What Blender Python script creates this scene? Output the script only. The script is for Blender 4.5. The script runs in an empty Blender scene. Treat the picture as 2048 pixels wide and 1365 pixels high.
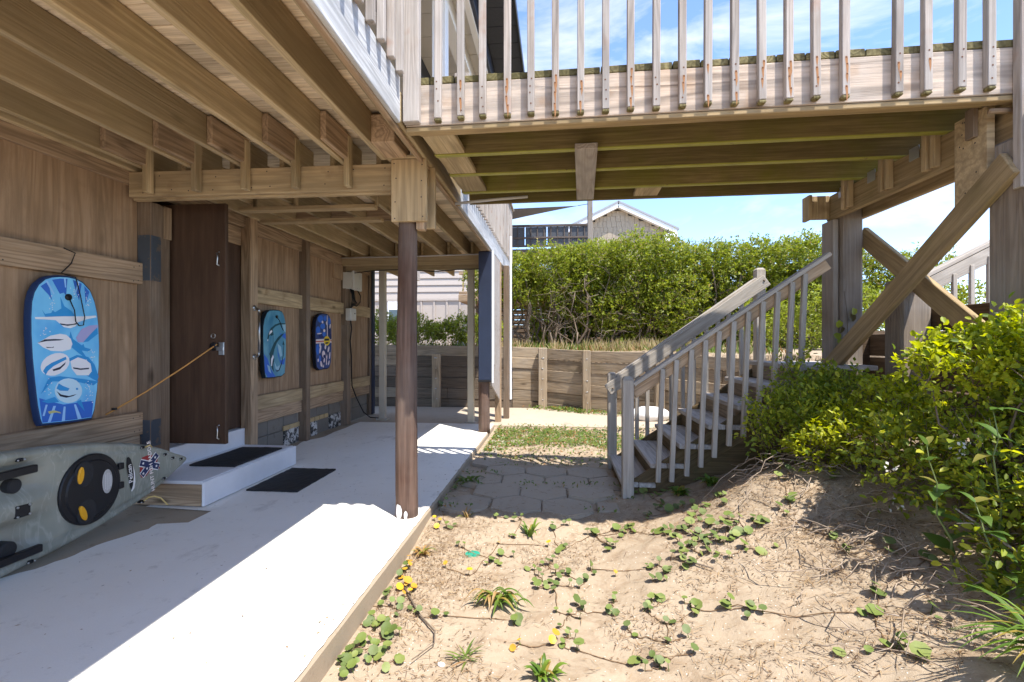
import bpy, bmesh, math, random
import numpy as np
from mathutils import Vector, Matrix
random.seed(7); rng = np.random.default_rng(11)
R = math.radians
scene = bpy.context.scene
col = scene.collection

# ---------------------------------------------------------------- camera, sky, sun, exposure
EYE = 1.2
cam_d = bpy.data.cameras.new('camera'); cam = bpy.data.objects.new('camera', cam_d); col.objects.link(cam)
cam_d.sensor_width = 36.0; cam_d.lens = 1000/2048*36.0; cam_d.clip_end = 2000; cam_d.clip_start = 0.02
cam_d.shift_y = 2.5/2048
cam.location = (0, 0, EYE); cam.rotation_euler = (R(90), 0, math.atan(91/1000))
scene.camera = cam

SUN_DIR = Vector((0.348, -0.342, 1.0)).normalized()          # from the scene towards the sun
sun_el = math.asin(SUN_DIR.z); sun_az = math.atan2(SUN_DIR.x, SUN_DIR.y)
world = bpy.data.worlds.new('World'); scene.world = world; world.use_nodes = True
wt = world.node_tree; wt.nodes.clear()
def wn(t): return wt.nodes.new(t)
sky = wn('ShaderNodeTexSky'); sky.sky_type = 'NISHITA'; sky.sun_disc = False
sky.sun_elevation = sun_el; sky.sun_rotation = sun_az; sky.altitude = 5000; sky.air_density = 1.0; sky.dust_density = 0.0; sky.ozone_density = 2.2
tc = wn('ShaderNodeTexCoord'); mp = wn('ShaderNodeMapping'); mp.inputs['Scale'].default_value = (1.0, 1.3, 3.2); mp.inputs['Rotation'].default_value = (0.1, 0.35, 0.5); mp.inputs['Location'].default_value = (0.35, 0.1, 0.2)
nz = wn('ShaderNodeTexNoise'); nz.inputs['Scale'].default_value = 2.6; nz.inputs['Detail'].default_value = 7; nz.inputs['Roughness'].default_value = 0.58; nz.inputs['Distortion'].default_value = 0.5
rp = wn('ShaderNodeValToRGB'); rp.color_ramp.elements[0].position = 0.48; rp.color_ramp.elements[1].position = 0.70
rp.color_ramp.elements[1].color = (0.8, 0.8, 0.8, 1)
mx = wn('ShaderNodeMix'); mx.data_type = 'RGBA'
mx.inputs[7].default_value = (2.5, 2.52, 2.52, 1)
bgn = wn('ShaderNodeBackground'); bgn.inputs['Strength'].default_value = 0.15
wo = wn('ShaderNodeOutputWorld')
L = wt.links.new
L(tc.outputs['Generated'], mp.inputs['Vector']); L(mp.outputs['Vector'], nz.inputs['Vector']); L(nz.outputs['Fac'], rp.inputs['Fac'])
L(rp.outputs['Color'], mx.inputs[0]); L(sky.outputs['Color'], mx.inputs[6]); L(mx.outputs[2], bgn.inputs['Color']); L(bgn.outputs['Background'], wo.inputs['Surface'])

sd = bpy.data.lights.new('sun', 'SUN'); sd.energy = 2.3; sd.angle = R(0.53); sd.color = (1.0, 0.955, 0.88)
so = bpy.data.objects.new('sun', sd); col.objects.link(so); so.location = (6, -6, 14)
so.rotation_euler = SUN_DIR.to_track_quat('Z', 'Y').to_euler()
scene.view_settings.view_transform = 'Standard'; scene.view_settings.look = 'None'
scene.view_settings.exposure = 1.98; scene.view_settings.gamma = 1.0
scene.cycles.use_denoising = True
scene.cycles.max_bounces = 10; scene.cycles.diffuse_bounces = 6

# ---------------------------------------------------------------- helpers
locs = {}
def tag(o, label=None, cat=None, group=None, kind=None):
    if label: o['label'] = label
    if cat: o['category'] = cat
    if group: o['group'] = group
    if kind: o['kind'] = kind
    return o
def thing(name, label, cat, loc=(0, 0, 0), group=None):
    o = bpy.data.objects.new(name, None); col.objects.link(o); o.empty_display_size = 0.1
    o.location = loc; tag(o, label, cat, group)
    o.matrix_basis = Matrix.Translation(loc)
    locs[o.name] = Vector(loc)
    return o
def wloc(o):
    return locs.get(o.name, Vector((0, 0, 0))) if o else Vector((0, 0, 0))
def link(name, me, parent=None, M=None, mat=None):
    """M: world matrix of the new object"""
    o = bpy.data.objects.new(name, me); col.objects.link(o)
    M = M or Matrix.Identity(4)
    if parent:
        o.parent = parent
        PM = wm.get(parent.name) or Matrix.Translation(wloc(parent))
        o.matrix_basis = PM.inverted() @ M
    else:
        o.matrix_basis = M
    wm[o.name] = M
    return o
wm = {}
_boxes = {}
def box_mesh(l, w, t, bev, mat):
    k = (round(l, 3), round(w, 3), round(t, 3), round(bev, 4), mat.name)
    if k in _boxes: return _boxes[k]
    bm = bmesh.new(); bmesh.ops.create_cube(bm, size=1.0)
    for v in bm.verts: v.co = Vector((v.co.x*l, v.co.y*w, v.co.z*t))
    if bev > 0:
        bmesh.ops.bevel(bm, geom=bm.edges[:], offset=min(bev, 0.3*min(l, w, t)), segments=1, affect='EDGES')
    me = bpy.data.meshes.new('piece'); bm.to_mesh(me); bm.free(); me.materials.append(mat)
    _boxes[k] = me; return me
def beam(name, mat, parent, p0, p1, w, t, up=(0, 0, 1), bev=0.004, jit=0.0):
    """board from p0 to p1 (centre line), w across, t along up"""
    p0, p1 = Vector(p0), Vector(p1); x = (p1-p0); l = x.length; x = x.normalized(); u = Vector(up)
    z = (u - x*u.dot(x)).normalized(); y = z.cross(x)
    if jit:
        a = random.uniform(-jit, jit); z = (z*math.cos(a)+y*math.sin(a)); y = z.cross(x)
    M = Matrix((x, y, z)).transposed().to_4x4(); M.translation = (p0+p1)/2
    return link(name, box_mesh(l, w, t, bev, mat), parent, M)
def bx(name, mat, parent, lo, hi, long=None, bev=0.004):
    """axis aligned box; long = axis index of the grain"""
    lo, hi = Vector(lo), Vector(hi); d = hi-lo; c = (lo+hi)/2
    if long is None: long = max(range(3), key=lambda i: d[i])
    e = Vector((0, 0, 0)); e[long] = d[long]/2
    up = (0, 0, 1) if long != 2 else (1, 0, 0)
    if long == 2: w, t = d.y, d.x
    elif long == 0: w, t = d.y, d.z
    else: w, t = d.x, d.z
    return beam(name, mat, parent, c-e, c+e, w, t, up, bev)
def mobj(name, V, F, mat, parent=None, smooth=False, origin=None):
    """mesh from world vertices; origin defaults to parent's place"""
    me = bpy.data.meshes.new(name)
    V = np.asarray(V, dtype=float)
    o0 = np.array(origin if origin is not None else wloc(parent))
    me.from_pydata((V-o0).tolist(), [], F if isinstance(F, list) else F.tolist())
    if smooth: me.polygons.foreach_set('use_smooth', [True]*len(me.polygons))
    me.materials.append(mat); me.update()
    o = link(name, me, parent, Matrix.Translation(Vector(o0)))
    return o
def fast_mesh(name, V, quads, mat, parent=None, smooth=False):
    V = np.asarray(V, dtype=np.float32); Q = np.asarray(quads, dtype=np.int32)
    o0 = np.array(wloc(parent), dtype=np.float32); V = V-o0
    me = bpy.data.meshes.new(name); n = Q.shape[1]
    me.vertices.add(len(V)); me.vertices.foreach_set('co', V.ravel())
    me.loops.add(Q.size); me.loops.foreach_set('vertex_index', Q.ravel())
    me.polygons.add(len(Q)); me.polygons.foreach_set('loop_start', np.arange(0, Q.size, n, dtype=np.int32))
    me.polygons.foreach_set('loop_total', np.full(len(Q), n, dtype=np.int32))
    if smooth: me.polygons.foreach_set('use_smooth', np.ones(len(Q), dtype=bool))
    me.materials.append(mat); me.update(calc_edges=True); me.validate()
    return link(name, me, parent, Matrix.Translation(Vector(o0.tolist())))
def tube_geo(pts, rad, sides=7):
    pts = [Vector(p) for p in pts]; n = len(pts); V = []; F = []
    rad = [rad]*n if isinstance(rad, (int, float)) else rad
    ref = Vector((0.31, 0.2, 0.93))
    for i, p in enumerate(pts):
        d = (pts[min(i+1, n-1)]-pts[max(i-1, 0)]).normalized()
        a = d.cross(ref)
        if a.length < 1e-3: a = d.cross(Vector((1, 0, 0)))
        a.normalize(); b = d.cross(a)
        for k in range(sides):
            t = 2*math.pi*k/sides; V.append(p+(a*math.cos(t)+b*math.sin(t))*rad[i])
    for i in range(n-1):
        for k in range(sides):
            F.append([i*sides+k, i*sides+(k+1) % sides, (i+1)*sides+(k+1) % sides, (i+1)*sides+k])
    F.append(list(range(sides))[::-1]); F.append([(n-1)*sides+k for k in range(sides)])
    return V, F
def tube(name, mat, parent, pts, rad, sides=7, smooth=True):
    V, F = tube_geo(pts, rad, sides)
    return mobj(name, [tuple(v) for v in V], F, mat, parent, smooth)
def tubes(name, mat, parent, lst, sides=5):
    V = []; F = []
    for pts, rad in lst:
        v, f = tube_geo(pts, rad, sides); k = len(V); V += [tuple(a) for a in v]; F += [[i+k for i in q] for q in f]
    return mobj(name, V, F, mat, parent, True)
def cyl(name, mat, parent, c0, c1, r0, r1=None, sides=24, smooth=True):
    return tube(name, mat, parent, [c0, c1], [r0, r1 if r1 is not None else r0], sides, smooth)

# ---------------------------------------------------------------- materials
def newmat(name):
    m = bpy.data.materials.new(name); m.use_nodes = True; nt = m.node_tree
    b = nt.nodes['Principled BSDF']; return m, nt, b
def N(nt, t, **kw):
    n = nt.nodes.new(t)
    for k, v in kw.items():
        if k in n.inputs: n.inputs[k].default_value = v
        else: setattr(n, k, v)
    return n
def mixc(nt, fac, a, b, blend='MIX'):
    n = nt.nodes.new('ShaderNodeMix'); n.data_type = 'RGBA'; n.blend_type = blend
    for sock, val in ((n.inputs[0], fac), (n.inputs[6], a), (n.inputs[7], b)):
        if hasattr(val, 'links'): nt.links.new(val, sock)
        elif isinstance(val, (int, float)): sock.default_value = val
        else: sock.default_value = tuple(val)+((1,) if len(val) == 3 else ())
    return n.outputs[2]
def math_(nt, op, a, b=None, clamp=False):
    n = nt.nodes.new('ShaderNodeMath'); n.operation = op; n.use_clamp = clamp
    for s, v in ((n.inputs[0], a), (n.inputs[1], b)):
        if v is None: continue
        if hasattr(v, 'links'): nt.links.new(v, s)
        else: s.default_value = v
    return n.outputs[0]
def ramp(nt, fac, p0, p1, c0=(0, 0, 0, 1), c1=(1, 1, 1, 1)):
    n = nt.nodes.new('ShaderNodeValToRGB'); n.color_ramp.elements[0].position = p0; n.color_ramp.elements[1].position = p1
    n.color_ramp.elements[0].color = c0; n.color_ramp.elements[1].color = c1
    nt.links.new(fac, n.inputs[0]); return n.outputs[0]
def obj_coords(nt, scale, rand=60.0):
    tc = N(nt, 'ShaderNodeTexCoord'); oi = N(nt, 'ShaderNodeObjectInfo')
    add = N(nt, 'ShaderNodeVectorMath', operation='ADD'); mul = N(nt, 'ShaderNodeVectorMath', operation='MULTIPLY')
    cx = N(nt, 'ShaderNodeCombineXYZ')
    r = math_(nt, 'MULTIPLY', oi.outputs['Random'], rand)
    for i in range(3): nt.links.new(r, cx.inputs[i])
    nt.links.new(tc.outputs['Object'], mul.inputs[0]); mul.inputs[1].default_value = scale
    nt.links.new(mul.outputs[0], add.inputs[0]); nt.links.new(cx.outputs[0], add.inputs[1])
    return add.outputs[0], oi.outputs['Random'], tc
def noise(nt, vec, scale=1.0, detail=4, rough=0.55, dist=0.0):
    n = N(nt, 'ShaderNodeTexNoise', Scale=scale, Detail=detail, Roughness=rough, Distortion=dist)
    nt.links.new(vec, n.inputs['Vector']); return n.outputs['Fac']
def wood(name, light, dark, ring=0.5, fine=0.6, rough=0.85, moss=0.0, mossc=(0.06, 0.075, 0.012), grey=0.0, greyc=(0.42, 0.4, 0.37), vary=0.35, bump=0.5, knots=0.8, check=0.4, side=0.0, ringf=70.0, stain=0.0, stainc=(0.16, 0.06, 0.015), streak=(2.2, 90, 90)):
    m, nt, b = newmat(name)
    v1, rnd, tc = obj_coords(nt, streak)
    v2, _, _ = obj_coords(nt, (0.55, 7.5, 7.5))
    v3, _, _ = obj_coords(nt, (1.0, 1.0, 1.0))
    f1 = noise(nt, v1, 1.0, 5, 0.65)
    f2 = noise(nt, v2, 1.0, 2, 0.4, 0.3)
    rg = math_(nt, 'SINE', math_(nt, 'MULTIPLY', f2, ringf))
    rg = ramp(nt, math_(nt, 'MULTIPLY_ADD', rg, 0.5), 0.0, 0.75) if False else math_(nt, 'ADD', math_(nt, 'MULTIPLY', rg, 0.5), 0.5)
    mid = tuple((a+c)/2 for a, c in zip(light, dark))
    c = mixc(nt, ramp(nt, f1, 0.37, 0.63), dark, light)
    c = mixc(nt, fine, mid, c)
    rgp = math_(nt, 'POWER', rg, 2.0)
    c = mixc(nt, math_(nt, 'MULTIPLY', rgp, ring), c, tuple(x*0.5 for x in dark))
    vc, _, _ = obj_coords(nt, (0.7, 26, 26), 17.0); fc = noise(nt, vc, 1.0, 3, 0.5)
    ck = ramp(nt, fc, 0.24, 0.36, (1, 1, 1, 1), (0, 0, 0, 1)); c = mixc(nt, math_(nt, 'MULTIPLY', ck, check), c, tuple(x*0.4 for x in dark))
    # blotches of age
    vb, _, _ = obj_coords(nt, (1.6, 10, 10), 23.0); f3 = noise(nt, vb, 1.0, 6, 0.68, 0.3)
    c = mixc(nt, math_(nt, 'MULTIPLY', ramp(nt, f3, 0.46, 0.68), 0.6), c, tuple(x*0.55 for x in mid))
    if grey > 0:
        fg = noise(nt, v3, 1.7, 4, 0.6)
        c = mixc(nt, math_(nt, 'MULTIPLY', ramp(nt, fg, 0.4-0.2*grey, 0.7-0.2*grey), grey), c, mixc(nt, f1, tuple(x*0.72 for x in greyc), greyc))
    if knots > 0:
        vk, _, _ = obj_coords(nt, (2.1, 6.0, 6.0), 31.0)
        vo = N(nt, 'ShaderNodeTexVoronoi', Scale=1.0); nt.links.new(vk, vo.inputs['Vector'])
        sp = N(nt, 'ShaderNodeSeparateColor'); nt.links.new(vo.outputs['Color'], sp.inputs[0])
        k = math_(nt, 'MULTIPLY', ramp(nt, vo.outputs['Distance'], 0.05, 0.17, (1, 1, 1, 1), (0, 0, 0, 1)), ramp(nt, sp.outputs[0], 0.52, 0.56))
        c = mixc(nt, math_(nt, 'MULTIPLY', k, knots), c, tuple(x*0.3 for x in dark))
    if moss > 0:
        geo = N(nt, 'ShaderNodeNewGeometry')
        fm = noise(nt, geo.outputs['Position'], 1.6, 5, 0.65)
        c = mixc(nt, math_(nt, 'MULTIPLY', ramp(nt, fm, 0.62-0.3*moss, 0.8-0.25*moss), min(1, moss*1.1)), c, mixc(nt, f1, tuple(x*0.5 for x in mossc), mossc))
    if stain > 0:
        fs = noise(nt, v3, 5.5, 3, 0.5)
        c = mixc(nt, math_(nt, 'MULTIPLY', ramp(nt, fs, 0.6, 0.72), stain), c, stainc)
    if side > 0:      # joist flanks darker than under edge: mildew plus missing bounce light, put into colour
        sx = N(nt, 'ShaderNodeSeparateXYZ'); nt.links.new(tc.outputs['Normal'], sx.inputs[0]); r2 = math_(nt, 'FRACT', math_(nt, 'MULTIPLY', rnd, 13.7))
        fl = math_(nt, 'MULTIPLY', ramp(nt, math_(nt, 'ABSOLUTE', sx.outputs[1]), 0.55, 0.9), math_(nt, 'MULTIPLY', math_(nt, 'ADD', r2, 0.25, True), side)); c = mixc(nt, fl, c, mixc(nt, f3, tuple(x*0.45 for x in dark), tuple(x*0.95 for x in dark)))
    hs = N(nt, 'ShaderNodeHueSaturation'); nt.links.new(c, hs.inputs['Color'])
    nt.links.new(math_(nt, 'ADD', math_(nt, 'MULTIPLY', rnd, vary), 1.0-vary/2), hs.inputs['Value'])
    nt.links.new(hs.outputs[0], b.inputs['Base Color'])
    b.inputs['Roughness'].default_value = rough; b.inputs['Specular IOR Level'].default_value = 0.25
    bp = N(nt, 'ShaderNodeBump', Strength=bump, Distance=0.004)
    nt.links.new(math_(nt, 'ADD', f1, math_(nt, 'SUBTRACT', math_(nt, 'MULTIPLY', rg, 0.35), math_(nt, 'MULTIPLY', ck, check))), bp.inputs['Height']); nt.links.new(bp.outputs[0], b.inputs['Normal'])
    return m
def paint(name, c, rough=0.5, var=0.12, scale=6.0, wear=0.0, wearc=(0.25, 0.18, 0.12), bump=0.08, metal=0.0, wscale=7.0):
    m, nt, b = newmat(name)
    v, rnd, tc = obj_coords(nt, (1, 1, 1))
    f = noise(nt, v, scale, 5, 0.6)
    cc = mixc(nt, f, tuple(x*(1-var) for x in c), tuple(min(1, x*(1+var)) for x in c))
    if wear > 0:
        fw = noise(nt, v, wscale, 8, 0.72)
        cc = mixc(nt, ramp(nt, fw, 0.72-0.25*wear, 0.76-0.25*wear), cc, wearc)
    nt.links.new(cc, b.inputs['Base Color']); b.inputs['Roughness'].default_value = rough; b.inputs['Metallic'].default_value = metal
    if bump:
        f2 = noise(nt, v, scale*12, 3, 0.6)
        bp = N(nt, 'ShaderNodeBump', Strength=bump, Distance=0.003); nt.links.new(f2, bp.inputs['Height']); nt.links.new(bp.outputs[0], b.inputs['Normal'])
    return m
def leafmat(name, c1, c2, c3=None, trans=0.35, rough=0.45, t3=0.9):
    m, nt, b = newmat(name)
    g = N(nt, 'ShaderNodeNewGeometry'); r = g.outputs['Random Per Island']
    c = mixc(nt, r, c1, c2)
    if c3:
        w = N(nt, 'ShaderNodeTexWhiteNoise', noise_dimensions='1D'); nt.links.new(r, w.inputs['W'])
        c = mixc(nt, ramp(nt, w.outputs['Value'], t3-0.02, t3+0.02), c, c3)
    nt.links.new(c, b.inputs['Base Color']); b.inputs['Roughness'].default_value = rough; b.inputs['Specular IOR Level'].default_value = 0.35
    tr = N(nt, 'ShaderNodeBsdfTranslucent'); br = N(nt, 'ShaderNodeBrightContrast', Bright=0.02); nt.links.new(c, br.inputs[0])
    hs = N(nt, 'ShaderNodeHueSaturation', Saturation=1.15, Value=1.7); nt.links.new(br.outputs[0], hs.inputs['Color']); nt.links.new(hs.outputs[0], tr.inputs[0])
    ms = N(nt, 'ShaderNodeMixShader', Fac=trans); nt.links.new(b.outputs[0], ms.inputs[1]); nt.links.new(tr.outputs[0], ms.inputs[2])
    nt.links.new(ms.outputs[0], nt.nodes['Material Output'].inputs[0])
    return m
def flat(name, c, rough=0.6, metal=0.0, spec=0.3):
    m, nt, b = newmat(name); b.inputs['Base Color'].default_value = (*c, 1); b.inputs['Roughness'].default_value = rough; b.inputs['Metallic'].default_value = metal
    b.inputs['Specular IOR Level'].default_value = spec
    return m

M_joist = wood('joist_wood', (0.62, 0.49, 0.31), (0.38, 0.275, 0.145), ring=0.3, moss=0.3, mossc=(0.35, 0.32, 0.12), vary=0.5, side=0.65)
M_deckb = wood('deck_board_underside', (0.8, 0.67, 0.49), (0.48, 0.36, 0.24), ring=0.3, moss=0.22, mossc=(0.22, 0.2, 0.07), vary=0.7)
M_beam = wood('pine_beam', (0.6, 0.455, 0.27), (0.43, 0.3, 0.16), ring=0.4, vary=0.2, stain=0.35, stainc=(0.13, 0.055, 0.02), ringf=50.0)
M_rail = wood('wall_board', (0.54, 0.39, 0.255), (0.33, 0.215, 0.125), ring=0.55, vary=0.35, knots=0.9, check=0.3)
M_ply = wood('weathered_plywood', (0.47, 0.315, 0.195), (0.31, 0.195, 0.11), ring=0.3, fine=0.7, vary=0.2, knots=0.4, streak=(1.2, 22, 22), bump=0.25, check=0.15, stain=0.25, stainc=(0.2, 0.12, 0.07), ringf=45.0)
M_post = wood('grey_brown_post', (0.27, 0.19, 0.125), (0.14, 0.09, 0.055), ring=0.3, vary=0.3, grey=0.3, greyc=(0.29, 0.25, 0.21))
M_pile = wood('round_pile_wood', (0.17, 0.1, 0.07), (0.075, 0.038, 0.026), ring=0.2, fine=1.0, vary=0.2, grey=0.5, greyc=(0.22, 0.175, 0.145), knots=0.3, bump=1.0, streak=(1.2, 38, 38), check=0.85)
M_gpile = wood('grey_pile_wood', (0.31, 0.24, 0.175), (0.15, 0.105, 0.072), ring=0.3, vary=0.25, grey=0.7, greyc=(0.34, 0.3, 0.26), knots=0.4, bump=0.9, streak=(1.2, 50, 50), moss=0.1, check=0.8)
M_weath = wood('weathered_silver_wood', (0.52, 0.45, 0.39), (0.33, 0.26, 0.205), ring=0.5, vary=0.3, grey=0.5, greyc=(0.56, 0.52, 0.48), stain=0.4, stainc=(0.3, 0.12, 0.045), knots=0.6, bump=0.6)
M_rim = wood('weathered_rim_board', (0.68, 0.53, 0.4), (0.44, 0.31, 0.21), ring=1.0, fine=0.5, vary=0.1, grey=0.5, greyc=(0.64, 0.57, 0.5), stain=0.3, stainc=(0.36, 0.19, 0.08), bump=0.7, ringf=42.0)
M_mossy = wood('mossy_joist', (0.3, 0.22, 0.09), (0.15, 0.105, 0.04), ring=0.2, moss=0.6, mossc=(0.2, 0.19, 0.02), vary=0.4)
M_mossy2 = wood('mossy_beam', (0.52, 0.38, 0.21), (0.32, 0.22, 0.11), ring=0.4, moss=0.28, mossc=(0.24, 0.21, 0.045), vary=0.25, ringf=50.0)
M_edge = wood('green_board_ends', (0.3, 0.25, 0.12), (0.15, 0.12, 0.05), ring=0.6, moss=0.5, mossc=(0.11, 0.1, 0.03), vary=0.5)
M_stair = wood('painted_grey_stair', (0.5, 0.445, 0.38), (0.36, 0.31, 0.255), ring=0.3, vary=0.25, knots=0.4, grey=0.3, greyc=(0.5, 0.46, 0.415), bump=0.5)
M_tread = wood('grey_tread', (0.58, 0.53, 0.48), (0.38, 0.335, 0.295), ring=0.35, vary=0.25, knots=0.2, bump=0.6)
M_str = wood('dark_stringer', (0.2, 0.14, 0.07), (0.1, 0.065, 0.03), ring=0.4, moss=0.4, vary=0.3)
M_rwall = wood('retaining_timber', (0.4, 0.3, 0.19), (0.2, 0.135, 0.078), ring=0.6, vary=0.5, grey=0.4, greyc=(0.42, 0.36, 0.28), moss=0.25, mossc=(0.22, 0.2, 0.06), knots=0.7, bump=0.7)
M_dock = wood('understory_shade_board', (0.19, 0.13, 0.082), (0.1, 0.066, 0.04), ring=0.4, vary=0.4, moss=0.2)
M_door = wood('dark_door_panel', (0.1, 0.056, 0.034), (0.06, 0.032, 0.019), ring=0.1, vary=0.1, knots=0.0, rough=0.6, streak=(1, 25, 25), bump=0.1, check=0.2)
M_fascia = wood('grey_painted_fascia', (0.66, 0.66, 0.66), (0.44, 0.44, 0.44), ring=0.35, vary=0.1, knots=0.25, bump=0.6, streak=(1.5, 45, 45))
M_white = paint('white_paint', (0.76, 0.76, 0.77), wear=0.22, wearc=(0.32, 0.27, 0.21), wscale=11, var=0.1)
M_trim = paint('white_trim', (0.78, 0.78, 0.78), var=0.04)
M_navy = paint('navy_paint', (0.02, 0.029, 0.06), rough=0.45, var=0.25)
M_steel = paint('beige_steel_post', (0.52, 0.46, 0.37), rough=0.5, wear=0.12, wearc=(0.25, 0.13, 0.07))
M_black = flat('black_plastic', (0.012, 0.012, 0.014), 0.42)
M_rubber = paint('black_rubber_mat', (0.016, 0.016, 0.017), rough=0.8, wear=0.05, wearc=(0.25, 0.25, 0.25), wscale=26, bump=0.5)
M_metal = flat('brushed_metal', (0.55, 0.55, 0.54), 0.32, 1.0)
M_galv = flat('galvanised_steel', (0.5, 0.5, 0.5), 0.45, 0.8)
M_pvc = paint('grey_conduit', (0.55, 0.53, 0.5), var=0.06)
M_rope = paint('orange_rope', (0.5, 0.24, 0.06), rough=0.8)
M_bed = paint('beige_siding', (0.43, 0.37, 0.32), var=0.05)
M_mossedge = paint('bright_moss', (0.33, 0.31, 0.05), var=0.35, scale=9, wear=0.4, wearc=(0.2, 0.14, 0.06))
M_sand = None
# ---------------------------------------------------------------- ground
def sstep(a, b, x):
    t = np.clip((x-a)/(b-a), 0, 1); return t*t*(3-2*t)
def vnoise(x, y, s, seed=0):
    """cheap smooth value noise"""
    r = np.random.default_rng(seed); T = r.random((64, 64))
    X = np.asarray(x)*s; Y = np.asarray(y)*s; xi = np.floor(X).astype(int); yi = np.floor(Y).astype(int); fx = X-xi; fy = Y-yi
    fx = fx*fx*(3-2*fx); fy = fy*fy*(3-2*fy); g = lambda i, j: T[(xi+i) % 64, (yi+j) % 64]
    return (g(0, 0)*(1-fx)+g(1, 0)*fx)*(1-fy)+(g(0, 1)*(1-fx)+g(1, 1)*fx)*fy
def wall_y(x):
    return np.interp(x, [-60, -0.28, 0.5, 1.6, 2.85, 3.4, 3.6], [9.3, 9.3, 8.88, 8.27, 7.27, 6.4, 5.15])
def ground_h(x, y):
    x = np.asarray(x, dtype=float); y = np.asarray(y, dtype=float)
    h = -0.125 + 0*x
    s = np.clip((x-0.2)/2.3, 0, 1)
    dune = 0.80*s**1.4
    dune = dune*(1-sstep(3.95, 4.75, y)) + dune*sstep(2.3, 2.6, x)*sstep(3.95, 4.75, y)*0.5
    # humps of wind-blown sand
    dune += 0.16*np.exp(-(((x-1.45)/0.42)**2+((y-3.35)/0.38)**2)) + 0.06*np.exp(-(((x-0.9)/0.4)**2+((y-3.0)/0.35)**2)) - 0.05*np.exp(-(((x-1.1)/0.4)**2+((y-2.2)/0.5)**2))
    h = h+dune
    h = h+0.035*sstep(0.0, 1.2, x-0.0)*0
    # fine relief
    amp = sstep(-0.9, -0.4, x)*(1-sstep(6.9, 7.2, y))
    h = h+amp*(0.05*(vnoise(x, y, 1.7, 1)-0.5)+0.028*(vnoise(x, y, 6.0, 2)-0.5)+0.014*(vnoise(x, y, 17.0, 3)-0.5)+0.007*(vnoise(x, y, 41.0, 4)-0.5))
    # slightly lower beside the near end of the slab, higher against the pavers
    h = h+0.055*sstep(2.9, 3.7, y)*(1-sstep(0.3, 1.0, x))
    # behind the bulkhead planks on the right
    h = np.where((x > 2.5) & (y < 5.3), np.maximum(h, 0.3+0.95*sstep(2.5, 3.2, x)), h)
    # behind the retaining wall
    w = wall_y(x)
    h = np.where(y > w+0.12, 1.02+0.05*(vnoise(x, y, 2.0, 5)-0.5)+0.02*np.clip(y-w, 0, 3), h)
    h = np.where((x < -0.95) & (y < 9.25), -0.2, h)
    # flat under the concrete pad and pavers
    h = np.where((y > 7.2) & (y < w-0.02) & (x < 2.0), -0.04, h)
    h = np.where(x > 3.6, np.maximum(h, 1.02+0.05*(vnoise(x, y, 2.0, 5)-0.5)), h)
    return h
def gz(x, y): return float(ground_h(np.array([x]), np.array([y]))[0])

def sandmat():
    m, nt, b = newmat('dune_sand')
    g = N(nt, 'ShaderNodeNewGeometry'); p = g.outputs['Position']
    f1 = noise(nt, p, 2.3, 6, 0.6); f2 = noise(nt, p, 42, 4, 0.7); f3 = noise(nt, p, 420, 2, 0.6); f4 = noise(nt, p, 7.5, 7, 0.72, 0.6)
    c = mixc(nt, f1, (0.375, 0.30, 0.215), (0.445, 0.37, 0.28))
    c = mixc(nt, math_(nt, 'MULTIPLY', f2, 0.5), c, (0.34, 0.23, 0.135))
    c = mixc(nt, math_(nt, 'MULTIPLY', ramp(nt, f4, 0.49, 0.63), 0.62), c, mixc(nt, f2, (0.2, 0.13, 0.075), (0.32, 0.235, 0.155)))
    vo = N(nt, 'ShaderNodeTexVoronoi', Scale=75.0); nt.links.new(p, vo.inputs['Vector'])
    sp = N(nt, 'ShaderNodeSeparateColor'); nt.links.new(vo.outputs['Color'], sp.inputs[0])
    c = mixc(nt, math_(nt, 'MULTIPLY', ramp(nt, vo.outputs['Distance'], 0.16, 0.24, (1, 1, 1, 1), (0, 0, 0, 1)), ramp(nt, sp.outputs[1], 0.86, 0.88)), c, (0.72, 0.66, 0.58))
    c = mixc(nt, math_(nt, 'MULTIPLY', ramp(nt, f3, 0.6, 0.75), 0.35), c, (0.25, 0.16, 0.09))
    nt.links.new(c, b.inputs['Base Color']); b.inputs['Roughness'].default_value = 0.95; b.inputs['Specular IOR Level'].default_value = 0.1
    bp = N(nt, 'ShaderNodeBump', Strength=0.55, Distance=0.012)
    nt.links.new(math_(nt, 'ADD', math_(nt, 'ADD', math_(nt, 'MULTIPLY', f2, 0.8), f4), math_(nt, 'MULTIPLY', f3, 0.25)), bp.inputs['Height']); nt.links.new(bp.outputs[0], b.inputs['Normal'])
    return m
M_sand = sandmat()
xs = np.unique(np.concatenate([-np.geomspace(400, 4.0, 16), np.arange(-4, -1.0, 0.25), np.arange(-1.0, 4.0, 0.028), np.arange(4.0, 12, 0.3), np.geomspace(12, 400, 16)]))
ys = np.unique(np.concatenate([-np.geomspace(200, 1.0, 12), np.arange(-1, 1.4, 0.2), np.arange(1.4, 5.5, 0.028), np.arange(5.5, 10.0, 0.05), np.arange(10.0, 16, 0.4), np.geomspace(16, 900, 18)]))
GX, GY = np.meshgrid(xs, ys); GZ = ground_h(GX, GY)
nx_, ny_ = len(xs), len(ys); idx = np.arange(nx_*ny_).reshape(ny_, nx_)
quads = np.stack([idx[:-1, :-1], idx[:-1, 1:], idx[1:, 1:], idx[1:, :-1]], -1).reshape(-1, 4)
g = fast_mesh('sand_ground', np.stack([GX, GY, GZ], -1).reshape(-1, 3), quads, M_sand, None, True)
tag(g, kind='structure')

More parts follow.
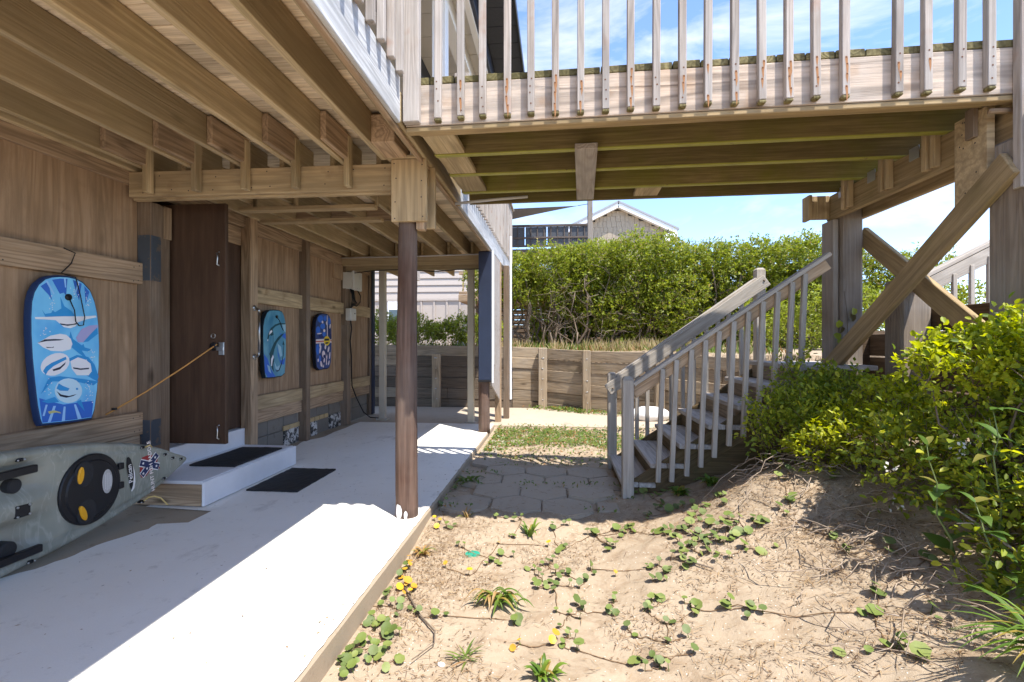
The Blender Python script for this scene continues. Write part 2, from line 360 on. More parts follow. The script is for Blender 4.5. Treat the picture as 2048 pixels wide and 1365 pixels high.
# ---------------------------------------------------------------- concrete slab with its white paint
def concmat(name, c, dirt, amt=0.6):
    m, nt, b = newmat(name)
    g = N(nt, 'ShaderNodeNewGeometry'); p = g.outputs['Position']
    f1 = noise(nt, p, 1.3, 6, 0.62); f2 = noise(nt, p, 9, 6, 0.7); f3 = noise(nt, p, 130, 3, 0.6)
    cc = mixc(nt, math_(nt, 'MULTIPLY', ramp(nt, f1, 0.35, 0.75), amt*0.5), c, dirt)
    cc = mixc(nt, math_(nt, 'MULTIPLY', ramp(nt, f2, 0.58, 0.72), amt), cc, tuple(x*0.8 for x in dirt))
    cc = mixc(nt, math_(nt, 'MULTIPLY', f3, 0.15), cc, tuple(x*0.6 for x in dirt))
    mpc = N(nt, 'ShaderNodeMapping', Scale=(3.2, 1.6, 1.0), Rotation=(0, 0, 0.5)); nt.links.new(p, mpc.inputs[0])
    fs = noise(nt, mpc.outputs[0], 0.8, 9, 0.72, 0.0); cc = mixc(nt, math_(nt, 'MULTIPLY', ramp(nt, fs, 0.58, 0.74), amt*1.3), cc, tuple(x*0.62 for x in dirt))
    fp = noise(nt, p, 24, 4, 0.6); cc = mixc(nt, math_(nt, 'MULTIPLY', ramp(nt, fp, 0.72, 0.75), amt*1.4), cc, tuple(x*0.35 for x in dirt))
    nt.links.new(cc, b.inputs['Base Color']); b.inputs['Roughness'].default_value = 0.8; b.inputs['Specular IOR Level'].default_value = 0.2
    bp = N(nt, 'ShaderNodeBump', Strength=0.3, Distance=0.004); nt.links.new(math_(nt, 'ADD', f3, f2), bp.inputs['Height']); nt.links.new(bp.outputs[0], b.inputs['Normal'])
    return m
M_conc = concmat('bare_concrete', (0.40, 0.325, 0.235), (0.24, 0.17, 0.11))
M_pad = concmat('tan_concrete_pad', (0.47, 0.39, 0.30), (0.36, 0.28, 0.2), 0.5)
M_slabw = concmat('white_floor_paint', (0.88, 0.845, 0.775), (0.66, 0.6, 0.52), 0.6)
M_cmu = concmat('grey_block', (0.22, 0.2, 0.17), (0.12, 0.1, 0.08))
slab = bx('concrete_slab', M_conc, None, (-3.16, -1.2, -0.35), (-0.92, 7.3, -0.006), 1, 0.012); tag(slab, kind='structure')
# irregular painted coat: the paint stops short of the wall under the kayak
yl = np.linspace(-1.18, 7.29, 190); 
xr = -0.925-0.006*rng.random(len(yl)); 
xl = np.where(yl < 3.35, -2.80+0.16*vnoise(yl, yl*0, 2.3, 9)+0.05*vnoise(yl, yl*0, 9.0, 8)+0.03*vnoise(yl, yl*0, 23.0, 7)-0.25*sstep(2.7, 2.0, yl), -3.02+0.03*rng.random(len(yl)))
xl = np.where((yl >= 3.1) & (yl < 3.35), np.minimum(xl+0.3, -2.45), xl)
xl = np.where(yl > 4.8, -3.05+0.14*vnoise(yl, yl*0, 3.1, 19)-0.02, xl)
V = []; F = []
for i in range(len(yl)):
    V += [(xl[i], yl[i], 0.0), (xr[i], yl[i], 0.0)]
    if i: F.append([2*i-2, 2*i-1, 2*i+1, 2*i])
coat = mobj('painted_floor', V, F, M_slabw, None); tag(coat, kind='structure')
pad = bx('concrete_pad', M_pad, None, (-5.0, 7.305, -0.3), (1.9, 9.24, -0.014), 0, 0.01); tag(pad, kind='structure')

# ---------------------------------------------------------------- storage wall under the house
WX = -3.12
wall = thing('storage_wall', 'brown plywood and timber wall of the storage room under the deck', 'wall', (WX, 3.5, 0))
def wp(name, y0, y1, z0, z1, x0, x1, mat, long=None, bev=0.003): return bx(name, mat, wall, (x0, y0, z0), (x1, y1, z1), long, bev)
for y0, y1 in ((-1.2, 0.02), (0.025, 1.24), (1.245, 2.46), (2.465, 3.46)):
    wp('plywood_panel', y0, y1, 0.34, 2.36, WX-0.02, WX, M_ply, 2)
for y0, y1 in ((4.83, 5.81), (5.9, 6.99), (7.11, 8.0)):
    wp('plywood_panel', y0, y1, 0.36, 2.46, WX-0.02, WX, M_ply, 2)
wp('plate_board', -1.2, 3.46, 2.345, 2.46, WX, WX+0.035, M_rail); wp('plate_board', -1.2, 3.46, 2.464, 2.60, WX-0.02, WX+0.03, M_rail)
for y0, y1 in ((-1.2, 1.3), (1.304, 3.475)):
    wp('rail_board', y0, y1, 1.632, 1.79, WX+0.002, WX+0.04, M_rail); wp('rail_board', y0, y1, 0.515, 0.682, WX+0.002, WX+0.04, M_rail)
wp('sill_board', -1.2, 3.46, 0.335, 0.51, WX-0.01, WX+0.022, M_rail); wp('sill_board', -1.2, 3.46, 0.16, 0.33, WX-0.015, WX+0.018, M_post)
wp('jamb_post', 3.465, 3.565, 0.0, 2.25, WX-0.06, WX+0.1, M_post, 2); j = wp('jamb_post', 3.568, 3.672, 0.0, 2.25, WX-0.06, WX+0.085, M_post, 2)
wp('blocking', 3.60, 3.674, 2.0, 2.25, WX+0.087, WX+0.1, M_rail, 2)
M_ghost = paint('faded_blue_paint', (0.06, 0.07, 0.085), wear=0.7, wearc=(0.13, 0.1, 0.075), wscale=9)
for z0, z1 in ((1.66, 2.0), (0.42, 0.62)):
    bx('paint_patch', M_ghost, wall, (WX+0.1005, 3.468, z0), (WX+0.103, 3.562, z1), 2, 0.001)
    bx('paint_patch', M_ghost, wall, (WX-0.0, 3.4625, z0), (WX+0.098, 3.4645, z1), 2, 0.0)
wp('header_board', 3.66, 4.83, 2.34, 2.47, WX-0.03, WX+0.03, M_rail, 1)
wp('recess_board', 4.5, 4.705, 0.36, 2.16, WX-0.12, WX-0.02, M_door, 2); wp('blocking', 4.5, 4.705, 2.162, 2.335, WX-0.1, WX-0.01, M_rail, 1)
jp = wp('jamb_post', 4.71, 4.83, 0.0, 2.44, WX-0.02, WX+0.085, M_rail, 2)
for y0, y1, mt in ((5.81, 5.905, M_post), (6.99, 7.11, M_post)):
    wp('stud_post', y0, y1, 0.0, 2.56, WX-0.02, WX+0.09, mt, 2)
wp('stud_post', 8.0, 8.09, 0.0, 2.5, WX-0.02, WX+0.03, M_post, 2); wp('corner_board', 8.092, 8.2, 0.0, 2.4, WX-0.05, WX+0.05, M_navy, 2)
for y0, y1 in ((4.832, 5.808), (5.907, 6.988), (7.112, 7.998)):
    wp('plate_board', y0, y1, 2.30, 2.45, WX+0.002, WX+0.036, M_rail); wp('plate_board', y0, y1, 2.453, 2.6, WX-0.01, WX+0.02, M_rail)
    wp('rail_board', y0, y1, 1.605, 1.768, WX+0.002, WX+0.04, M_beam)
    wp('rail_board', y0, y1, 0.50, 0.645, WX+0.002, WX+0.04, M_beam); wp('sill_board', y0, y1, 0.36, 0.497, WX-0.008, WX+0.03, M_rail)
wp('gusset', 6.7, 6.985, 2.1, 2.298, WX+0.002, WX+0.03, M_rail, 2)
# block foundation with flaking paint
M_flake = paint('flaking_white_paint', (0.62, 0.61, 0.58), wear=0.95, wearc=(0.03, 0.03, 0.03), wscale=14)
M_ybrick = paint('tan_brick', (0.5, 0.36, 0.18), var=0.3)
for y0, y1 in ((4.84, 5.8), (5.91, 6.98), (7.12, 8.0)):
    n = 3; w = (y1-y0)/n
    for k in range(n):
        wp('block', y0+k*w+0.004, y0+(k+1)*w-0.004, 0.195, 0.355, WX-0.06, WX-0.012+random.uniform(-.004, .004), M_cmu, 1, 0.006)
        fl = (y0 < 6.5 and k == 2) or (5.8 < y0 < 6.5 and k == 0)
        wp('block', y0+k*w+0.004, y0+(k+1)*w-0.004, 0.0, 0.19, WX-0.06, WX+0.004+random.uniform(-.004, .004) if fl else WX-0.012, M_flake if fl else M_cmu, 1, 0.006)
for y0 in (5.45, 5.57, 5.69, 5.93, 6.06, 6.19, 6.32, 6.45):
    if y0+0.115 < 5.81 or y0 > 5.9: wp('brick', y0, y0+0.112, 0.185, 0.238, WX-0.01, WX+0.008, M_ybrick, 1, 0.003)
# room behind the opening
for lo, hi in (((-5.2, 3.3, 0.3), (-5.16, 5.1, 2.6)), ((-5.2, 3.26, 0.3), (WX-0.06, 3.3, 2.6)), ((-5.2, 5.06, 0.3), (WX-0.03, 5.1, 2.6)), ((-5.2, 3.3, 0.26), (WX-0.05, 5.06, 0.3)), ((-5.2, 3.3, 2.6), (WX-0.05, 5.06, 2.64))):
    bx('inner_panel', M_door, wall, lo, hi, None, 0)
# open door, held by a rope
door = bx('door', M_door, wall, (-3.19, 3.70, 0.40), (-2.592, 3.738, 2.29), 2, 0.004)
door['label'] = 'dark brown plywood door standing open'
for z in (1.86, 0.5):
    tube('hook', M_metal, door, [(-2.64, 3.697, z+0.05), (-2.655, 3.688, z+0.04), (-2.65, 3.688, z), (-2.655, 3.688, z-0.05), (-2.64, 3.697, z-0.06)], 0.006, 6)
bx('latch_plate', M_metal, door, (-2.645, 3.692, 1.10), (-2.60, 3.6995, 1.2), 2, 0.002)
cyl('lock_hole', M_black, door, (-2.69, 3.6995, 1.165), (-2.69, 3.695, 1.165), 0.033)
tube('lock_ring', M_metal, door, [(-2.69+0.018*math.cos(a), 3.694, 1.25+0.018*math.sin(a)) for a in np.linspace(0, 6.3, 12)], 0.004, 5)
bx('latch', M_metal, door, (-2.66, 3.685, 1.135), (-2.60, 3.691, 1.165), 0, 0.002)
cyl('grab_bar', M_metal, wall, (WX+0.135, 4.77, 1.10), (WX+0.135, 4.77, 1.50), 0.0125)
for z, s in ((1.10, -1), (1.50, 1)):
    tube('bar_bracket', M_metal, wall, [(WX+0.135, 4.77, z), (WX+0.13, 4.77, z+0.025*s), (WX+0.115, 4.77, z+0.04*s), (WX+0.084, 4.77, z+0.045*s)], 0.0125, 10)
    cyl('bar_flange', M_metal, wall, (WX+0.085, 4.77, z+0.045*s), (WX+0.093, 4.77, z+0.045*s), 0.03)
rope = tube('door_rope', M_rope, None, [(-2.645, 3.675, 1.185), (-2.79, 3.50, 1.01), (-2.93, 3.32, 0.845), (-3.065, 3.14, 0.705)], 0.0055, 6)
tag(rope, 'thin orange rope tying the dark open door to the wall board', 'rope')
bx('rope_clip', M_black, rope, (-2.68, 3.655, 1.165), (-2.65, 3.675, 1.19), 0, 0.002)
bx('rope_clip', M_black, rope, (-3.04, 3.155, 0.735), (-3.015, 3.18, 0.75), 0, 0.002)
# doorstep
step = thing('doorstep', 'white painted wooden box step below the open door', 'step', (-2.84, 4.05, 0))
bx('top_board', M_white, step, (-3.12, 3.41, 0.165), (-2.575, 4.68, 0.19), 1); bx('front_board', M_white, step, (-2.572, 3.405, 0.006), (-2.55, 4.69, 0.186), 1, 0.006)
bx('end_board', M_rail, step, (-3.12, 3.412, 0.006), (-2.575, 3.44, 0.163), 0); bx('end_board', M_white, step, (-3.12, 4.65, 0.006), (-2.575, 4.68, 0.163), 0)
sill = bx('threshold', M_white, None, (WX-0.2, 3.675, 0.0), (WX+0.03, 4.705, 0.35), 1, 0.006); tag(sill, 'white painted concrete threshold behind the box step', 'threshold')
def mat_obj(label, x0, x1, y0, y1, z):
    n = 14; V = []; F = []
    for i in range(n+1):
        for k in range(n+1):
            V.append((x0+(x1-x0)*i/n+random.uniform(-.003, .003), y0+(y1-y0)*k/n+random.uniform(-.003, .003), z+0.012+random.uniform(0, .003)))
    q = lambda i, k: i*(n+1)+k
    for i in range(n):
        for k in range(n): F.append([q(i, k), q(i+1, k), q(i+1, k+1), q(i, k+1)])
    per = [q(i, 0) for i in range(n+1)]+[q(n, k) for k in range(1, n+1)]+[q(i, n) for i in range(n-1, -1, -1)]+[q(0, k) for k in range(n-1, 0, -1)]
    b0 = len(V); V += [(V[p][0], V[p][1], z+0.001) for p in per]
    for i in range(len(per)): j2 = (i+1) % len(per); F.append([per[j2], per[i], b0+i, b0+j2])
    o = mobj('doormat', V, F, M_rubber, None); tag(o, label, 'doormat', 'rubber doormats'); return o
mat_obj('black rubber doormat lying on the white box step', -2.99, -2.60, 3.82, 4.52, 0.19)
mat_obj('black rubber doormat lying on the painted floor', -2.50, -2.07, 3.82, 4.52, 0.0)

# ---------------------------------------------------------------- upper deck
deck = thing('upper_deck', 'raised timber deck of the house with open joists below', 'deck', (-2.0, 3.5, 2.43))
JB, JT = 2.435, 2.63
jx = [-3.06, -2.945, -2.58, -2.215, -1.85, -1.475]
for x in jx:
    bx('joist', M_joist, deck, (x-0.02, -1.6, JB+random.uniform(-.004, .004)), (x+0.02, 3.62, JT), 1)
for x in [-3.02, -2.74, -2.36, -1.98, -1.6, -1.26]:
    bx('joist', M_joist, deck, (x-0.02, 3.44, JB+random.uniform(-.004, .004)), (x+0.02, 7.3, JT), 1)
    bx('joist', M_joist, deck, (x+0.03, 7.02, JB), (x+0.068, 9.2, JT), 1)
for x in jx[1:]:
    bx('sister_block', M_rail, deck, (x+0.022, 2.95, JB+0.012), (x+0.06, 3.33, JT-0.01), 1)
    bx('cleat', M_joist, deck, (x+0.03, 3.27, 2.262), (x+0.068, 3.333, 2.60), 2)
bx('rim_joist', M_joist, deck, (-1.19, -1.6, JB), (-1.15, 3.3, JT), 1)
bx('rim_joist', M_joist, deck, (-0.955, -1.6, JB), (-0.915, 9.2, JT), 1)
# crossing beams
bx('beam', M_beam, deck, (-3.09, 3.35, 2.25), (-1.125, 3.388, 2.43), 0); bx('beam', M_beam, deck, (-3.09, 3.39, 2.235), (-0.9, 3.43, 2.43), 0)
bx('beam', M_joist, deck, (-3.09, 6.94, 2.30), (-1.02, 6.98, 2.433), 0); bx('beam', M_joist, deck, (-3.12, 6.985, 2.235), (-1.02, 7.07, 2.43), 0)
bx('corner_block', M_rail, deck, (-1.15, 3.0, JB), (-1.0, 3.33, JT-.02), 1)
for x0 in (-2.72, -2.34, -1.96, -1.58):
    bx('bridging', M_rail, deck, (x0, 5.0, JB+0.02), (x0+0.34, 5.035, JT), 0)
# deck planks
y = -1.6; k = 0
while y < 9.15:
    w = 0.138; bx('deck_board', M_deckb, deck, (-3.3, y, JT+0.002+random.uniform(0, .004)), (-0.925, y+w, JT+0.038), 0); y += w+0.005
# fascia and handrail
bx('fascia', M_fascia, deck, (-0.91, -1.6, 2.42), (-0.872, 2.715, 2.675), 1); bx('fascia', M_fascia, deck, (-0.91, 4.47, 2.43), (-0.872, 9.25, 2.675), 1)
bx('fascia', M_joist, deck, (-0.91, 2.72, 2.43), (-0.872, 4.465, 2.6), 1)
bx('fascia_strip', M_rail, deck, (-0.925, -1.6, 2.405), (-0.895, 9.0, 2.428), 1)
y = -1.5
while y < 9.2:
    if not (2.66 < y < 4.5):
        a = random.uniform(-.004, .004)
        bx('baluster', M_weath, deck, (-0.868, y, 2.655+a), (-0.83, y+0.038, 3.62), 2)
    y += 0.142
for y0, y1 in ((-1.6, 2.68), (4.5, 9.25)):
    bx('handrail', M_weath, deck, (-0.94, y0, 3.62), (-0.80, y1, 3.658), 1)
# storage strips hung under the joists
for (x0, x1, yy) in ((-2.82, -1.58, 4.22), (-2.9, -1.68, 4.66)):
    bx('hanging_strip', M_beam, deck, (x0, yy-0.02, 2.365), (x1, yy+0.07, 2.40), 0)
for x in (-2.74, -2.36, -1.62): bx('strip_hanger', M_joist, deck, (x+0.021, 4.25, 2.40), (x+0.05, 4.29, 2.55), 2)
# conduit on the far beam
cd = tube('conduit', M_pvc, None, [(-3.08, 6.92, 2.41), (-2.0, 6.915, 2.415), (-0.93, 6.92, 2.435)], 0.011, 8); tag(cd, 'pale plastic conduit running along the far deck beam', 'conduit')
cd = tube('cable', M_black, None, [(-2.95, 7.0, 2.2), (-2.6, 6.93, 2.225), (-2.2, 6.93, 2.232), (-1.75, 6.93, 2.20), (-1.35, 6.93, 2.225), (-1.05, 6.95, 2.228)], 0.007, 6); tag(cd, 'thin black cable sagging under the far deck beam', 'cable')

# ---------------------------------------------------------------- piles and posts
def pile(name, label, x, y, z0, z1, r0, r1, mat, cat='post', wob=0.008, group=None):
    """round timber pile with splits and wobble; the mesh's long axis is local X"""
    n = 26; sides = 22; V = []; F = []
    ph = [random.uniform(0, 6) for _ in range(6)]
    cracks = [random.uniform(0, 6.28) for _ in range(3)]
    for i in range(n+1):
        t = i/n; z = t*(z1-z0); r = r0+(r1-r0)*t
        for k in range(sides):
            a = 2*math.pi*k/sides
            rr = r*(1+0.02*math.sin(2*a+ph[0]+z)+0.012*math.sin(5*a+ph[1]+2*z))+random.uniform(-.0012, .0012)
            for c in cracks:
                da = abs((a-c-0.1*math.sin(z*2+c)+math.pi) % (2*math.pi)-math.pi)
                if da < 0.16: rr -= 0.006
            V.append((z, rr*math.cos(a)+wob*math.sin(1.7*z+ph[2]), rr*math.sin(a)+wob*math.sin(1.3*z+ph[3])))
    for i in range(n):
        for k in range(sides): F.append([i*sides+k, i*sides+(k+1) % sides, (i+1)*sides+(k+1) % sides, (i+1)*sides+k])
    F.append(list(range(sides))[::-1]); F.append([n*sides+k for k in range(sides)])
    me = bpy.data.meshes.new(name); me.from_pydata(V, [], F); me.materials.append(mat)
    me.polygons.foreach_set('use_smooth', [True]*len(me.polygons)); me.update()
    M = Matrix(((0, -1, 0, x), (0, 0, -1, y), (1, 0, 0, z0), (0, 0, 0, 1)))
    M = Matrix(((0, 1, 0, x), (0, 0, 1, y), (1, 0, 0, z0), (0, 0, 0, 1)))
    o = link(name, me, None, M); tag(o, label, cat, group); return o
p = pile('support_pile', 'dark round timber pile standing on the slab edge in the foreground', -1.035, 3.38, -0.02, 2.30, 0.077, 0.062, M_pile)
M_spl = paint('white_paint_splash', (0.85, 0.85, 0.85), var=0.02)
for (zz, ww, hh, xx) in ((0.045, 0.05, 0.1, -0.042), (0.03, 0.02, 0.05, 0.012)):
    pts = []
    for a in np.linspace(0, 2*math.pi, 15)[:-1]:
        ang = xx/0.077+ww/2/0.077*math.cos(a)*(1+0.2*random.random()); rr = 0.0795
        pts.append((-1.035+rr*math.sin(ang), 3.38-rr*math.cos(ang), max(0.003, zz+hh/2*math.sin(a)*(1+0.25*random.random()))))
    mobj('paint_splash', pts, [list(range(len(pts)))], M_spl, p)
capt = thing('pile_collar', 'pale boxed timber collar nailed round the top of the foreground pile', 'post collar', (-0.98, 3.3, 2.01))
bx('side_board', M_beam, capt, (-1.115, 3.275, 2.012), (-0.872, 3.312, 2.43), 2); bx('side_board', M_beam, capt, (-1.115, 3.452, 2.0), (-0.86, 3.49, 2.43), 2)
bx('filler', M_beam, capt, (-1.112, 3.314, 2.02), (-1.075, 3.348, 2.232), 2); bx('edge_board', M_rail, capt, (-0.955, 3.316, 1.965), (-0.9, 3.386, 2.4), 2)
bx('cap_block', M_beam, capt, (-1.145, 3.26, 2.432), (-0.94, 3.34, 2.452), 0)
p2 = pile('support_pile', 'round timber pile behind the navy board at the slab corner', -0.985, 6.66, -0.02, 2.42, 0.078, 0.068, M_pile)
nb = thing('navy_board', 'navy painted board with white edge fixed to the far corner pile', 'board', (-0.95, 6.55, 0.7))
bx('face_board', M_navy, nb, (-1.04, 6.54, 0.70), (-0.868, 6.575, 2.40), 2); bx('drip_edge', M_black, nb, (-1.045, 6.535, 0.675), (-0.872, 6.58, 0.698), 0); bx('edge_trim', M_trim, nb, (-0.866, 6.55, 0.66), (-0.845, 6.62, 2.41), 2, 0.002)
def steel_post(label, x, y):
    t = thing('steel_post', label, 'post', (x, y, 0), 'beige steel posts')
    bx('shaft', M_steel, t, (x-0.048, y-0.048, 0.006), (x+0.048, y+0.048, 2.432), 2, 0.008)
    bx('base_plate', M_steel, t, (x-0.085, y-0.085, -0.012), (x+0.085, y+0.085, 0.005), 0, 0.003)
    for sx in (-1, 1): cyl('bolt', M_galv, t, (x+sx*0.068, y-0.068, 0.005), (x+sx*0.068, y-0.068, 0.022), 0.009, sides=6)
steel_post('beige steel post beside the utility box wall', -2.72, 7.6); steel_post('beige steel post next to the navy board', -1.285, 7.38)
# shingled end screen beyond the navy board
es = thing('end_screen', 'grey timber end screen with angled bottom and white corner trim', 'screen', (-0.86, 7.8, 0))
V = [(-0.872, 6.64, 0.62), (-0.872, 7.55, 0.33), (-0.872, 7.55, 2.42), (-0.872, 6.64, 2.42)]; V += [(a-0.02, b, c) for a, b, c in V]
mobj('panel', V, [[0, 1, 2, 3], [7, 6, 5, 4], [0, 4, 5, 1], [1, 5, 6, 2], [2, 6, 7, 3], [3, 7, 4, 0]], M_weath, es)
bx('post', M_rail, es, (-0.95, 7.56, -0.014), (-0.86, 7.66, 2.42), 2); bx('post', M_post, es, (-0.858, 7.9, -0.014), (-0.77, 8.0, 2.42), 2)
bx('corner_trim', M_trim, es, (-0.765, 7.98, 0.28), (-0.735, 8.06, 2.9), 2); bx('corner_trim', M_trim, es, (-0.866, 6.63, 0.9), (-0.85, 6.7, 2.41), 2, .002)

# ---------------------------------------------------------------- walkway overhead
PH = math.radians(1.85); WO = Vector((-0.86, 2.775, 0)); wa = Vector((math.cos(PH), -math.sin(PH), 0)); wnv = Vector((math.sin(PH), math.cos(PH), 0))
def W(s, t, z): return WO+wa*s+wnv*t+Vector((0, 0, z))
walk = thing('walkway', 'raised timber walkway with weathered balusters crossing overhead', 'walkway', (0.7, 3.5, 2.43))
def wb(name, mat, s0, s1, t0, t1, z0, z1, long='s', bev=0.004):
    c = lambda a, b: (a+b)/2
    if long == 's': return beam(name, mat, walk, W(s0, c(t0, t1), c(z0, z1)), W(s1, c(t0, t1), c(z0, z1)), t1-t0, z1-z0, (0, 0, 1), bev)
    if long == 't': return beam(name, mat, walk, W(c(s0, s1), t0, c(z0, z1)), W(c(s0, s1), t1, c(z0, z1)), s1-s0, z1-z0, (0, 0, 1), bev)
    return beam(name, mat, walk, W(c(s0, s1), c(t0, t1), z0), W(c(s0, s1), c(t0, t1), z1), s1-s0, t1-t0, wnv, bev)
WL = 3.66
wb('rim_board', M_rim, 0.0, WL, 0.0, 0.038, 2.425, 2.655)
wb('rim_ledge', M_mossy2, 0.0, WL, 0.005, 0.06, 2.395, 2.422)
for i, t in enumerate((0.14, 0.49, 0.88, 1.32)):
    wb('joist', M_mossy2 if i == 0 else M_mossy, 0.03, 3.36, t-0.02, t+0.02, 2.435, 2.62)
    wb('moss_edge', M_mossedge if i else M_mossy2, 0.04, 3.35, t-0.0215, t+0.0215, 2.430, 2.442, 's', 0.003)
wb('far_rim_board', M_mossy, 0.03, WL, 1.60, 1.64, 2.425, 2.655)
s = 0.0; k = 0
while s < WL:
    w = 0.138 if random.random() > 0.12 else 0.089
    wb('deck_board', M_edge, s, s+w, random.uniform(-.0005, .006), 1.64, 2.658, 2.694+random.uniform(0, .006), 't'); s += w+0.005
bs = [0.195, 0.326, 0.449, 0.587, 0.717, 0.85, 0.985, 1.118, 1.249, 1.382, 1.516, 1.645, 1.779, 1.913, 2.044, 2.175, 2.312, 2.559, 2.692, 2.844, 2.976]
for s in bs:
    tilt = random.uniform(-0.006, 0.006); b0 = 2.452+random.uniform(-.006, .004)
    c0 = W(s, -0.02, b0); c1 = W(s+tilt, -0.02, 3.62)
    beam('baluster', M_weath, walk, c0, c1, 0.038, 0.038, wnv, 0.003)
    beam('baluster_end', M_edge, walk, c0-Vector((0, 0, 0.0165)), c0-Vector((0, 0, 0.0005)), 0.0375, 0.0375, wnv, 0.006)
wb('corner_post', M_weath, 0.0, 0.092, -0.052, -0.002, 2.43, 3.7, 'z'); wb('corner_post', M_weath, 3.09, 3.18, -0.052, -0.002, 1.95, 3.7, 'z')
wb('handrail', M_weath, 0.0, WL, -0.075, 0.07, 3.625, 3.66)
for s in np.arange(0.1, WL, 0.142): wb('baluster', M_weath, s, s+0.038, 1.645, 1.683, 2.45, 3.47, 'z')
wb('handrail', M_weath, 0.0, WL, 1.58, 1.70, 3.475, 3.51)
# pieces under the deck
beam('under_plank', M_weath, walk, (0.176, 3.11, 2.411), (0.23, 4.22, 2.411), 0.14, 0.038)
for s0, t0, t1 in ((0.3, 0.06, 0.12), (1.28, 0.06, 0.12), (2.05, 0.06, 0.12), (2.62, 0.06, 0.12)): wb('block', M_beam, s0, s0+0.2, t0, t1, 2.44, 2.6, 's')
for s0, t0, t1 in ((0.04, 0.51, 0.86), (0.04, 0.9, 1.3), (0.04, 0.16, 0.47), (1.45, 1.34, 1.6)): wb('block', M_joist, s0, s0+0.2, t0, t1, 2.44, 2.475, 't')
for s0 in (1.8, 2.05, 2.3): wb('block', M_mossy, s0, s0+0.14, 1.645, 1.66, 2.43, 2.6, 's')
# right-hand carrying beam along the piles, with hangers and cleats
CBX = 2.28
bx('carrying_beam', M_mossy2, walk, (CBX, 2.55, 2.225), (CBX+0.04, 4.48, 2.428), 1); bx('carrying_beam', M_mossy2, walk, (CBX+0.22, 2.55, 2.225), (CBX+0.26, 4.9, 2.428), 1)
bx('carrying_beam', M_mossy2, walk, (CBX-0.02, 1.2, 2.22), (CBX+0.03, 2.545, 2.43), 1)
for yy in (2.86, 3.2, 3.27, 3.62, 3.69, 4.08, 4.15):
    bx('cleat', M_beam, walk, (CBX-0.042, yy, 2.25), (CBX-0.002, yy+0.04, 2.62), 2)
for yy in (3.0, 3.38, 3.82, 4.2): bx('hanger', M_galv, walk, (CBX-0.006, yy, 2.37), (CBX-0.001, yy+0.09, 2.45), 2, 0.001)
bx('end_block', M_beam, walk, (2.12, 4.42, 2.235), (2.277, 4.46, 2.43), 2); bx('end_block', M_beam, walk, (2.09, 4.38, 2.225), (2.118, 4.5, 2.43), 2)
V = [(2.205, 3.0, 1.84), (2.205, 2.79, 1.95), (2.205, 2.79, 2.42), (2.205, 3.0, 2.42)]
V += [(2.243, b, c) for a, b, c in V]
mobj('scab_board', V, [[3, 2, 1, 0], [4, 5, 6, 7], [0, 1, 5, 4], [1, 2, 6, 5], [2, 3, 7, 6], [3, 0, 4, 7]], M_beam, walk)
bx('scab_strip', M_post, walk, (2.18, 2.84, 2.28), (2.204, 2.9, 2.44), 2); cyl('through_bolt', M_rail, walk, (2.16, 2.72, 2.36), (2.3, 2.72, 2.36), 0.014, sides=8)
cd = tube('conduit', M_pvc, None, [(-0.86, 4.16, 2.37), (-0.5, 4.2, 2.41), (-0.25, 4.22, 2.43)], 0.012, 8); tag(cd, 'short pale conduit slanting under the walkway near the deck corner', 'conduit')
cd = tube('bent_nail', M_galv, None, [(-0.85, 2.87, 2.43+0.04), (-0.8, 2.86, 2.465), (-0.745, 2.862, 2.455)], 0.004, 6); tag(cd, 'bent metal rod sticking out under the near walkway joist', 'rod')

# square piles carrying the walkway and their cross bracing
def sqpile(label, x0, x1, y0, y1, z0, z1, mat):
    o = bx('square_pile', mat, None, (x0, y0, z0), (x1, y1, z1), 2, 0.016); tag(o, label, 'post', 'square walkway piles'); return o
pa = sqpile('square brown pile behind the stair top carrying the walkway', CBX+0.042, CBX+0.218, 4.34, 4.56, 0.5, 2.43, M_gpile)
bx('side_board', M_gpile, pa, (CBX-0.005, 4.37, 0.9), (CBX+0.04, 4.55, 2.22), 2)
sqpile('heavy grey pile at the right edge carrying the walkway', 2.245, 2.5, 2.55, 2.84, 0.2, 2.222, M_gpile)
pc = sqpile('short grey pile behind the crossed braces', CBX+0.2, CBX+0.41, 3.86, 4.06, 0.2, 1.66, M_gpile)
br = beam('brace', M_mossy2, None, (2.222, 2.67, 2.085), (2.222, 4.42, 0.93), 0.038, 0.15, (0, 0, 1)); tag(br, 'heavy mossy diagonal brace running from the right pile down to the stair top', 'brace')
br = beam('brace', M_mossy2, None, (2.56, 4.46, 2.10), (2.56, 3.3, 1.26), 0.04, 0.145, (0, 0, 1)); tag(br, 'diagonal brace crossing behind, falling from the brown pile to the right', 'brace')
bh = thing('plank_bulkhead', 'dark horizontal plank bulkhead behind the diagonal braces', 'bulkhead', (2.62, 3.6, 0.5))
for i, (z0, z1) in enumerate(((0.4, 0.62), (0.635, 0.85), (0.865, 1.07), (1.085, 1.27))):
    bx('plank', M_dock, bh, (CBX+0.42, 2.3, z0), (CBX+0.46, 4.62, z1), 1)
bx('plank', M_dock, bh, (CBX+0.42, 2.2, 1.285), (CBX+0.46, 3.9, 1.45), 1); bx('plank', M_dock, bh, (CBX+0.04, 4.6, 0.5), (CBX+0.42, 4.64, 1.3), 0)
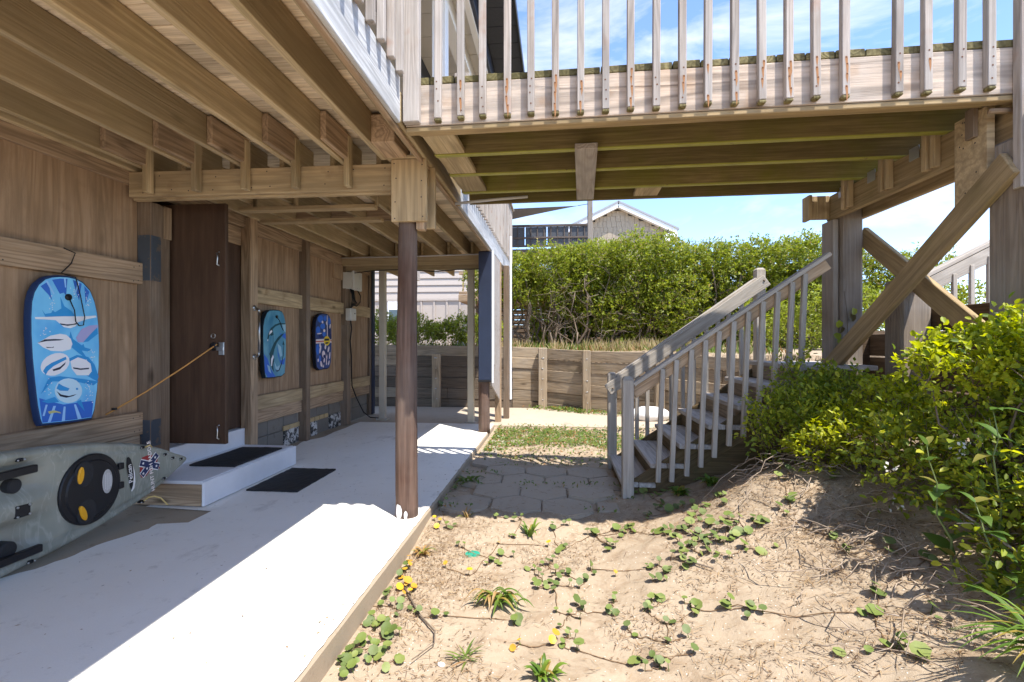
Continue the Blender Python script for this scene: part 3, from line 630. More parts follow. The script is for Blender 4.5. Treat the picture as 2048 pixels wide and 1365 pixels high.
# digitised plans: plants on the sand (x, y), bodyboard prints (y, z)
PENNY = {'slab_green': [(-0.84,2.263),(-0.944,2.435),(-1.01,2.85),(-0.883,2.259),(-0.821,2.275),(-0.95,2.504),(-0.823,2.435),(-0.778,2.419),(-0.81,2.306),(-1.011,2.75),(-0.943,2.736),(-1.009,2.539),(-0.931,2.285),(-0.758,2.18)],'slab_yellow': [(-0.87,2.793),(-0.808,2.648),(-0.763,2.612),(-0.795,2.538),(-1.013,3.071),(-0.838,2.605),(-0.867,2.873),(-0.878,3.515),(-0.83,3.389)],'slab_low': [(-0.927,2.024),(-0.874,2.059),(-0.86,1.98),(-0.789,2.127),(-0.747,2.031),(-0.772,2.199),(-0.653,2.029),(-0.928,1.984),(-0.843,2.052),(-0.847,1.921),(-0.774,2.048),(-0.836,2.002),(-0.892,1.977),(-0.853,2.111),(-0.824,1.943),(-0.774,1.998),(-0.748,2.071),(-0.741,2.192)],'scatter': [(-0.665,2.369),(-0.597,2.376),(-0.541,2.401),(-0.423,2.944),(-0.4,3.016),(-0.365,2.999),(-0.351,3.091),(-0.271,3.068),(0.012,3.174),(0.051,3.178),(0.055,2.455),(0.125,2.492),(-0.006,2.47),(0.25,2.453),(0.28,2.556),(0.009,2.34),(0.051,2.284),(0.022,2.181),(0.091,2.157),(-0.189,2.393),(-0.206,2.371),(0.237,3.385),(0.389,3.409),(0.327,3.163),(0.195,2.92),(-1.055,4.222),(-0.899,3.794),(-1.091,4.259),(-1.09,3.907),(-1.047,3.71),(-0.76,3.395),(-0.711,3.42),(-0.445,3.564),(-0.362,3.532),(-0.304,3.567),(-0.25,3.512),(-0.03,3.401),(0.045,3.468),(0.077,3.461),(-0.633,3.146),(-0.59,3.129),(-0.285,3.278)],'scatter_yellow': [(-0.499,2.816),(-0.38,3.209),(-0.058,3.198),(-0.006,2.249),(-0.022,2.187),(-0.171,2.214),(0.321,2.811),(-0.655,2.883),(-0.194,2.161)],'mid': [(-0.175,2.906),(-0.134,2.91),(-0.091,2.974),(-0.054,2.987),(-0.026,3.03),(-0.007,2.871),(-0.125,2.72),(-0.084,2.764),(-0.041,2.758),(0.01,2.792),(0.063,2.847),(-0.057,2.676),(-0.007,2.701),(0.069,2.707),(0.119,2.722),(0.157,2.806),(-0.104,2.832),(-0.033,2.829),(-0.066,2.715),(-0.106,2.671),(0.029,2.884)],'stair': [(0.897,3.375),(0.871,3.162),(0.9,3.054),(1.043,2.977),(0.961,2.929),(1.053,2.877),(0.824,3.027),(0.721,2.887),(0.775,2.782),(0.882,2.842),(1.126,2.914),(1.164,2.918),(0.989,2.761),(0.897,2.723),(1.051,2.696),(0.811,2.785),(1.035,3.438),(1.07,3.411),(1.067,3.3),(0.978,3.393),(0.694,2.855),(0.764,2.911),(0.819,2.906),(0.876,2.911),(0.977,2.88),(1.005,2.883),(0.751,3.131),(0.8,3.125),(0.703,3.056),(0.85,3.281),(0.926,3.287),(0.918,2.985),(0.997,3.053),(0.963,3.04),(0.944,2.837),(0.67,3.134),(0.598,3.237),(0.633,3.201),(1.108,2.963),(0.749,2.819),(0.704,2.976),(0.764,3.062),(0.817,2.836),(0.904,2.824),(0.785,3.616),(0.84,3.651),(0.711,3.72),(0.769,3.765),(0.891,3.666),(0.921,3.508),(0.73,3.952),(0.784,3.967),(0.841,3.993),(0.7,4.08),(0.623,4.103),(0.581,4.089),(0.676,4.098),(0.46,3.396),(0.495,3.329),(0.422,3.362),(0.638,3.583),(0.623,3.631),(0.233,3.375),(0.254,3.357),(0.394,3.41),(0.325,3.172),(0.308,3.111),(0.677,2.713),(0.715,2.726),(0.672,2.802),(0.631,2.819)],'stair_b': [(0.509,2.808),(0.556,2.812),(0.574,2.703),(0.526,2.659),(0.557,2.641),(0.59,2.715),(1.283,2.938),(1.335,3.003),(1.262,2.987),(1.387,2.667),(1.371,2.525),(0.49,2.324),(0.52,2.327),(0.637,2.398),(0.65,2.389),(0.602,2.445),(0.629,2.427),(0.763,2.349),(0.852,2.297),(0.415,2.418),(0.429,2.429),(0.502,2.496),(0.479,2.484),(0.46,2.492),(0.555,2.089),(0.465,2.171),(0.549,2.199),(0.343,2.26),(0.313,2.308),(0.246,2.442),(0.282,2.546),(0.063,2.456),(0.122,2.491),(0.11,2.41),(0.043,2.253),(0.019,2.171),(0.085,2.167),(0.3,2.066),(0.317,2.087),(0.388,2.104),(0.409,2.035),(0.347,2.02),(0.345,2.09),(0.432,2.017),(-0.013,2.71),(0.006,2.842),(0.063,2.847),(0.156,2.796),(0.196,2.91),(1.363,3.237),(1.391,3.209),(1.462,3.256),(1.444,3.284),(-0.021,2.639)],'right': [(1.39,2.667),(1.373,2.525),(1.534,2.469),(1.573,2.302),(1.328,2.209),(1.257,2.113),(1.178,1.915),(1.236,1.83),(1.413,2.026),(0.851,2.297),(0.764,2.359),(1.649,3.152),(1.339,3.014),(1.209,1.897),(1.122,1.92)]}
BOARD_A = {'outline': [(2.792,1.61),(2.744,1.601),(2.705,1.584),(2.667,1.548),(2.641,1.499),(2.627,1.441),(2.622,1.349),(2.623,1.25),(2.63,1.112),(2.644,0.959),(2.66,0.818),(2.675,0.735),(2.686,0.705),(2.792,0.698),(2.902,0.694),(3.008,0.694),(3.027,0.745),(3.047,0.873),(3.059,1.029),(3.062,1.178),(3.057,1.31),(3.047,1.397),(3.028,1.474),(2.996,1.544),(2.946,1.59),(2.893,1.611),(2.842,1.614)],'art': [('deepblue',[(2.744,1.585),(2.792,1.599),(2.842,1.604),(2.833,1.498),(2.817,1.513),(2.792,1.503)]),('deepblue',[(2.675,1.538),(2.721,1.574),(2.744,1.458),(2.725,1.488)]),('deepblue',[(2.876,1.602),(2.937,1.584),(2.919,1.473),(2.902,1.513)]),('deepblue',[(2.955,1.57),(2.991,1.535),(2.964,1.451)]),('deepblue',[(2.667,0.864),(2.744,0.831),(2.817,0.806),(2.902,0.808),(3.019,0.806),(3.008,0.7),(2.876,0.701),(2.686,0.712)]),('ray',[(2.752,0.806),(2.768,0.804),(2.736,0.71),(2.717,0.71)]),('ray',[(2.817,0.794),(2.829,0.792),(2.825,0.703),(2.804,0.704)]),('ray',[(2.884,0.798),(2.897,0.798),(2.937,0.698),(2.91,0.699)]),('ray',[(2.705,0.82),(2.717,0.817),(2.698,0.751),(2.686,0.753)]),('ray',[(2.705,1.572),(2.717,1.578),(2.76,1.499),(2.752,1.495)]),('ray',[(2.817,1.607),(2.829,1.608),(2.833,1.547),(2.825,1.547)]),('ray',[(2.91,1.598),(2.923,1.595),(2.893,1.504),(2.889,1.512)]),('sharkblue',[(2.682,1.398),(2.701,1.372),(2.738,1.38),(2.748,1.398),(2.762,1.386),(2.802,1.413),(2.794,1.487),(2.821,1.428),(2.869,1.399),(2.897,1.363),(2.705,1.35)]),('white',[(2.641,1.35),(2.713,1.355),(2.817,1.364),(2.946,1.37),(3.036,1.38),(3.042,1.369),(2.968,1.351),(2.912,1.33),(2.897,1.305),(2.859,1.289),(2.817,1.296),(2.792,1.316),(2.766,1.337),(2.698,1.339),(2.644,1.338)]),('ink',[(2.79,1.319),(2.833,1.314),(2.876,1.317),(2.908,1.327),(2.899,1.315),(2.842,1.304),(2.8,1.309)]),('lilac',[(2.897,1.229),(2.935,1.287),(2.991,1.311),(3.054,1.318),(3.049,1.29),(3.0,1.229),(2.95,1.199),(2.91,1.2)]),('sharkblue',[(2.946,1.2),(3.0,1.256),(3.047,1.301),(3.052,1.257),(2.982,1.205)]),('sharkblue',[(2.852,1.229),(2.86,1.27),(2.877,1.221),(2.937,1.179),(2.948,1.189),(2.957,1.166),(3.002,1.153),(2.984,1.139),(2.937,1.145),(2.984,1.08),(2.91,1.133),(2.863,1.171)]),('white',[(2.656,1.196),(2.698,1.22),(2.732,1.24),(2.792,1.253),(2.833,1.247),(2.863,1.221),(2.873,1.188),(2.86,1.155),(2.808,1.142),(2.736,1.147),(2.69,1.168)]),('ink',[(2.656,1.196),(2.698,1.217),(2.76,1.22),(2.818,1.218),(2.792,1.211),(2.713,1.207)]),('ink',[(2.705,1.171),(2.744,1.169),(2.754,1.174),(2.752,1.166),(2.713,1.165)]),('sharkblue',[(2.837,1.09),(2.902,1.117),(2.982,1.102),(3.028,1.048),(3.057,0.968),(3.047,0.934),(2.964,0.983),(2.876,1.064)]),('white',[(2.85,1.099),(2.854,1.077),(2.849,1.055),(2.835,1.033),(2.814,1.015),(2.788,1.002),(2.76,0.994),(2.733,0.994),(2.709,1.0),(2.69,1.013),(2.678,1.029),(2.674,1.049),(2.679,1.071),(2.691,1.091),(2.711,1.11),(2.735,1.123),(2.763,1.132),(2.791,1.133),(2.816,1.128),(2.837,1.116)]),('sharkblue',[(2.688,1.025),(2.705,1.051),(2.74,1.073),(2.829,1.108),(2.835,1.092),(2.752,1.052),(2.717,1.023),(2.705,1.001)]),('ink',[(2.744,1.031),(2.792,1.045),(2.829,1.075),(2.823,1.058),(2.792,1.03),(2.752,1.021)]),('white',[(2.859,1.079),(2.91,1.102),(2.964,1.084),(2.998,1.057),(3.007,1.006),(2.984,0.98),(2.902,0.986),(2.869,1.029)]),('ink',[(2.876,1.039),(2.928,1.029),(2.988,1.03),(2.986,1.021),(2.928,1.019),(2.88,1.029)]),('sharkblue',[(2.675,0.886),(2.725,0.983),(2.792,0.987),(2.937,0.96),(3.057,0.933),(3.019,0.91),(2.893,0.946),(2.744,0.958)]),('pale',[(2.939,0.882),(2.934,0.857),(2.92,0.836),(2.9,0.821),(2.874,0.813),(2.846,0.812),(2.818,0.82),(2.794,0.834),(2.775,0.853),(2.763,0.876),(2.758,0.9),(2.763,0.923),(2.775,0.943),(2.794,0.959),(2.818,0.968),(2.846,0.97),(2.874,0.964),(2.9,0.951),(2.92,0.931),(2.934,0.907)]),('sharkblue',[(2.77,0.912),(2.784,0.943),(2.81,0.925),(2.854,0.904),(2.843,0.89),(2.792,0.896)]),('ink',[(2.77,0.896),(2.8,0.871),(2.85,0.857),(2.903,0.864),(2.877,0.853),(2.833,0.847),(2.792,0.861)]),('sharkblue',[(2.912,0.896),(2.909,0.891),(2.903,0.89),(2.897,0.892),(2.895,0.898),(2.897,0.903),(2.903,0.905),(2.909,0.902)]),('sharkblue',[(2.679,0.843),(2.76,0.861),(2.786,0.826),(2.717,0.827)]),('sharkblue',[(2.9,0.814),(2.93,0.824),(2.957,0.744)]),('signature',[(2.717,0.776),(2.752,0.779),(2.792,0.763),(2.8,0.752),(2.768,0.763),(2.725,0.761)]),('white',[(2.748,1.403),(2.747,1.4),(2.744,1.4),(2.743,1.403),(2.744,1.405),(2.747,1.406)]),('white',[(2.743,1.441),(2.742,1.438),(2.74,1.438),(2.739,1.441),(2.74,1.444),(2.742,1.444)]),('white',[(2.747,1.416),(2.746,1.413),(2.742,1.413),(2.74,1.416),(2.742,1.418),(2.746,1.418)]),('white',[(2.755,1.46),(2.753,1.458),(2.75,1.458),(2.748,1.459),(2.75,1.462),(2.753,1.462)]),('white',[(2.73,1.471),(2.729,1.468),(2.726,1.468),(2.724,1.471),(2.726,1.474),(2.729,1.474)]),('white',[(2.745,1.443),(2.744,1.44),(2.74,1.439),(2.738,1.442),(2.74,1.445),(2.744,1.445)]),('white',[(2.747,1.429),(2.745,1.426),(2.741,1.426),(2.739,1.428),(2.741,1.431),(2.745,1.431)]),('white',[(2.742,1.485),(2.741,1.482),(2.737,1.482),(2.736,1.485),(2.737,1.488),(2.741,1.489)]),('white',[(2.729,1.405),(2.728,1.402),(2.725,1.402),(2.724,1.405),(2.725,1.408),(2.728,1.409)]),('white',[(2.75,1.443),(2.749,1.441),(2.747,1.44),(2.746,1.442),(2.747,1.445),(2.749,1.445)]),('white',[(2.761,1.442),(2.759,1.439),(2.756,1.439),(2.754,1.441),(2.756,1.443),(2.759,1.444)]),('white',[(2.734,1.435),(2.733,1.432),(2.73,1.432),(2.729,1.434),(2.73,1.437),(2.733,1.437)]),('white',[(2.862,1.547),(2.86,1.543),(2.857,1.543),(2.855,1.546),(2.857,1.549),(2.86,1.55)]),('white',[(2.914,1.588),(2.913,1.585),(2.909,1.585),(2.907,1.587),(2.909,1.589),(2.913,1.59)]),('white',[(2.911,1.576),(2.909,1.573),(2.905,1.572),(2.903,1.575),(2.905,1.578),(2.909,1.579)]),('white',[(2.886,1.538),(2.884,1.535),(2.88,1.535),(2.878,1.537),(2.88,1.54),(2.884,1.541)]),('white',[(2.887,1.511),(2.885,1.507),(2.881,1.507),(2.879,1.51),(2.881,1.514),(2.885,1.514)]),('white',[(2.908,1.497),(2.907,1.495),(2.904,1.495),(2.902,1.496),(2.904,1.499),(2.907,1.499)]),('white',[(2.882,1.476),(2.88,1.474),(2.876,1.474),(2.874,1.475),(2.876,1.477),(2.88,1.478)]),('white',[(2.885,1.525),(2.883,1.523),(2.879,1.522),(2.877,1.525),(2.879,1.527),(2.883,1.528)]),('white',[(2.916,1.574),(2.915,1.571),(2.911,1.57),(2.91,1.574),(2.911,1.578),(2.915,1.578)]),('white',[(2.886,1.51),(2.884,1.508),(2.88,1.508),(2.879,1.51),(2.88,1.512),(2.884,1.512)]),('white',[(2.892,1.495),(2.891,1.493),(2.887,1.492),(2.885,1.494),(2.887,1.497),(2.891,1.497)]),('white',[(2.914,1.509),(2.913,1.505),(2.91,1.505),(2.908,1.508),(2.91,1.512),(2.913,1.512)]),('white',[(2.992,1.487),(2.99,1.484),(2.987,1.484),(2.985,1.486),(2.987,1.489),(2.99,1.49)]),('white',[(2.969,1.498),(2.967,1.495),(2.964,1.494),(2.962,1.497),(2.964,1.5),(2.967,1.501)]),('white',[(2.997,1.483),(2.995,1.48),(2.992,1.479),(2.99,1.483),(2.992,1.486),(2.995,1.486)]),('white',[(2.983,1.447),(2.981,1.444),(2.976,1.444),(2.974,1.446),(2.976,1.449),(2.981,1.45)]),('white',[(2.979,1.471),(2.977,1.468),(2.974,1.468),(2.972,1.47),(2.974,1.473),(2.977,1.474)]),('white',[(3.001,1.467),(3.0,1.465),(2.996,1.464),(2.994,1.466),(2.996,1.468),(3.0,1.469)]),('white',[(2.97,1.491),(2.968,1.488),(2.964,1.488),(2.962,1.49),(2.964,1.493),(2.968,1.493)]),('white',[(2.973,1.512),(2.972,1.51),(2.97,1.51),(2.969,1.512),(2.97,1.514),(2.972,1.514)]),('white',[(2.963,1.531),(2.962,1.528),(2.959,1.528),(2.958,1.53),(2.959,1.533),(2.962,1.534)]),('white',[(2.97,1.482),(2.968,1.48),(2.965,1.479),(2.964,1.482),(2.965,1.484),(2.968,1.484)]),('white',[(2.967,1.442),(2.966,1.439),(2.963,1.439),(2.961,1.441),(2.963,1.444),(2.966,1.444)]),('white',[(2.981,1.476),(2.98,1.473),(2.976,1.473),(2.974,1.476),(2.976,1.479),(2.98,1.479)]),('white',[(2.978,1.452),(2.976,1.449),(2.972,1.449),(2.97,1.451),(2.972,1.453),(2.976,1.454)]),('white',[(2.987,1.443),(2.985,1.441),(2.981,1.441),(2.98,1.443),(2.981,1.445),(2.985,1.445)]),('white',[(2.696,1.246),(2.695,1.244),(2.691,1.244),(2.689,1.246),(2.691,1.249),(2.695,1.249)]),('white',[(2.705,1.279),(2.703,1.276),(2.701,1.276),(2.7,1.279),(2.701,1.282),(2.703,1.282)]),('white',[(2.71,1.285),(2.709,1.283),(2.706,1.283),(2.705,1.285),(2.706,1.287),(2.709,1.287)]),('white',[(2.693,1.27),(2.692,1.266),(2.688,1.266),(2.686,1.269),(2.688,1.273),(2.692,1.273)]),('white',[(2.705,1.248),(2.703,1.246),(2.7,1.245),(2.698,1.248),(2.7,1.251),(2.703,1.251)]),('white',[(2.704,1.288),(2.703,1.286),(2.7,1.286),(2.699,1.288),(2.7,1.291),(2.703,1.291)]),('white',[(2.703,1.286),(2.702,1.284),(2.699,1.283),(2.698,1.286),(2.699,1.288),(2.702,1.288)]),('white',[(2.69,1.254),(2.688,1.252),(2.685,1.252),(2.683,1.254),(2.685,1.256),(2.688,1.256)]),('white',[(2.731,1.266),(2.729,1.262),(2.725,1.262),(2.723,1.265),(2.725,1.269),(2.729,1.269)]),('white',[(2.674,1.242),(2.672,1.24),(2.669,1.24),(2.667,1.242),(2.669,1.244),(2.672,1.244)]),('white',[(2.723,0.976),(2.722,0.974),(2.718,0.974),(2.717,0.977),(2.718,0.979),(2.722,0.979)]),('white',[(2.72,0.906),(2.719,0.905),(2.717,0.905),(2.716,0.907),(2.717,0.909),(2.719,0.908)]),('white',[(2.716,0.94),(2.714,0.938),(2.71,0.939),(2.709,0.941),(2.71,0.942),(2.714,0.942)]),('white',[(2.74,0.949),(2.738,0.946),(2.735,0.946),(2.733,0.95),(2.735,0.953),(2.738,0.952)]),('white',[(2.736,0.947),(2.735,0.944),(2.733,0.944),(2.732,0.947),(2.733,0.95),(2.735,0.95)]),('white',[(2.729,0.909),(2.727,0.907),(2.724,0.907),(2.722,0.91),(2.724,0.912),(2.727,0.912)]),('white',[(2.699,0.9),(2.697,0.898),(2.694,0.898),(2.693,0.901),(2.694,0.903),(2.697,0.903)]),('white',[(2.723,0.878),(2.722,0.875),(2.719,0.876),(2.717,0.879),(2.719,0.882),(2.722,0.881)]),('white',[(2.719,0.915),(2.717,0.912),(2.714,0.913),(2.713,0.916),(2.714,0.919),(2.717,0.919)]),('white',[(2.735,0.888),(2.733,0.885),(2.729,0.885),(2.727,0.889),(2.729,0.892),(2.733,0.891)]),('white',[(2.977,0.917),(2.976,0.914),(2.972,0.914),(2.97,0.918),(2.972,0.921),(2.976,0.921)]),('white',[(2.987,0.906),(2.985,0.904),(2.982,0.904),(2.981,0.907),(2.982,0.91),(2.985,0.909)]),('white',[(2.962,0.901),(2.96,0.899),(2.956,0.9),(2.954,0.902),(2.956,0.903),(2.96,0.903)]),('white',[(2.983,0.909),(2.981,0.907),(2.979,0.907),(2.977,0.909),(2.979,0.911),(2.981,0.911)]),('white',[(3.004,0.92),(3.003,0.917),(3.0,0.918),(2.999,0.921),(3.0,0.923),(3.003,0.923)]),('white',[(2.971,0.893),(2.969,0.89),(2.966,0.89),(2.965,0.893),(2.966,0.896),(2.969,0.896)]),('white',[(2.964,0.928),(2.962,0.926),(2.96,0.926),(2.958,0.929),(2.96,0.931),(2.962,0.931)]),('white',[(2.99,0.888),(2.988,0.886),(2.984,0.886),(2.982,0.889),(2.984,0.891),(2.988,0.891)]),('white',[(2.984,0.905),(2.982,0.902),(2.979,0.903),(2.978,0.906),(2.979,0.908),(2.982,0.908)]),('white',[(2.98,0.94),(2.978,0.937),(2.974,0.937),(2.972,0.941),(2.974,0.943),(2.978,0.943)]),('white',[(2.977,0.826),(2.975,0.823),(2.972,0.823),(2.97,0.827),(2.972,0.83),(2.975,0.829)]),('white',[(2.97,0.818),(2.968,0.816),(2.965,0.816),(2.964,0.818),(2.965,0.821),(2.968,0.82)]),('white',[(2.967,0.848),(2.966,0.845),(2.963,0.845),(2.962,0.848),(2.963,0.851),(2.966,0.85)]),('white',[(2.964,0.813),(2.962,0.811),(2.958,0.812),(2.955,0.814),(2.958,0.817),(2.962,0.816)]),('white',[(3.011,0.863),(3.009,0.86),(3.006,0.86),(3.005,0.863),(3.006,0.866),(3.009,0.865)]),('white',[(3.01,0.798),(3.008,0.795),(3.004,0.795),(3.002,0.799),(3.004,0.802),(3.008,0.802)]),('white',[(2.996,0.874),(2.994,0.872),(2.99,0.872),(2.988,0.875),(2.99,0.878),(2.994,0.877)]),('white',[(3.005,0.812),(3.003,0.81),(3.001,0.81),(3.0,0.812),(3.001,0.814),(3.003,0.814)]),('white',[(2.99,0.844),(2.989,0.842),(2.986,0.842),(2.985,0.844),(2.986,0.846),(2.989,0.846)]),('white',[(2.996,0.847),(2.995,0.843),(2.992,0.844),(2.991,0.847),(2.992,0.851),(2.995,0.85)]),('white',[(3.011,0.796),(3.009,0.793),(3.005,0.794),(3.003,0.797),(3.005,0.801),(3.009,0.8)]),('white',[(3.009,0.844),(3.007,0.842),(3.003,0.843),(3.001,0.845),(3.003,0.847),(3.007,0.846)]),('white',[(2.992,0.868),(2.99,0.866),(2.987,0.867),(2.985,0.869),(2.987,0.871),(2.99,0.87)]),('white',[(2.989,0.9),(2.988,0.897),(2.985,0.898),(2.984,0.9),(2.985,0.903),(2.988,0.902)]),('white',[(2.982,1.139),(2.981,1.137),(2.978,1.137),(2.977,1.139),(2.978,1.141),(2.981,1.141)]),('white',[(3.009,1.08),(3.007,1.078),(3.003,1.078),(3.001,1.08),(3.003,1.083),(3.007,1.083)]),('white',[(2.998,1.098),(2.997,1.096),(2.993,1.096),(2.992,1.098),(2.993,1.101),(2.997,1.101)]),('white',[(3.025,1.102),(3.023,1.099),(3.018,1.099),(3.016,1.102),(3.018,1.104),(3.023,1.104)]),('white',[(3.009,1.135),(3.007,1.131),(3.003,1.131),(3.001,1.135),(3.003,1.138),(3.007,1.138)]),('white',[(3.0,1.148),(2.999,1.145),(2.995,1.145),(2.993,1.148),(2.995,1.151),(2.999,1.151)]),('white',[(3.014,1.128),(3.013,1.124),(3.011,1.124),(3.009,1.128),(3.011,1.131),(3.013,1.131)]),('white',[(3.024,1.135),(3.022,1.131),(3.019,1.132),(3.017,1.135),(3.019,1.138),(3.022,1.138)]),('white',[(3.012,1.098),(3.011,1.095),(3.008,1.095),(3.007,1.098),(3.008,1.101),(3.011,1.101)]),('white',[(3.005,1.1),(3.003,1.096),(2.999,1.097),(2.997,1.1),(2.999,1.104),(3.003,1.104)]),('white',[(2.952,1.011),(2.95,1.008),(2.947,1.008),(2.945,1.012),(2.947,1.015),(2.95,1.015)]),('white',[(2.948,1.063),(2.946,1.061),(2.944,1.061),(2.942,1.063),(2.944,1.065),(2.946,1.065)]),('white',[(2.943,1.049),(2.942,1.046),(2.939,1.047),(2.938,1.049),(2.939,1.052),(2.942,1.051)]),('white',[(2.946,1.01),(2.945,1.007),(2.943,1.007),(2.941,1.01),(2.943,1.014),(2.945,1.014)]),('white',[(2.939,1.048),(2.937,1.045),(2.934,1.045),(2.932,1.048),(2.934,1.051),(2.937,1.051)]),('white',[(2.966,1.083),(2.964,1.079),(2.961,1.08),(2.959,1.083),(2.961,1.086),(2.964,1.086)])]}
BOARD_B = {'outline': [(5.106,1.55),(5.025,1.54),(4.98,1.514),(4.935,1.447),(4.913,1.369),(4.911,1.253),(4.915,1.124),(4.926,0.995),(4.94,0.878),(4.957,0.824),(5.106,0.816),(5.265,0.82),(5.328,0.847),(5.343,0.944),(5.354,1.083),(5.354,1.223),(5.351,1.362),(5.341,1.439),(5.315,1.5),(5.277,1.543),(5.203,1.554)],'art': [('deepblue',[(4.924,1.073),(4.991,1.019),(5.037,0.925),(5.142,0.819),(4.991,0.821),(4.94,0.878)]),('deepblue',[(5.166,1.168),(5.203,1.072),(5.227,0.997),(5.277,0.995),(5.341,1.027),(5.315,0.945),(5.24,0.955),(5.19,1.052)]),('deepblue',[(5.215,1.297),(5.347,1.299),(5.351,1.23),(5.277,1.264)]),('paleblue',[(5.178,1.188),(5.252,1.147),(5.277,1.05),(5.24,1.031),(5.209,1.086)]),('paleblue',[(4.98,0.96),(5.025,0.939),(5.06,0.857),(5.008,0.887)]),('paleblue',[(5.277,1.401),(5.347,1.411),(5.348,1.313),(5.315,1.326)]),('paleblue',[(5.118,0.987),(5.166,0.925),(5.227,0.942),(5.203,0.882),(5.142,0.906)]),('orca',[(4.991,1.195),(4.982,1.234),(5.002,1.293),(5.048,1.353),(5.13,1.396),(5.227,1.417),(5.341,1.418),(5.341,1.404),(5.227,1.398),(5.142,1.376),(5.083,1.341),(5.106,1.282),(5.06,1.268),(5.025,1.28),(5.004,1.228)]),('orca',[(4.985,1.123),(5.019,1.07),(5.065,1.135),(5.106,1.188),(5.178,1.249),(5.265,1.294),(5.315,1.302),(5.252,1.256),(5.166,1.195),(5.118,1.121),(5.095,1.055),(5.118,1.014),(5.095,0.948),(5.112,0.867),(5.071,0.91),(5.037,0.978),(5.031,1.057)]),('white',[(5.014,1.28),(5.031,1.32),(5.071,1.334),(5.077,1.314),(5.042,1.291)]),('white',[(5.054,0.937),(5.054,1.016),(5.089,1.062),(5.106,1.035),(5.083,0.996),(5.071,0.943)]),('white',[(4.985,1.208),(4.985,1.231),(4.999,1.234),(4.997,1.215)]),('orca',[(5.089,1.275),(5.097,1.275),(5.097,1.188),(5.089,1.188)]),('orca',[(5.296,1.222),(5.325,1.17),(5.277,1.171)]),('ink',[(5.305,1.174),(5.315,1.174),(5.302,1.049),(5.265,0.947),(5.215,0.881),(5.166,0.871),(5.13,0.9),(5.16,0.885),(5.203,0.889),(5.252,0.955),(5.29,1.05)])]}
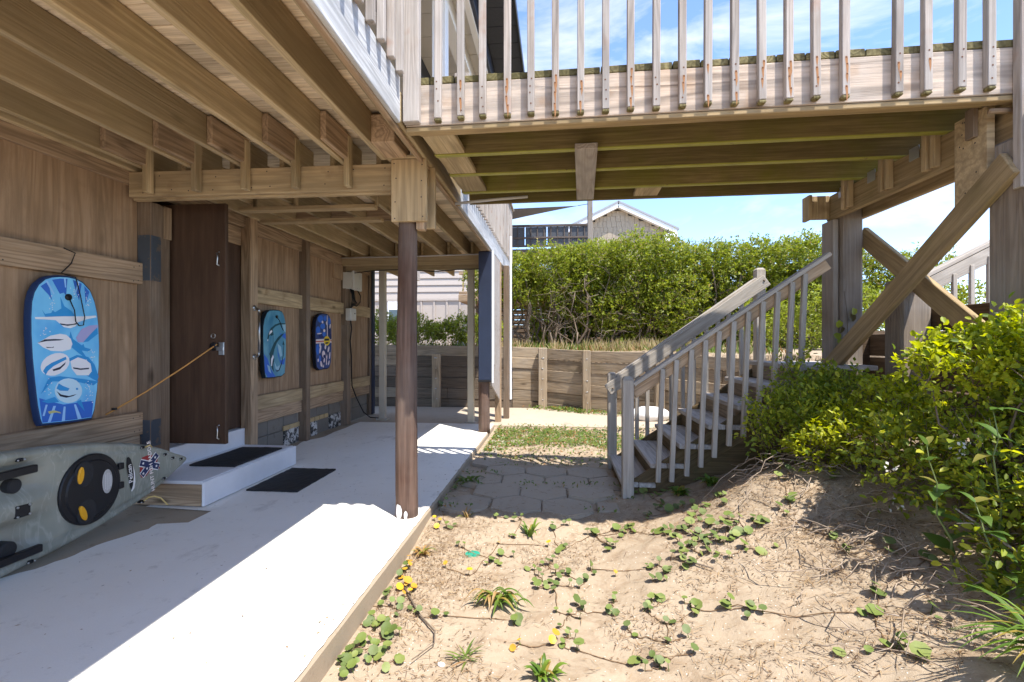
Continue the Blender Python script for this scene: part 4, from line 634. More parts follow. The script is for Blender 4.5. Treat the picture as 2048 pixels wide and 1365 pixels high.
BOARD_C = {'outline': [(6.235,1.577),(6.15,1.561),(6.083,1.525),(6.05,1.469),(6.034,1.382),(6.031,1.264),(6.034,1.108),(6.05,0.951),(6.067,0.879),(6.133,0.84),(6.253,0.846),(6.376,0.847),(6.431,0.869),(6.472,0.934),(6.487,1.101),(6.49,1.269),(6.483,1.395),(6.468,1.495),(6.431,1.551),(6.358,1.576)],'art': [('pinkwhite',[(6.042,1.237),(6.483,1.252),(6.487,1.194),(6.042,1.182)]),('red',[(6.042,1.214),(6.483,1.227),(6.487,1.215),(6.042,1.2)]),('yellow',[(6.444,1.219),(6.438,1.196),(6.422,1.177),(6.396,1.163),(6.366,1.155),(6.333,1.155),(6.303,1.163),(6.279,1.177),(6.263,1.197),(6.258,1.218),(6.263,1.24),(6.279,1.259),(6.303,1.273),(6.333,1.281),(6.366,1.282),(6.396,1.274),(6.422,1.26),(6.438,1.241)]),('ink',[(6.279,1.247),(6.413,1.252),(6.413,1.223),(6.279,1.218)]),('ink',[(6.305,1.198),(6.395,1.202),(6.395,1.181),(6.305,1.176)]),('pinkwhite',[(6.35,1.564),(6.367,1.565),(6.373,1.28),(6.351,1.28)]),('deepblue',[(6.244,1.509),(6.236,1.488),(6.215,1.47),(6.184,1.46),(6.15,1.458),(6.12,1.466),(6.099,1.482),(6.092,1.502),(6.099,1.523),(6.12,1.541),(6.15,1.551),(6.184,1.553),(6.215,1.546),(6.236,1.53)]),('deepblue',[(6.341,1.522),(6.336,1.506),(6.324,1.492),(6.306,1.485),(6.286,1.484),(6.269,1.49),(6.257,1.502),(6.253,1.518),(6.257,1.534),(6.269,1.547),(6.286,1.555),(6.306,1.556),(6.324,1.55),(6.336,1.538)]),('deepblue',[(6.158,1.362),(6.152,1.341),(6.136,1.324),(6.113,1.314),(6.087,1.314),(6.064,1.322),(6.048,1.338),(6.042,1.359),(6.048,1.379),(6.064,1.396),(6.087,1.406),(6.113,1.407),(6.136,1.398),(6.152,1.382)]),('deepblue',[(6.296,1.414),(6.289,1.396),(6.27,1.381),(6.242,1.373),(6.211,1.372),(6.184,1.379),(6.165,1.392),(6.158,1.409),(6.165,1.427),(6.184,1.442),(6.211,1.45),(6.242,1.452),(6.27,1.445),(6.289,1.431)]),('deepblue',[(6.462,1.486),(6.458,1.464),(6.447,1.446),(6.431,1.436),(6.413,1.436),(6.397,1.445),(6.386,1.461),(6.382,1.483),(6.386,1.504),(6.397,1.522),(6.413,1.533),(6.431,1.534),(6.447,1.525),(6.458,1.508)]),('navy',[(6.253,1.283),(6.246,1.269),(6.226,1.257),(6.199,1.251),(6.169,1.251),(6.142,1.257),(6.123,1.267),(6.116,1.281),(6.123,1.295),(6.142,1.306),(6.169,1.313),(6.199,1.314),(6.226,1.308),(6.246,1.297)]),('deepblue',[(6.323,1.308),(6.318,1.294),(6.303,1.283),(6.282,1.276),(6.258,1.276),(6.237,1.282),(6.223,1.293),(6.218,1.307),(6.223,1.321),(6.237,1.332),(6.258,1.339),(6.282,1.339),(6.303,1.334),(6.318,1.322)]),('deepblue',[(6.138,1.106),(6.133,1.075),(6.121,1.051),(6.102,1.038),(6.081,1.038),(6.063,1.052),(6.05,1.077),(6.046,1.108),(6.05,1.138),(6.063,1.163),(6.081,1.176),(6.102,1.176),(6.121,1.163),(6.133,1.138)]),('deepblue',[(6.18,0.978),(6.177,0.957),(6.169,0.941),(6.157,0.932),(6.143,0.932),(6.131,0.942),(6.123,0.959),(6.12,0.98),(6.123,1.0),(6.131,1.017),(6.143,1.026),(6.157,1.025),(6.169,1.016),(6.177,0.999)]),('navy',[(6.459,1.352),(6.455,1.327),(6.445,1.306),(6.43,1.295),(6.414,1.295),(6.399,1.306),(6.389,1.326),(6.386,1.351),(6.389,1.376),(6.399,1.396),(6.414,1.408),(6.43,1.408),(6.445,1.398),(6.455,1.378)]),('navy',[(6.488,1.278),(6.485,1.259),(6.477,1.245),(6.465,1.236),(6.452,1.236),(6.44,1.244),(6.432,1.259),(6.429,1.277),(6.432,1.295),(6.44,1.31),(6.452,1.318),(6.465,1.318),(6.477,1.31),(6.485,1.296)]),('pinkwhite',[(6.182,1.104),(6.17,1.077),(6.155,1.057),(6.142,1.051),(6.132,1.06),(6.13,1.08),(6.135,1.108),(6.147,1.135),(6.161,1.155),(6.175,1.161),(6.185,1.153),(6.187,1.132)]),('pinkwhite',[(6.298,1.04),(6.294,1.015),(6.279,0.998),(6.257,0.991),(6.234,0.998),(6.216,1.016),(6.208,1.04),(6.212,1.064),(6.226,1.082),(6.248,1.089),(6.272,1.082),(6.29,1.064)]),('pinkwhite',[(6.33,1.135),(6.323,1.119),(6.312,1.108),(6.298,1.104),(6.287,1.109),(6.281,1.122),(6.281,1.138),(6.287,1.154),(6.298,1.165),(6.312,1.169),(6.323,1.164),(6.33,1.152)]),('pinkwhite',[(6.42,1.1),(6.408,1.08),(6.393,1.066),(6.378,1.062),(6.368,1.069),(6.365,1.085),(6.37,1.105),(6.381,1.125),(6.396,1.139),(6.411,1.143),(6.422,1.137),(6.425,1.121)]),('pinkwhite',[(6.362,1.021),(6.36,0.996),(6.353,0.978),(6.342,0.972),(6.331,0.979),(6.323,0.997),(6.319,1.022),(6.321,1.046),(6.329,1.064),(6.339,1.071),(6.35,1.064),(6.358,1.046)]),('pinkwhite',[(6.211,0.914),(6.212,0.893),(6.205,0.879),(6.193,0.873),(6.178,0.879),(6.165,0.893),(6.157,0.913),(6.156,0.933),(6.162,0.948),(6.175,0.954),(6.189,0.948),(6.203,0.934)]),('pinkwhite',[(6.259,0.895),(6.26,0.879),(6.254,0.867),(6.243,0.862),(6.23,0.867),(6.218,0.879),(6.211,0.895),(6.211,0.911),(6.217,0.923),(6.228,0.927),(6.241,0.923),(6.252,0.911)]),('pinkwhite',[(6.362,0.938),(6.354,0.913),(6.343,0.896),(6.331,0.891),(6.322,0.898),(6.318,0.917),(6.319,0.941),(6.327,0.965),(6.338,0.982),(6.35,0.988),(6.359,0.981),(6.364,0.962)]),('pinkwhite',[(6.449,1.018),(6.443,0.993),(6.434,0.975),(6.423,0.969),(6.415,0.977),(6.411,0.995),(6.413,1.02),(6.419,1.045),(6.429,1.062),(6.439,1.069),(6.447,1.061),(6.451,1.043)]),('pinkwhite',[(6.422,0.918),(6.413,0.902),(6.401,0.891),(6.39,0.888),(6.383,0.894),(6.382,0.906),(6.386,0.923),(6.395,0.938),(6.406,0.949),(6.417,0.952),(6.424,0.947),(6.426,0.934)]),('pinkwhite',[(6.291,0.956),(6.283,0.941),(6.272,0.93),(6.26,0.927),(6.251,0.932),(6.247,0.944),(6.249,0.96),(6.257,0.976),(6.268,0.987),(6.28,0.99),(6.289,0.985),(6.293,0.972)]),('pinkwhite',[(6.242,1.47),(6.241,1.461),(6.233,1.454),(6.222,1.45),(6.209,1.452),(6.199,1.457),(6.194,1.466),(6.195,1.475),(6.203,1.482),(6.214,1.485),(6.227,1.484),(6.237,1.478)]),('pinkwhite',[(6.362,1.458),(6.362,1.446),(6.357,1.436),(6.347,1.432),(6.336,1.434),(6.326,1.443),(6.319,1.454),(6.319,1.467),(6.324,1.476),(6.334,1.481),(6.345,1.478),(6.356,1.47)]),('pinkwhite',[(6.301,1.358),(6.299,1.348),(6.289,1.34),(6.274,1.336),(6.258,1.338),(6.245,1.344),(6.239,1.354),(6.241,1.364),(6.251,1.372),(6.266,1.376),(6.282,1.375),(6.295,1.368)]),('pinkwhite',[(6.2,1.318),(6.192,1.314),(6.168,1.309),(6.135,1.305),(6.102,1.304),(6.077,1.305),(6.067,1.308),(6.075,1.313),(6.098,1.317),(6.131,1.321),(6.165,1.323),(6.19,1.322)]),('pinkwhite',[(6.12,0.963),(6.115,0.952),(6.106,0.943),(6.096,0.941),(6.086,0.945),(6.081,0.954),(6.08,0.966),(6.085,0.978),(6.093,0.986),(6.104,0.988),(6.113,0.984),(6.119,0.975)]),('pinkwhite',[(6.458,1.418),(6.451,1.401),(6.44,1.389),(6.43,1.385),(6.422,1.39),(6.419,1.403),(6.422,1.419),(6.43,1.436),(6.44,1.448),(6.451,1.452),(6.458,1.447),(6.461,1.435)]),('pinkwhite',[(6.17,1.168),(6.162,1.153),(6.151,1.142),(6.139,1.139),(6.131,1.144),(6.127,1.156),(6.13,1.172),(6.138,1.187),(6.149,1.198),(6.161,1.201),(6.169,1.197),(6.173,1.184)]),('navy',[(6.309,1.01),(6.304,0.999),(6.291,0.991),(6.273,0.988),(6.256,0.992),(6.243,1.001),(6.239,1.012),(6.243,1.023),(6.256,1.031),(6.273,1.034),(6.291,1.03),(6.304,1.022)]),('navy',[(6.249,0.919),(6.247,0.901),(6.24,0.888),(6.232,0.883),(6.223,0.888),(6.217,0.902),(6.215,0.92),(6.217,0.938),(6.223,0.951),(6.232,0.956),(6.24,0.951),(6.247,0.937)]),('navy',[(6.355,1.046),(6.353,1.029),(6.348,1.017),(6.341,1.013),(6.333,1.018),(6.328,1.03),(6.326,1.046),(6.328,1.063),(6.333,1.075),(6.341,1.079),(6.348,1.074),(6.353,1.062)]),('navy',[(6.373,0.946),(6.371,0.93),(6.366,0.918),(6.358,0.914),(6.351,0.919),(6.346,0.931),(6.344,0.947),(6.346,0.964),(6.351,0.976),(6.358,0.98),(6.366,0.975),(6.371,0.963)]),('navy',[(6.279,1.112),(6.278,1.105),(6.274,1.1),(6.27,1.098),(6.266,1.1),(6.262,1.105),(6.261,1.113),(6.262,1.12),(6.266,1.125),(6.27,1.127),(6.274,1.125),(6.278,1.12)]),('navy',[(6.321,0.924),(6.32,0.916),(6.317,0.91),(6.314,0.908),(6.31,0.91),(6.308,0.916),(6.307,0.924),(6.308,0.932),(6.31,0.938),(6.314,0.94),(6.317,0.938),(6.32,0.932)])]}
# ---------------------------------------------------------------- garden staircase
stair = thing('staircase', 'grey painted wooden staircase with slatted handrails rising to the right', 'staircase', (1.2, 4.6, -0.05))
TR = [(0.515+0.2243*k, 0.07+0.158*k) for k in range(7)]
for k, (x, z) in enumerate(TR):
    d = 0.27 if k < 6 else 0.6
    for j in range(2 if k < 6 else 4):
        bx('tread_board', M_tread, stair, (x+j*d/(2 if k < 6 else 4)+0.002, 4.085, z-0.036), (x+(j+1)*d/(2 if k < 6 else 4)-0.003, 5.1, z+random.uniform(-.002, .002)), 1)
    bx('riser', M_str if k < 4 else M_rwall, stair, (x+0.025, 4.13, z-0.155), (x+0.045, 5.07, z-0.037), 1)
for y0 in (4.135, 5.072):
    beam('stringer', M_str, stair, (0.60, y0, -0.045), (2.05, y0, 0.93), 0.04, 0.2)
    V = [(0.56, -0.12), (2.2, -0.12), (2.2, 0.92), (1.95, 0.85), (0.72, -0.02)]
    P = [(a, y0-0.018, c) for a, c in V]+[(a, y0+0.018, c) for a, c in V]; n = len(V)
    mobj('skirt_board', P, [list(range(n)), list(range(n, 2*n))[::-1]]+[[i, i+n, (i+1) % n+n, (i+1) % n] for i in range(n)], M_str, stair)
def newel(x, y, z0, z1):
    o = bx('newel_post', M_stair, stair, (x-0.044, y-0.044, z0), (x+0.044, y+0.044, z1), 2, 0.006)
    V = [(x-0.044, y-0.044, z1), (x+0.044, y-0.044, z1), (x+0.044, y+0.044, z1), (x-0.044, y+0.044, z1)]
    V += [(x-0.025, y-0.025, z1+0.022), (x+0.025, y-0.025, z1+0.022), (x+0.025, y+0.025, z1+0.022), (x-0.025, y+0.025, z1+0.022)]
    mobj('post_cap', V, [[0, 1, 5, 4], [1, 2, 6, 5], [2, 3, 7, 6], [3, 0, 4, 7], [4, 5, 6, 7]], M_stair, o)
newel(0.555, 4.04, -0.12, 0.905); newel(0.55, 5.14, -0.1, 0.875); newel(1.985, 5.14, 0.9, 1.91)
def railz(x): return 0.874+(x-0.596)*(1.873-0.874)/(2.047-0.596)
for (x0, x1, yy, tm) in ((0.6, 2.07, 4.0, 0.0),):
    beam('rail_cap', M_stair, stair, (x0, 4.04, railz(x0)-0.012), (x1, 4.04, railz(x1)-0.012), 0.09, 0.03)
    beam('rail_board', M_rail, stair, (x0, 4.06, railz(x0)-0.085), (x1, 4.06, railz(x1)-0.085), 0.034, 0.088)
for x, zb in zip([0.811, 0.916, 1.031, 1.137, 1.239, 1.35, 1.459, 1.568, 1.677, 1.784, 1.876], [0.10, 0.105, 0.153, 0.224, 0.302, 0.395, 0.47, 0.55, 0.62, 0.7, 0.75]):
    beam('baluster', M_stair, stair, (x-0.025, 4.022, zb), (x+0.012, 4.022, railz(x)-0.03), 0.036, 0.036, (0, 1, 0), 0.003)
def farz(x): return 0.80+(x-0.506)*(1.883-0.80)/(2.032-0.506)
beam('rail_board', M_stair, stair, (0.5, 5.078, farz(0.5)-0.075), (2.03, 5.078, farz(2.03)-0.075), 0.034, 0.115)
beam('rail_cap', M_stair, stair, (0.59, 5.12, farz(0.59)+0.002), (1.94, 5.12, farz(1.94)+0.002), 0.085, 0.03)
for x in [0.795, 0.897, 1.13, 1.244, 1.348, 1.47, 1.582, 1.685, 1.806]:
    bx('baluster', M_stair, stair, (x-0.018, 5.10, 0.07+0.158*int((x-0.515)/0.2243)), (x+0.018, 5.136, farz(x)-0.02), 2, 0.003)
for x, y, z in ((2.0, 5.058, 1.80), (0.55, 5.058, 0.74)): cyl('bolt', M_post, stair, (x, 5.062, z), (x, 5.053, z), 0.01, sides=8)
# upper flight further right
fr = thing('stair_railing', 'pale grey stair railing climbing away behind the right pile', 'railing', (3.9, 5.2, 1.2))
def frz(x): return 1.66+(x-3.3)*0.53
bx('newel_post', M_stair, fr, (3.33, 4.96, 1.0), (3.42, 5.05, 1.9), 2); beam('rail_cap', M_stair, fr, (3.2, 5.0, frz(3.2)+0.1), (5.0, 5.0, frz(5.0)+0.1), 0.1, 0.035)
beam('rail_board', M_stair, fr, (3.28, 4.97, frz(3.28)), (5.0, 4.97, frz(5.0)), 0.035, 0.13)
for x in np.arange(3.62, 4.9, 0.15): bx('baluster', M_stair, fr, (x, 4.94, 1.15), (x+0.038, 4.975, frz(x)+0.0), 2)
bx('tread_board', M_tread, fr, (2.5, 4.66, 0.985), (3.6, 5.1, 1.02), 0); bx('stringer', M_dock, fr, (2.72, 4.6, 1.1), (5.0, 4.64, 1.3), 0)

# ---------------------------------------------------------------- retaining wall
M_dkpl = wood('dark_timber', (0.2, 0.15, 0.105), (0.1, 0.07, 0.048), ring=0.5, vary=0.5, grey=0.3, greyc=(0.2, 0.18, 0.15), knots=0.6, bump=0.7)  # darker timber for most left-hand planks below the top course
rw = thing('retaining_wall', 'weathered horizontal timber retaining wall with upright posts', 'retaining wall', (-0.3, 9.3, 0))
segs = [((-5.2, 9.3), (-2.85, 9.3), 1.15, 1.15), ((-2.84, 9.3), (-0.85, 9.3), 1.15, 1.12), ((-0.84, 9.3), (-0.28, 9.3), 1.12, 1.10), ((-0.27, 9.295), (0.5, 8.88), 1.09, 1.055), ((0.505, 8.875), (1.6, 8.27), 1.05, 1.04), ((1.605, 8.265), (2.85, 7.27), 1.04, 0.96), ((2.855, 7.265), (3.4, 6.4), 0.96, 0.96)]
for (a, b, za, zb) in segs:
    n = 6; h = 1.2/n
    for i in range(n):
        z1a, z1b = za-i*h, zb-i*h
        o = random.uniform(-.012, .012)
        A, B = Vector((a[0], a[1]+o, 0)), Vector((b[0], b[1]+o, 0)); Lg = (B-A).length
        cut = random.choice([None, None, random.uniform(0.3, 0.7)]) if Lg > 1.0 else None
        parts = [(0, 1)] if cut is None else [(0, cut-0.002/Lg), (cut+0.002/Lg, 1)]
        for (u0, u1) in parts:
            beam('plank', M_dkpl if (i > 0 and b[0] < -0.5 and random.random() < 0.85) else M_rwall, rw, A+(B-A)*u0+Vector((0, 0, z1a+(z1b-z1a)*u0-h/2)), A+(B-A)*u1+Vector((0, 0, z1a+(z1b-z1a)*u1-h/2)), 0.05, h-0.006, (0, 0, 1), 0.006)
for x, y, z, w in ((-4.3, 9.22, 0.98, 0.15), (-2.26, 9.22, 0.985, 0.15), (-0.27, 9.205, 1.10, 0.16), (0.5, 8.79, 1.06, 0.14), (1.62, 8.17, 1.06, 0.15), (2.8, 7.2, 1.0, 0.15)):
    o = bx('wall_post', M_rwall, rw, (x-w/2, y-0.075, -0.25), (x+w/2, y+0.045, z), 2, 0.012)
    for k in range(5): cyl('bolt', M_galv, o, (x+random.uniform(-.03, .03), y-0.074, 0.15+k*0.19), (x+random.uniform(-.03, .03), y-0.08, 0.15+k*0.19), 0.008, sides=6)

# ---------------------------------------------------------------- hexagonal pavers
M_pav = concmat('grey_paver', (0.42, 0.35, 0.27), (0.27, 0.215, 0.16), 0.5)
pth = thing('paver_path', 'path of grey hexagonal concrete pavers in the walkway shade', 'paving', (-0.2, 4.4, -0.05))
def hexmesh(s, th):
    bm = bmesh.new(); vs = [bm.verts.new((s*math.sin(math.pi/3*i), s*math.cos(math.pi/3*i), 0)) for i in range(6)]
    f = bm.faces.new(vs[::-1]); r = bmesh.ops.extrude_face_region(bm, geom=[f])
    for v in [e for e in r['geom'] if isinstance(e, bmesh.types.BMVert)]: v.co.z -= th
    bmesh.ops.recalc_face_normals(bm, faces=bm.faces[:])
    top = [e for e in bm.edges if all(abs(v.co.z) < 1e-6 for v in e.verts)]
    bmesh.ops.bevel(bm, geom=top, offset=0.009, segments=2, affect='EDGES')
    me = bpy.data.meshes.new('paver'); bm.to_mesh(me); bm.free(); me.materials.append(M_pav); return me
hx = hexmesh(0.221, 0.07)
rows = [(3.82, (-0.70, -0.31, 0.08)), (4.155, (-0.505, -0.115, 0.275)), (4.49, (-0.70, -0.31, 0.08, 0.47)), (4.825, (-0.505, -0.115, 0.275)), (5.16, (-0.70,))]
for yy, xsr in rows:
    for x in xsr:
        M = Matrix.Translation((x+0.012*(yy-4.4)+random.uniform(-.004, .004), yy-0.02*x+random.uniform(-.004, .004), -0.035+random.uniform(-.011, .011))) @ Matrix.Rotation(R(1.5)+random.uniform(-.012, .012), 4, 'Z') @ Matrix.Rotation(random.uniform(-.024, .024), 4, 'X') @ Matrix.Rotation(random.uniform(-.024, .024), 4, 'Y')
        link('hexagon_paver', hx, pth, M)
bx('half_paver', M_pav, pth, (0.30, 3.72, -0.1), (0.46, 3.93, -0.04), 1, 0.008)
for (x, y, a) in ((-0.79, 5.7, 0.1), (-0.77, 5.98, -0.05), (-0.74, 6.27, 0.12), (-0.5, 6.3, 0.4)):
    M = Matrix.Translation((x, y, -0.085)) @ Matrix.Rotation(a, 4, 'Z'); link('brick_paver', box_mesh(0.2, 0.22, 0.06, 0.008, M_pav), pth, M)

# ---------------------------------------------------------------- kayak on its side against the wall
def kayakmat():
    m, nt, b = newmat('camouflage_plastic')
    tc = N(nt, 'ShaderNodeTexCoord'); mpn = N(nt, 'ShaderNodeMapping', Scale=(1, 6.5, 2.3), Rotation=(0.25, 0, 0)); nt.links.new(tc.outputs['Object'], mpn.inputs[0]); v = mpn.outputs[0]
    f1 = noise(nt, v, 0.9, 4, 0.55, 0.4); f2 = noise(nt, v, 1.7, 3, 0.5, 1.0)
    c = mixc(nt, ramp(nt, f1, 0.35, 0.65), (0.19, 0.205, 0.165), (0.27, 0.275, 0.225))
    vein = ramp(nt, math_(nt, 'ABSOLUTE', math_(nt, 'SUBTRACT', f2, 0.5)), 0.0, 0.035, (1, 1, 1, 1), (0, 0, 0, 1))
    c = mixc(nt, math_(nt, 'MULTIPLY', vein, 0.28), c, (0.46, 0.46, 0.4))
    f3 = noise(nt, tc.outputs['Object'], 5, 6, 0.7)
    c = mixc(nt, math_(nt, 'MULTIPLY', ramp(nt, f3, 0.5, 0.7), 0.4), c, (0.2, 0.165, 0.12))
    nt.links.new(c, b.inputs['Base Color']); b.inputs['Roughness'].default_value = 0.42
    return m
M_kay = kayakmat()
KX = -2.75; KZ = 0.335
kay = thing('kayak', 'grey green camouflage fishing kayak lying on its side by the wall', 'kayak', (KX, 2.0, 0.0))
st_y = [0.35, 0.5, 0.8, 1.2, 1.6, 2.0, 2.24, 2.42, 2.5, 2.6, 2.75, 2.9, 3.02, 3.15, 3.28, 3.38, 3.44, 3.475, 3.485]
st_w = [0.02, 0.12, 0.25, 0.30, 0.318, 0.322, 0.316, 0.302, 0.296, 0.286, 0.265, 0.236, 0.207, 0.17, 0.118, 0.066, 0.038, 0.018, 0.006]
V = []; F = []; ND = 30; NH = 18; S = ND+NH
for y_, w_ in zip(st_y, st_w):
    rec = 1-min(1, max(0, (y_-2.36)/0.14)); rec = rec*rec*(3-2*rec)
    for k in range(ND):
        u = -1+2*k/(ND-1); a = abs(u)
        x = -0.012*math.exp(-((a-0.80)/0.06)**2)*min(1, w_/0.2)
        x -= rec*0.11*(1/(1+math.exp((a-0.72)/0.035)))*(1-0.75*math.exp(-(u/0.24)**4))
        x -= 0.03*max(0, (a-0.9)/0.1)**2
        V.append((KX+x, y_, KZ+u*w_))
    dp = 0.30*min(1, (w_/0.3)**0.75)
    for k in range(NH):
        t = math.pi*(k+1)/(NH+1); V.append((KX-0.03-dp*math.sin(t)**0.8, y_, KZ+w_*math.cos(t)*1.0))
for i in range(len(st_y)-1):
    for k in range(S): F.append([i*S+k, i*S+(k+1) % S, (i+1)*S+(k+1) % S, (i+1)*S+k])
F.append(list(range(S))); F.append([(len(st_y)-1)*S+k for k in range(S)][::-1])
hull = mobj('hull', V, F, M_kay, kay, True)
def kp(y, z, dx=0.0): return (KX+dx, y, z)
HY, HZ_ = 2.715, 0.335
def disc(name, mat, parent, y, z, ry, rz, x0, x1, n=36, bev=0.006, rot=0.0):
    V = []; F = []
    for xx, s in ((x0, 1.0), (x1-bev, 1.0), (x1, 1-bev/max(ry, 0.02))):
        for k in range(n):
            t = 2*math.pi*k/n; a, b = ry*s*math.cos(t), rz*s*math.sin(t)
            V.append((xx, y+a*math.cos(rot)-b*math.sin(rot), z+a*math.sin(rot)+b*math.cos(rot)))
    for j in range(2):
        for k in range(n): F.append([j*n+k, j*n+(k+1) % n, (j+1)*n+(k+1) % n, (j+1)*n+k])
    F.append([2*n+k for k in range(n)]); F.append(list(range(n))[::-1])
    return mobj(name, V, F, mat, parent)
lid = disc('hatch_lid', M_black, kay, HY, HZ_, 0.195, 0.205, KX-0.02, KX+0.016)
disc('lid_rim', M_black, lid, HY, HZ_, 0.165, 0.172, KX+0.014, KX+0.024, bev=0.008)
M_yel = flat('yellow_plastic', (0.75, 0.36, 0.015), 0.4)
for (yy, zz, ro) in ((2.63, 0.435, 0.12), (2.645, 0.215, -0.35)):
    disc('latch_well', M_rubber, lid, yy+0.03, zz+0.0, 0.062, 0.075, KX+0.02, KX+0.027)
    disc('latch_handle', M_yel, lid, yy, zz, 0.018, 0.048, KX+0.024, KX+0.036, 20, 0.004, -ro)
M_silv = paint('embossed_plate', (0.4, 0.39, 0.37), rough=0.5)
pl_ = disc('oval_plate', M_silv, lid, 2.805, 0.355, 0.034, 0.073, KX+0.02, KX+0.027, 28, 0.002)
for k in range(4):
    hh = (0.045, 0.052, 0.05, 0.036)[k]; bx('emboss_line', flat('emboss%d' % k, (0.55, 0.54, 0.52)), pl_, (KX+0.0272, 2.786+k*0.012, 0.355-hh), (KX+0.0282, 2.792+k*0.012, 0.355+hh), 2, 0)
for zz in (0.30, 0.42): bx('hinge', M_black, lid, (KX, 2.895, zz-0.02), (KX+0.022, 2.93, zz+0.02), 2, 0.004)
# footwell rails, discs, mounting plate, pad eyes
beam('gear_track', M_black, kay, kp(1.4, 0.535, 0.004), kp(2.405, 0.535, 0.004), 0.04, 0.03, (1, 0, 0)); beam('gear_track', M_black, kay, kp(1.4, 0.105, 0.004), kp(2.43, 0.105, 0.004), 0.04, 0.03, (1, 0, 0))
disc('foot_peg', M_rubber, kay, 2.345, 0.455, 0.036, 0.038, KX-0.09, KX-0.045); disc('foot_peg', M_rubber, kay, 2.295, 0.145, 0.042, 0.042, KX-0.08, KX-0.02)
bx('mount_plate', M_black, kay, (KX-0.04, 2.325, 0.29), (KX-0.018, 2.40, 0.355), 1, 0.004)
for a in (2.333, 2.392):
    for b in (0.298, 0.347): cyl('screw', M_metal, kay, (KX-0.019, a, b), (KX-0.013, a, b), 0.006, sides=8)
for (yy, zz) in ((2.33, 0.595), (2.38, 0.05), (3.09, 0.50), (3.28, 0.41), (3.27, 0.245), (3.35, 0.37), (3.43, 0.345), (3.09, 0.14)):
    e = bx('pad_eye', M_black, kay, (KX-0.03, yy-0.013, zz-0.009), (KX+0.008, yy+0.013, zz+0.009), 1, 0.004)
    for s_ in (-1, 1): cyl('screw', M_metal, e, (KX+0.006, yy+s_*0.016, zz), (KX+0.01, yy+s_*0.016, zz), 0.005, sides=8)
M_yrope = paint('yellow_rope', (0.62, 0.45, 0.16), rough=0.8)
tube('tow_cord', M_yrope, kay, [kp(3.09, 0.145, 0.01), kp(3.105, 0.165, 0.03), kp(3.13, 0.165, 0.05), kp(3.16, 0.145, 0.07), kp(3.19, 0.10, 0.085), kp(3.20, 0.085, 0.09)], 0.005, 6)
tube('tow_cord', M_yrope, kay, [kp(3.10, 0.50, 0.01), kp(3.13, 0.51, 0.02), kp(3.15, 0.49, 0.015)], 0.004, 6)
# stickers
def text(name, body, size, mat, parent, M, sx=1.0):
    cu = bpy.data.curves.new(name, 'FONT'); cu.body = body; cu.size = size; cu.align_x = 'CENTER'; cu.align_y = 'CENTER'; cu.resolution_u = 2; cu.extrude = 0.0002
    cu.space_character = 1.0; cu.offset = 0.0006*size/0.04
    tmp = bpy.data.objects.new('tmp', cu); col.objects.link(tmp)
    dg = bpy.context.evaluated_depsgraph_get(); dg.update(); me = bpy.data.meshes.new_from_object(tmp.evaluated_get(dg)); bpy.data.objects.remove(tmp)
    me.materials.clear(); me.materials.append(mat)
    return link(name, me, parent, M @ Matrix.Diagonal((sx, 1, 1, 1)))
def plane_poly(name, pts, mat, parent, x): return mobj(name, [(x, a, b) for a, b in pts], [list(range(len(pts)))], mat, parent)
M_swhite = flat('sticker_white', (0.75, 0.73, 0.7)); M_snavy = flat('sticker_navy', (0.02, 0.03, 0.09)); M_sred = flat('sticker_red', (0.3, 0.03, 0.03)); M_spink = flat('sticker_lettering', (0.85, 0.76, 0.7))
KS = KX+0.003
pb = plane_poly('brand_sticker', [(2.965, 0.46), (2.98, 0.463), (2.995, 0.445), (3.01, 0.40), (3.02, 0.34), (3.02, 0.28), (3.01, 0.25), (2.998, 0.245), (2.99, 0.27), (2.975, 0.34), (2.962, 0.41)], M_black, kay, KS)
plane_poly('sticker_swoosh', [(3.012, 0.40), (3.026, 0.35), (3.03, 0.29), (3.022, 0.25), (3.002, 0.232), (2.998, 0.24), (3.012, 0.27), (3.018, 0.33)], M_swhite, pb, KS+0.001)
def rotM(pos, ang):   # text running up the deck, tilted by ang towards the stern
    xd = Vector((0, -math.sin(ang), math.cos(ang))); n_ = Vector((1, 0, 0)); yd = n_.cross(xd)
    M = Matrix((xd, yd, n_)).transposed().to_4x4(); M.translation = pos; return M
text('lettering', 'Pelican', 0.046, M_swhite, pb, rotM((KS+0.0015, 2.991, 0.352), 0.13), 0.95)
# emblem sticker: red field, navy saltire edged white, pale stars
ec = (3.145, 0.372)
def quadstrip(c, ang, L_, w): 
    d = (math.cos(ang), math.sin(ang)); n_ = (-d[1], d[0])
    return [(c[0]+d[0]*L_*s+n_[0]*w*t, c[1]+d[1]*L_*s+n_[1]*w*t) for s, t in ((-1, -1), (1, -1), (1, 1), (-1, 1))]
em = plane_poly('emblem_sticker', [(3.07, 0.40), (3.085, 0.435), (3.13, 0.44), (3.18, 0.43), (3.215, 0.40), (3.21, 0.37), (3.235, 0.325), (3.19, 0.335), (3.15, 0.33), (3.12, 0.305), (3.08, 0.30), (3.065, 0.325)], M_sred, kay, KS)
for ang, L_ in ((-0.38, 0.085), (0.72, 0.088)):
    plane_poly('emblem_edge', quadstrip(ec, ang, L_, 0.025), M_swhite, em, KS+0.0006)
for ang, L_ in ((-0.38, 0.083), (0.72, 0.086)):
    plane_poly('emblem_band', quadstrip(ec, ang, L_, 0.019), M_snavy, em, KS+0.0012+0.0004*(ang > 0))
